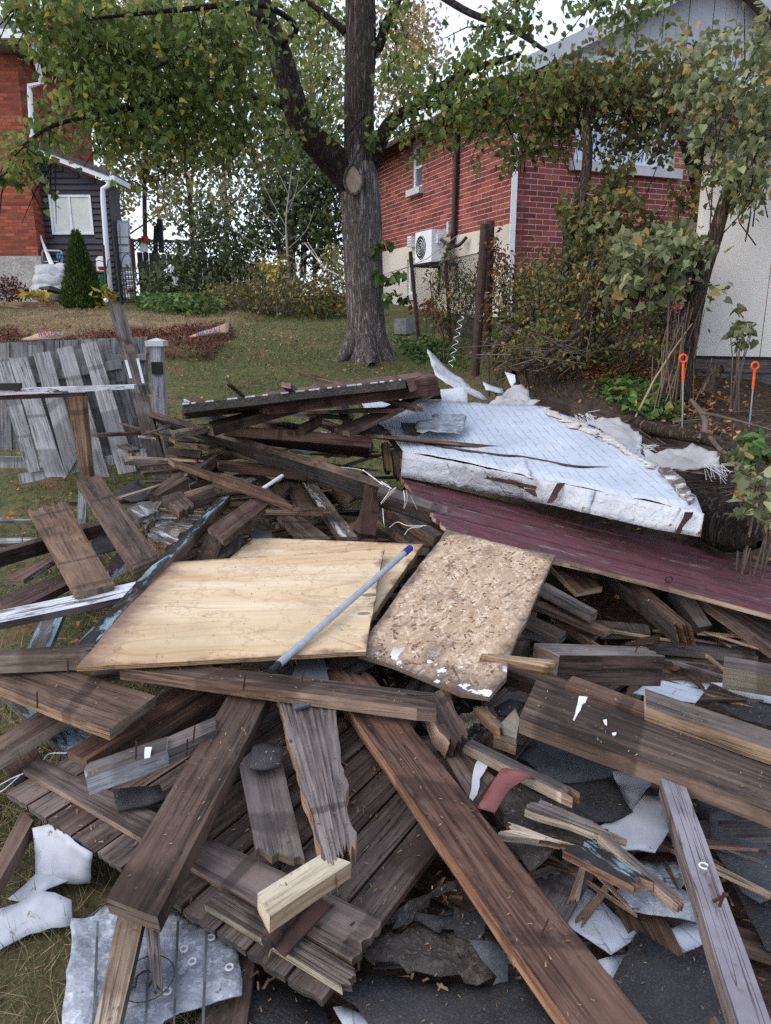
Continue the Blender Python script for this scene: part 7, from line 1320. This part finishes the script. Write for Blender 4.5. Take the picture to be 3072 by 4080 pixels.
tw = [tube_vf([q := G(B3((random.uniform(900, 1650), random.uniform(1150, 1700)))[0])+(0, 0, .03), q+np.array((random.uniform(-.2, .2), random.uniform(-.2, .2), .05)), q+np.array((random.uniform(-.4, .4), random.uniform(-.3, .3), .02))], [.006, .005, .003], 4, False) for _ in range(80)]; tag(put('brushwood', *join(tw), M['twig']), 'thin dead twigs littering the bank at the right', 'twigs', kind='stuff')
o = thing('tree_stump', 'short cut stump sprouting from the soil beside the shed', 'stump', V(B3((1290, 985))[0], 5.9)); limb('wood', z3(B3, (1285, 1000, 5.9), (1310, 930, 5.9), (1345, 850, 5.9)), [.06, .05, .055], 'barkbrown', o, 10, .1, 4); limb('knot', z3(B3, (1335, 880, 5.88), (1372, 858, 5.85)), [.035, .03], 'barkbrown', o, 8, .1, 3)
# shoots on the linden trunk
shrub('epicormic_shoot', 'leafy green shoots on the linden trunk at its right side', 'shoot', [(835, 590, 10.1, 26, 22, 30), (850, 600, 10.1, 18, 14, 16), (838, 640, 10.1, 20, 16, 22), (820, 545, 10.1, 20, 16, 25), (845, 525, 10.1, 14, 8, 10), (880, 650, 10.1, 16, 8, 10)], 'leafground', .11, parts=40)
# background wood: poplars
def poplar(name, lab, xs, Y, blobs, mat, size, group, r0=.085, bark_='barkbrown', extra=40):
    b = V(DD(xs[0])[0], Y); b[2] = float(gz(b[0], b[1])); o = thing(name, lab, 'tree', b, group); limb('trunk', [b]+[V(DD(p)[0], Y) for p in xs[1:]], list(np.linspace(r0, r0*.3, len(xs))), bark_, o, 8, .03, 4)
    pts = clump([blob(x, y, Y+random.uniform(-1.5, 1.5), r, n, ry) for x, y, r, n, ry in blobs]); leafcloud('crown', pts, size, mat, 'oval', o, aspect=1.6, droop=.7); tr = [V(DD(p)[0], Y) for p in xs]; tw = []
    for _ in range(extra): a = pts[random.randrange(len(pts))]; k = random.choice(tr[1:])*(1, 1, 0)+np.array((0, 0, max(b[2]+1, a[2]-random.uniform(.5, 2)))); tw.append(tube_vf([k, (k+a)/2+RNG.normal(0, .1, 3), a], [.03, .02, .008], 4, False))
    tag(put('twigs', *join(tw), M[bark_], o), kind='stuff'); return o
G1 = 'trees beyond the back fence'
poplar('poplar_tree', 'slender poplar beside the white door and lean-to', [(238, 520), (236, 400), (232, 250), (230, 60), (228, -60)], 27, [(230, 60, 110, 1500, 110), (200, 180, 90, 1000, 90), (250, 300, 60, 600, 90), (245, 430, 45, 330, 70), (270, 380, 40, 260, 50), (140, 60, 90, 1000, 100)], 'leafpoplar', .17, G1)
poplar('poplar_tree', 'straight poplar rising behind the red flower pot', [(308, 535), (312, 400), (316, 250), (322, 60), (326, -60)], 26, [(330, 60, 110, 1500, 110), (310, 190, 90, 1000, 90), (330, 300, 70, 650, 80), (318, 420, 50, 330, 80), (345, 370, 45, 300, 60)], 'leafpoplar', .16, G1)
poplar('poplar_tree', 'broad poplar with forked trunk behind the lattice screen', [(418, 560), (410, 430), (395, 300), (392, 100), (392, -60)], 25, [(420, 70, 110, 1500, 110), (400, 210, 90, 900, 90), (410, 330, 80, 800, 70), (400, 440, 60, 420, 60)], 'leafpoplar', .15, G1)
poplar('poplar_tree', 'dark stemmed poplar left of the bare sapling', [(490, 560), (488, 450), (482, 330), (490, 150), (495, -60)], 24, [(520, 80, 100, 1300, 110), (500, 220, 90, 900, 90), (490, 340, 70, 700, 60), (480, 430, 60, 420, 60)], 'leafpoplar', .15, G1)
poplar('poplar_tree', 'yellowing poplar between the limb and the trunk of the linden', [(680, 600), (676, 400), (672, 200), (668, 0), (668, -80)], 30, [(640, 60, 110, 1500, 110), (690, 180, 90, 1300, 90), (650, 290, 80, 800, 70), (700, 330, 60, 500, 70), (590, 300, 70, 500, 60)], 'leafpoplar', .17, G1)
poplar('golden_lit_tree', 'tall golden sunlit tree beyond the bungalow roof', [(870, 420), (872, 250), (878, 100), (885, -20), (888, -80)], 40, [(890, 40, 60, 1200, 90), (860, 130, 50, 700, 70), (910, 110, 40, 450, 70), (845, 220, 40, 400, 60)], 'leafsunlit', .2, G1)
poplar('poplar_tree', 'small yellowing tree behind the brick house gutter', [(128, 420), (128, 350), (130, 240), (130, 180)], 28, [(135, 220, 35, 260, 60), (150, 330, 35, 200, 50), (120, 130, 60, 500, 90)], 'leafpoplar', .16, G1)
# dense hedge growth in the middle
shrub('hedge_shrub', 'silvery green shrub in front of the back fence', 'shrub', [(450, 480, 19, 50, 600, 60), (480, 540, 18.8, 50, 600, 60), (410, 560, 18.6, 45, 500, 50), (350, 600, 18.2, 40, 500, 45), (520, 560, 18.5, 45, 500, 60), (440, 610, 18.4, 50, 500, 40)], 'leafdark', .13, 'oval', extra=80)
shrub('hedge_shrub', 'white flowering shrub against the back fence', 'shrub', [(372, 600, 17.6, 28, 300, 45), (340, 620, 17.4, 35, 340, 35), (400, 640, 17.3, 35, 300, 30)], 'leafdark', .12, 'oval', extra=30)
fl_ = clump([blob(375, 585, 17.2, 16, 26, 22)]); tag(leafcloud('blossoms', fl_, .1, 'whiteplastic', 'heart'), 'white blossoms on the shrub by the back fence', 'flowers')
shrub('hedge_shrub', 'tall dark ivy covered shrub mass left of the linden trunk', 'shrub', [(640, 420, 19, 60, 1300, 70), (690, 400, 19.2, 60, 1400, 80), (700, 500, 18.8, 50, 1200, 80), (640, 500, 18.6, 55, 1000, 70), (590, 440, 19, 50, 800, 70), (600, 350, 19.6, 60, 800, 60), (690, 320, 19.6, 60, 900, 60), (550, 500, 18.8, 45, 500, 60)], 'leafdark', .14, 'oval', stems=[([dpt(632, 600, 18.2), dpt(630, 520, 18.2), dpt(640, 420, 18.4)], [.1, .09, .05]), ([dpt(655, 600, 18.3), dpt(660, 500, 18.3), dpt(690, 400, 18.5)], [.08, .07, .04]), ([dpt(610, 600, 18.1), dpt(600, 520, 18.2), dpt(570, 420, 18.4)], [.08, .06, .03])], extra=200, smat='barkdark')
shrub('brush', 'tangled autumn brush between the lawn and the back fence', 'shrub', [(560, 640, 15, 60, 900, 40), (640, 640, 14.6, 70, 1100, 45), (700, 650, 14.2, 55, 900, 45), (500, 640, 15.4, 50, 600, 40), (600, 590, 15.6, 60, 600, 35), (720, 600, 14.8, 35, 400, 50), (460, 660, 15.4, 45, 500, 30)], 'leafbrush', .085, 'oval', extra=420, smat='twig')
shrub('sapling', 'little sapling with bright yellow leaves in the brush', 'sapling', [(588, 575, 14.2, 16, 46, 14), (592, 590, 14.2, 12, 26, 10)], 'leafyellow', .11, 'oval', stems=[([dpt(600, 690, 14.2), dpt(596, 620, 14.2), dpt(590, 560, 14.2)], [.018, .014, .008])], smat='twig')
shrub('shrub', 'yellow green bush glowing right behind the linden trunk', 'shrub', [(725, 560, 16.5, 24, 260, 35)], 'leafpoplar', .09, 'oval')
o = thing('bare_sapling', 'leafless pale sapling with fine branches in front of the dark shrubs', 'sapling', dpt(625, 640, 16)); mainp = [dpt(628, 640, 16), dpt(622, 560, 16), dpt(618, 480, 16), dpt(624, 420, 16), dpt(632, 350, 16)]; limb('stem', mainp, [.03, .024, .018, .012, .006], 'paletwig', o, 8, .05, 4)
tw = []
for a, b, c in (((620, 520), (560, 450), (500, 405)), ((618, 490), (580, 420), (545, 350)), ((622, 440), (660, 400), (690, 360)), ((624, 420), (600, 370), (580, 330)), ((620, 540), (660, 500), (680, 450)), ((622, 460), (640, 410), (650, 350)), ((619, 560), (540, 520), (480, 470)), ((620, 550), (650, 560), (690, 530)), ((600, 480), (560, 470), (520, 470)), ((570, 430), (540, 430), (505, 440))): tw.append(tube_vf(*smooth_path([dpt(*a, 16), dpt(*b, 15.9), dpt(*c, 15.8)], [.010, .007, .003]), 5, False))
put('branches', *join(tw), M['paletwig'], o)
shrub('burgundy_shrub', 'small burgundy shrub at the foot of the brick house', 'shrub', [(12, 620, 16.3, 26, 420, 25), (40, 632, 16.2, 20, 260, 14)], 'leafburg', .07, 'oval', extra=20)
for lab, bl_ in (('yellow hosta leaves by the raised bed edging', [(75, 638, 15.9, 20, 40, 10), (95, 640, 15.9, 14, 22, 7)]), ('yellow hosta leaves at the right foot of the cedar', [(225, 635, 15.4, 20, 45, 16), (210, 655, 15.2, 16, 24, 9)])): shrub('hosta', lab, 'plant', [(x, y, Y, r, n, ry) for x, y, Y, r, n, ry in bl_], 'leafyellow', .17, 'oval', droop=.2)
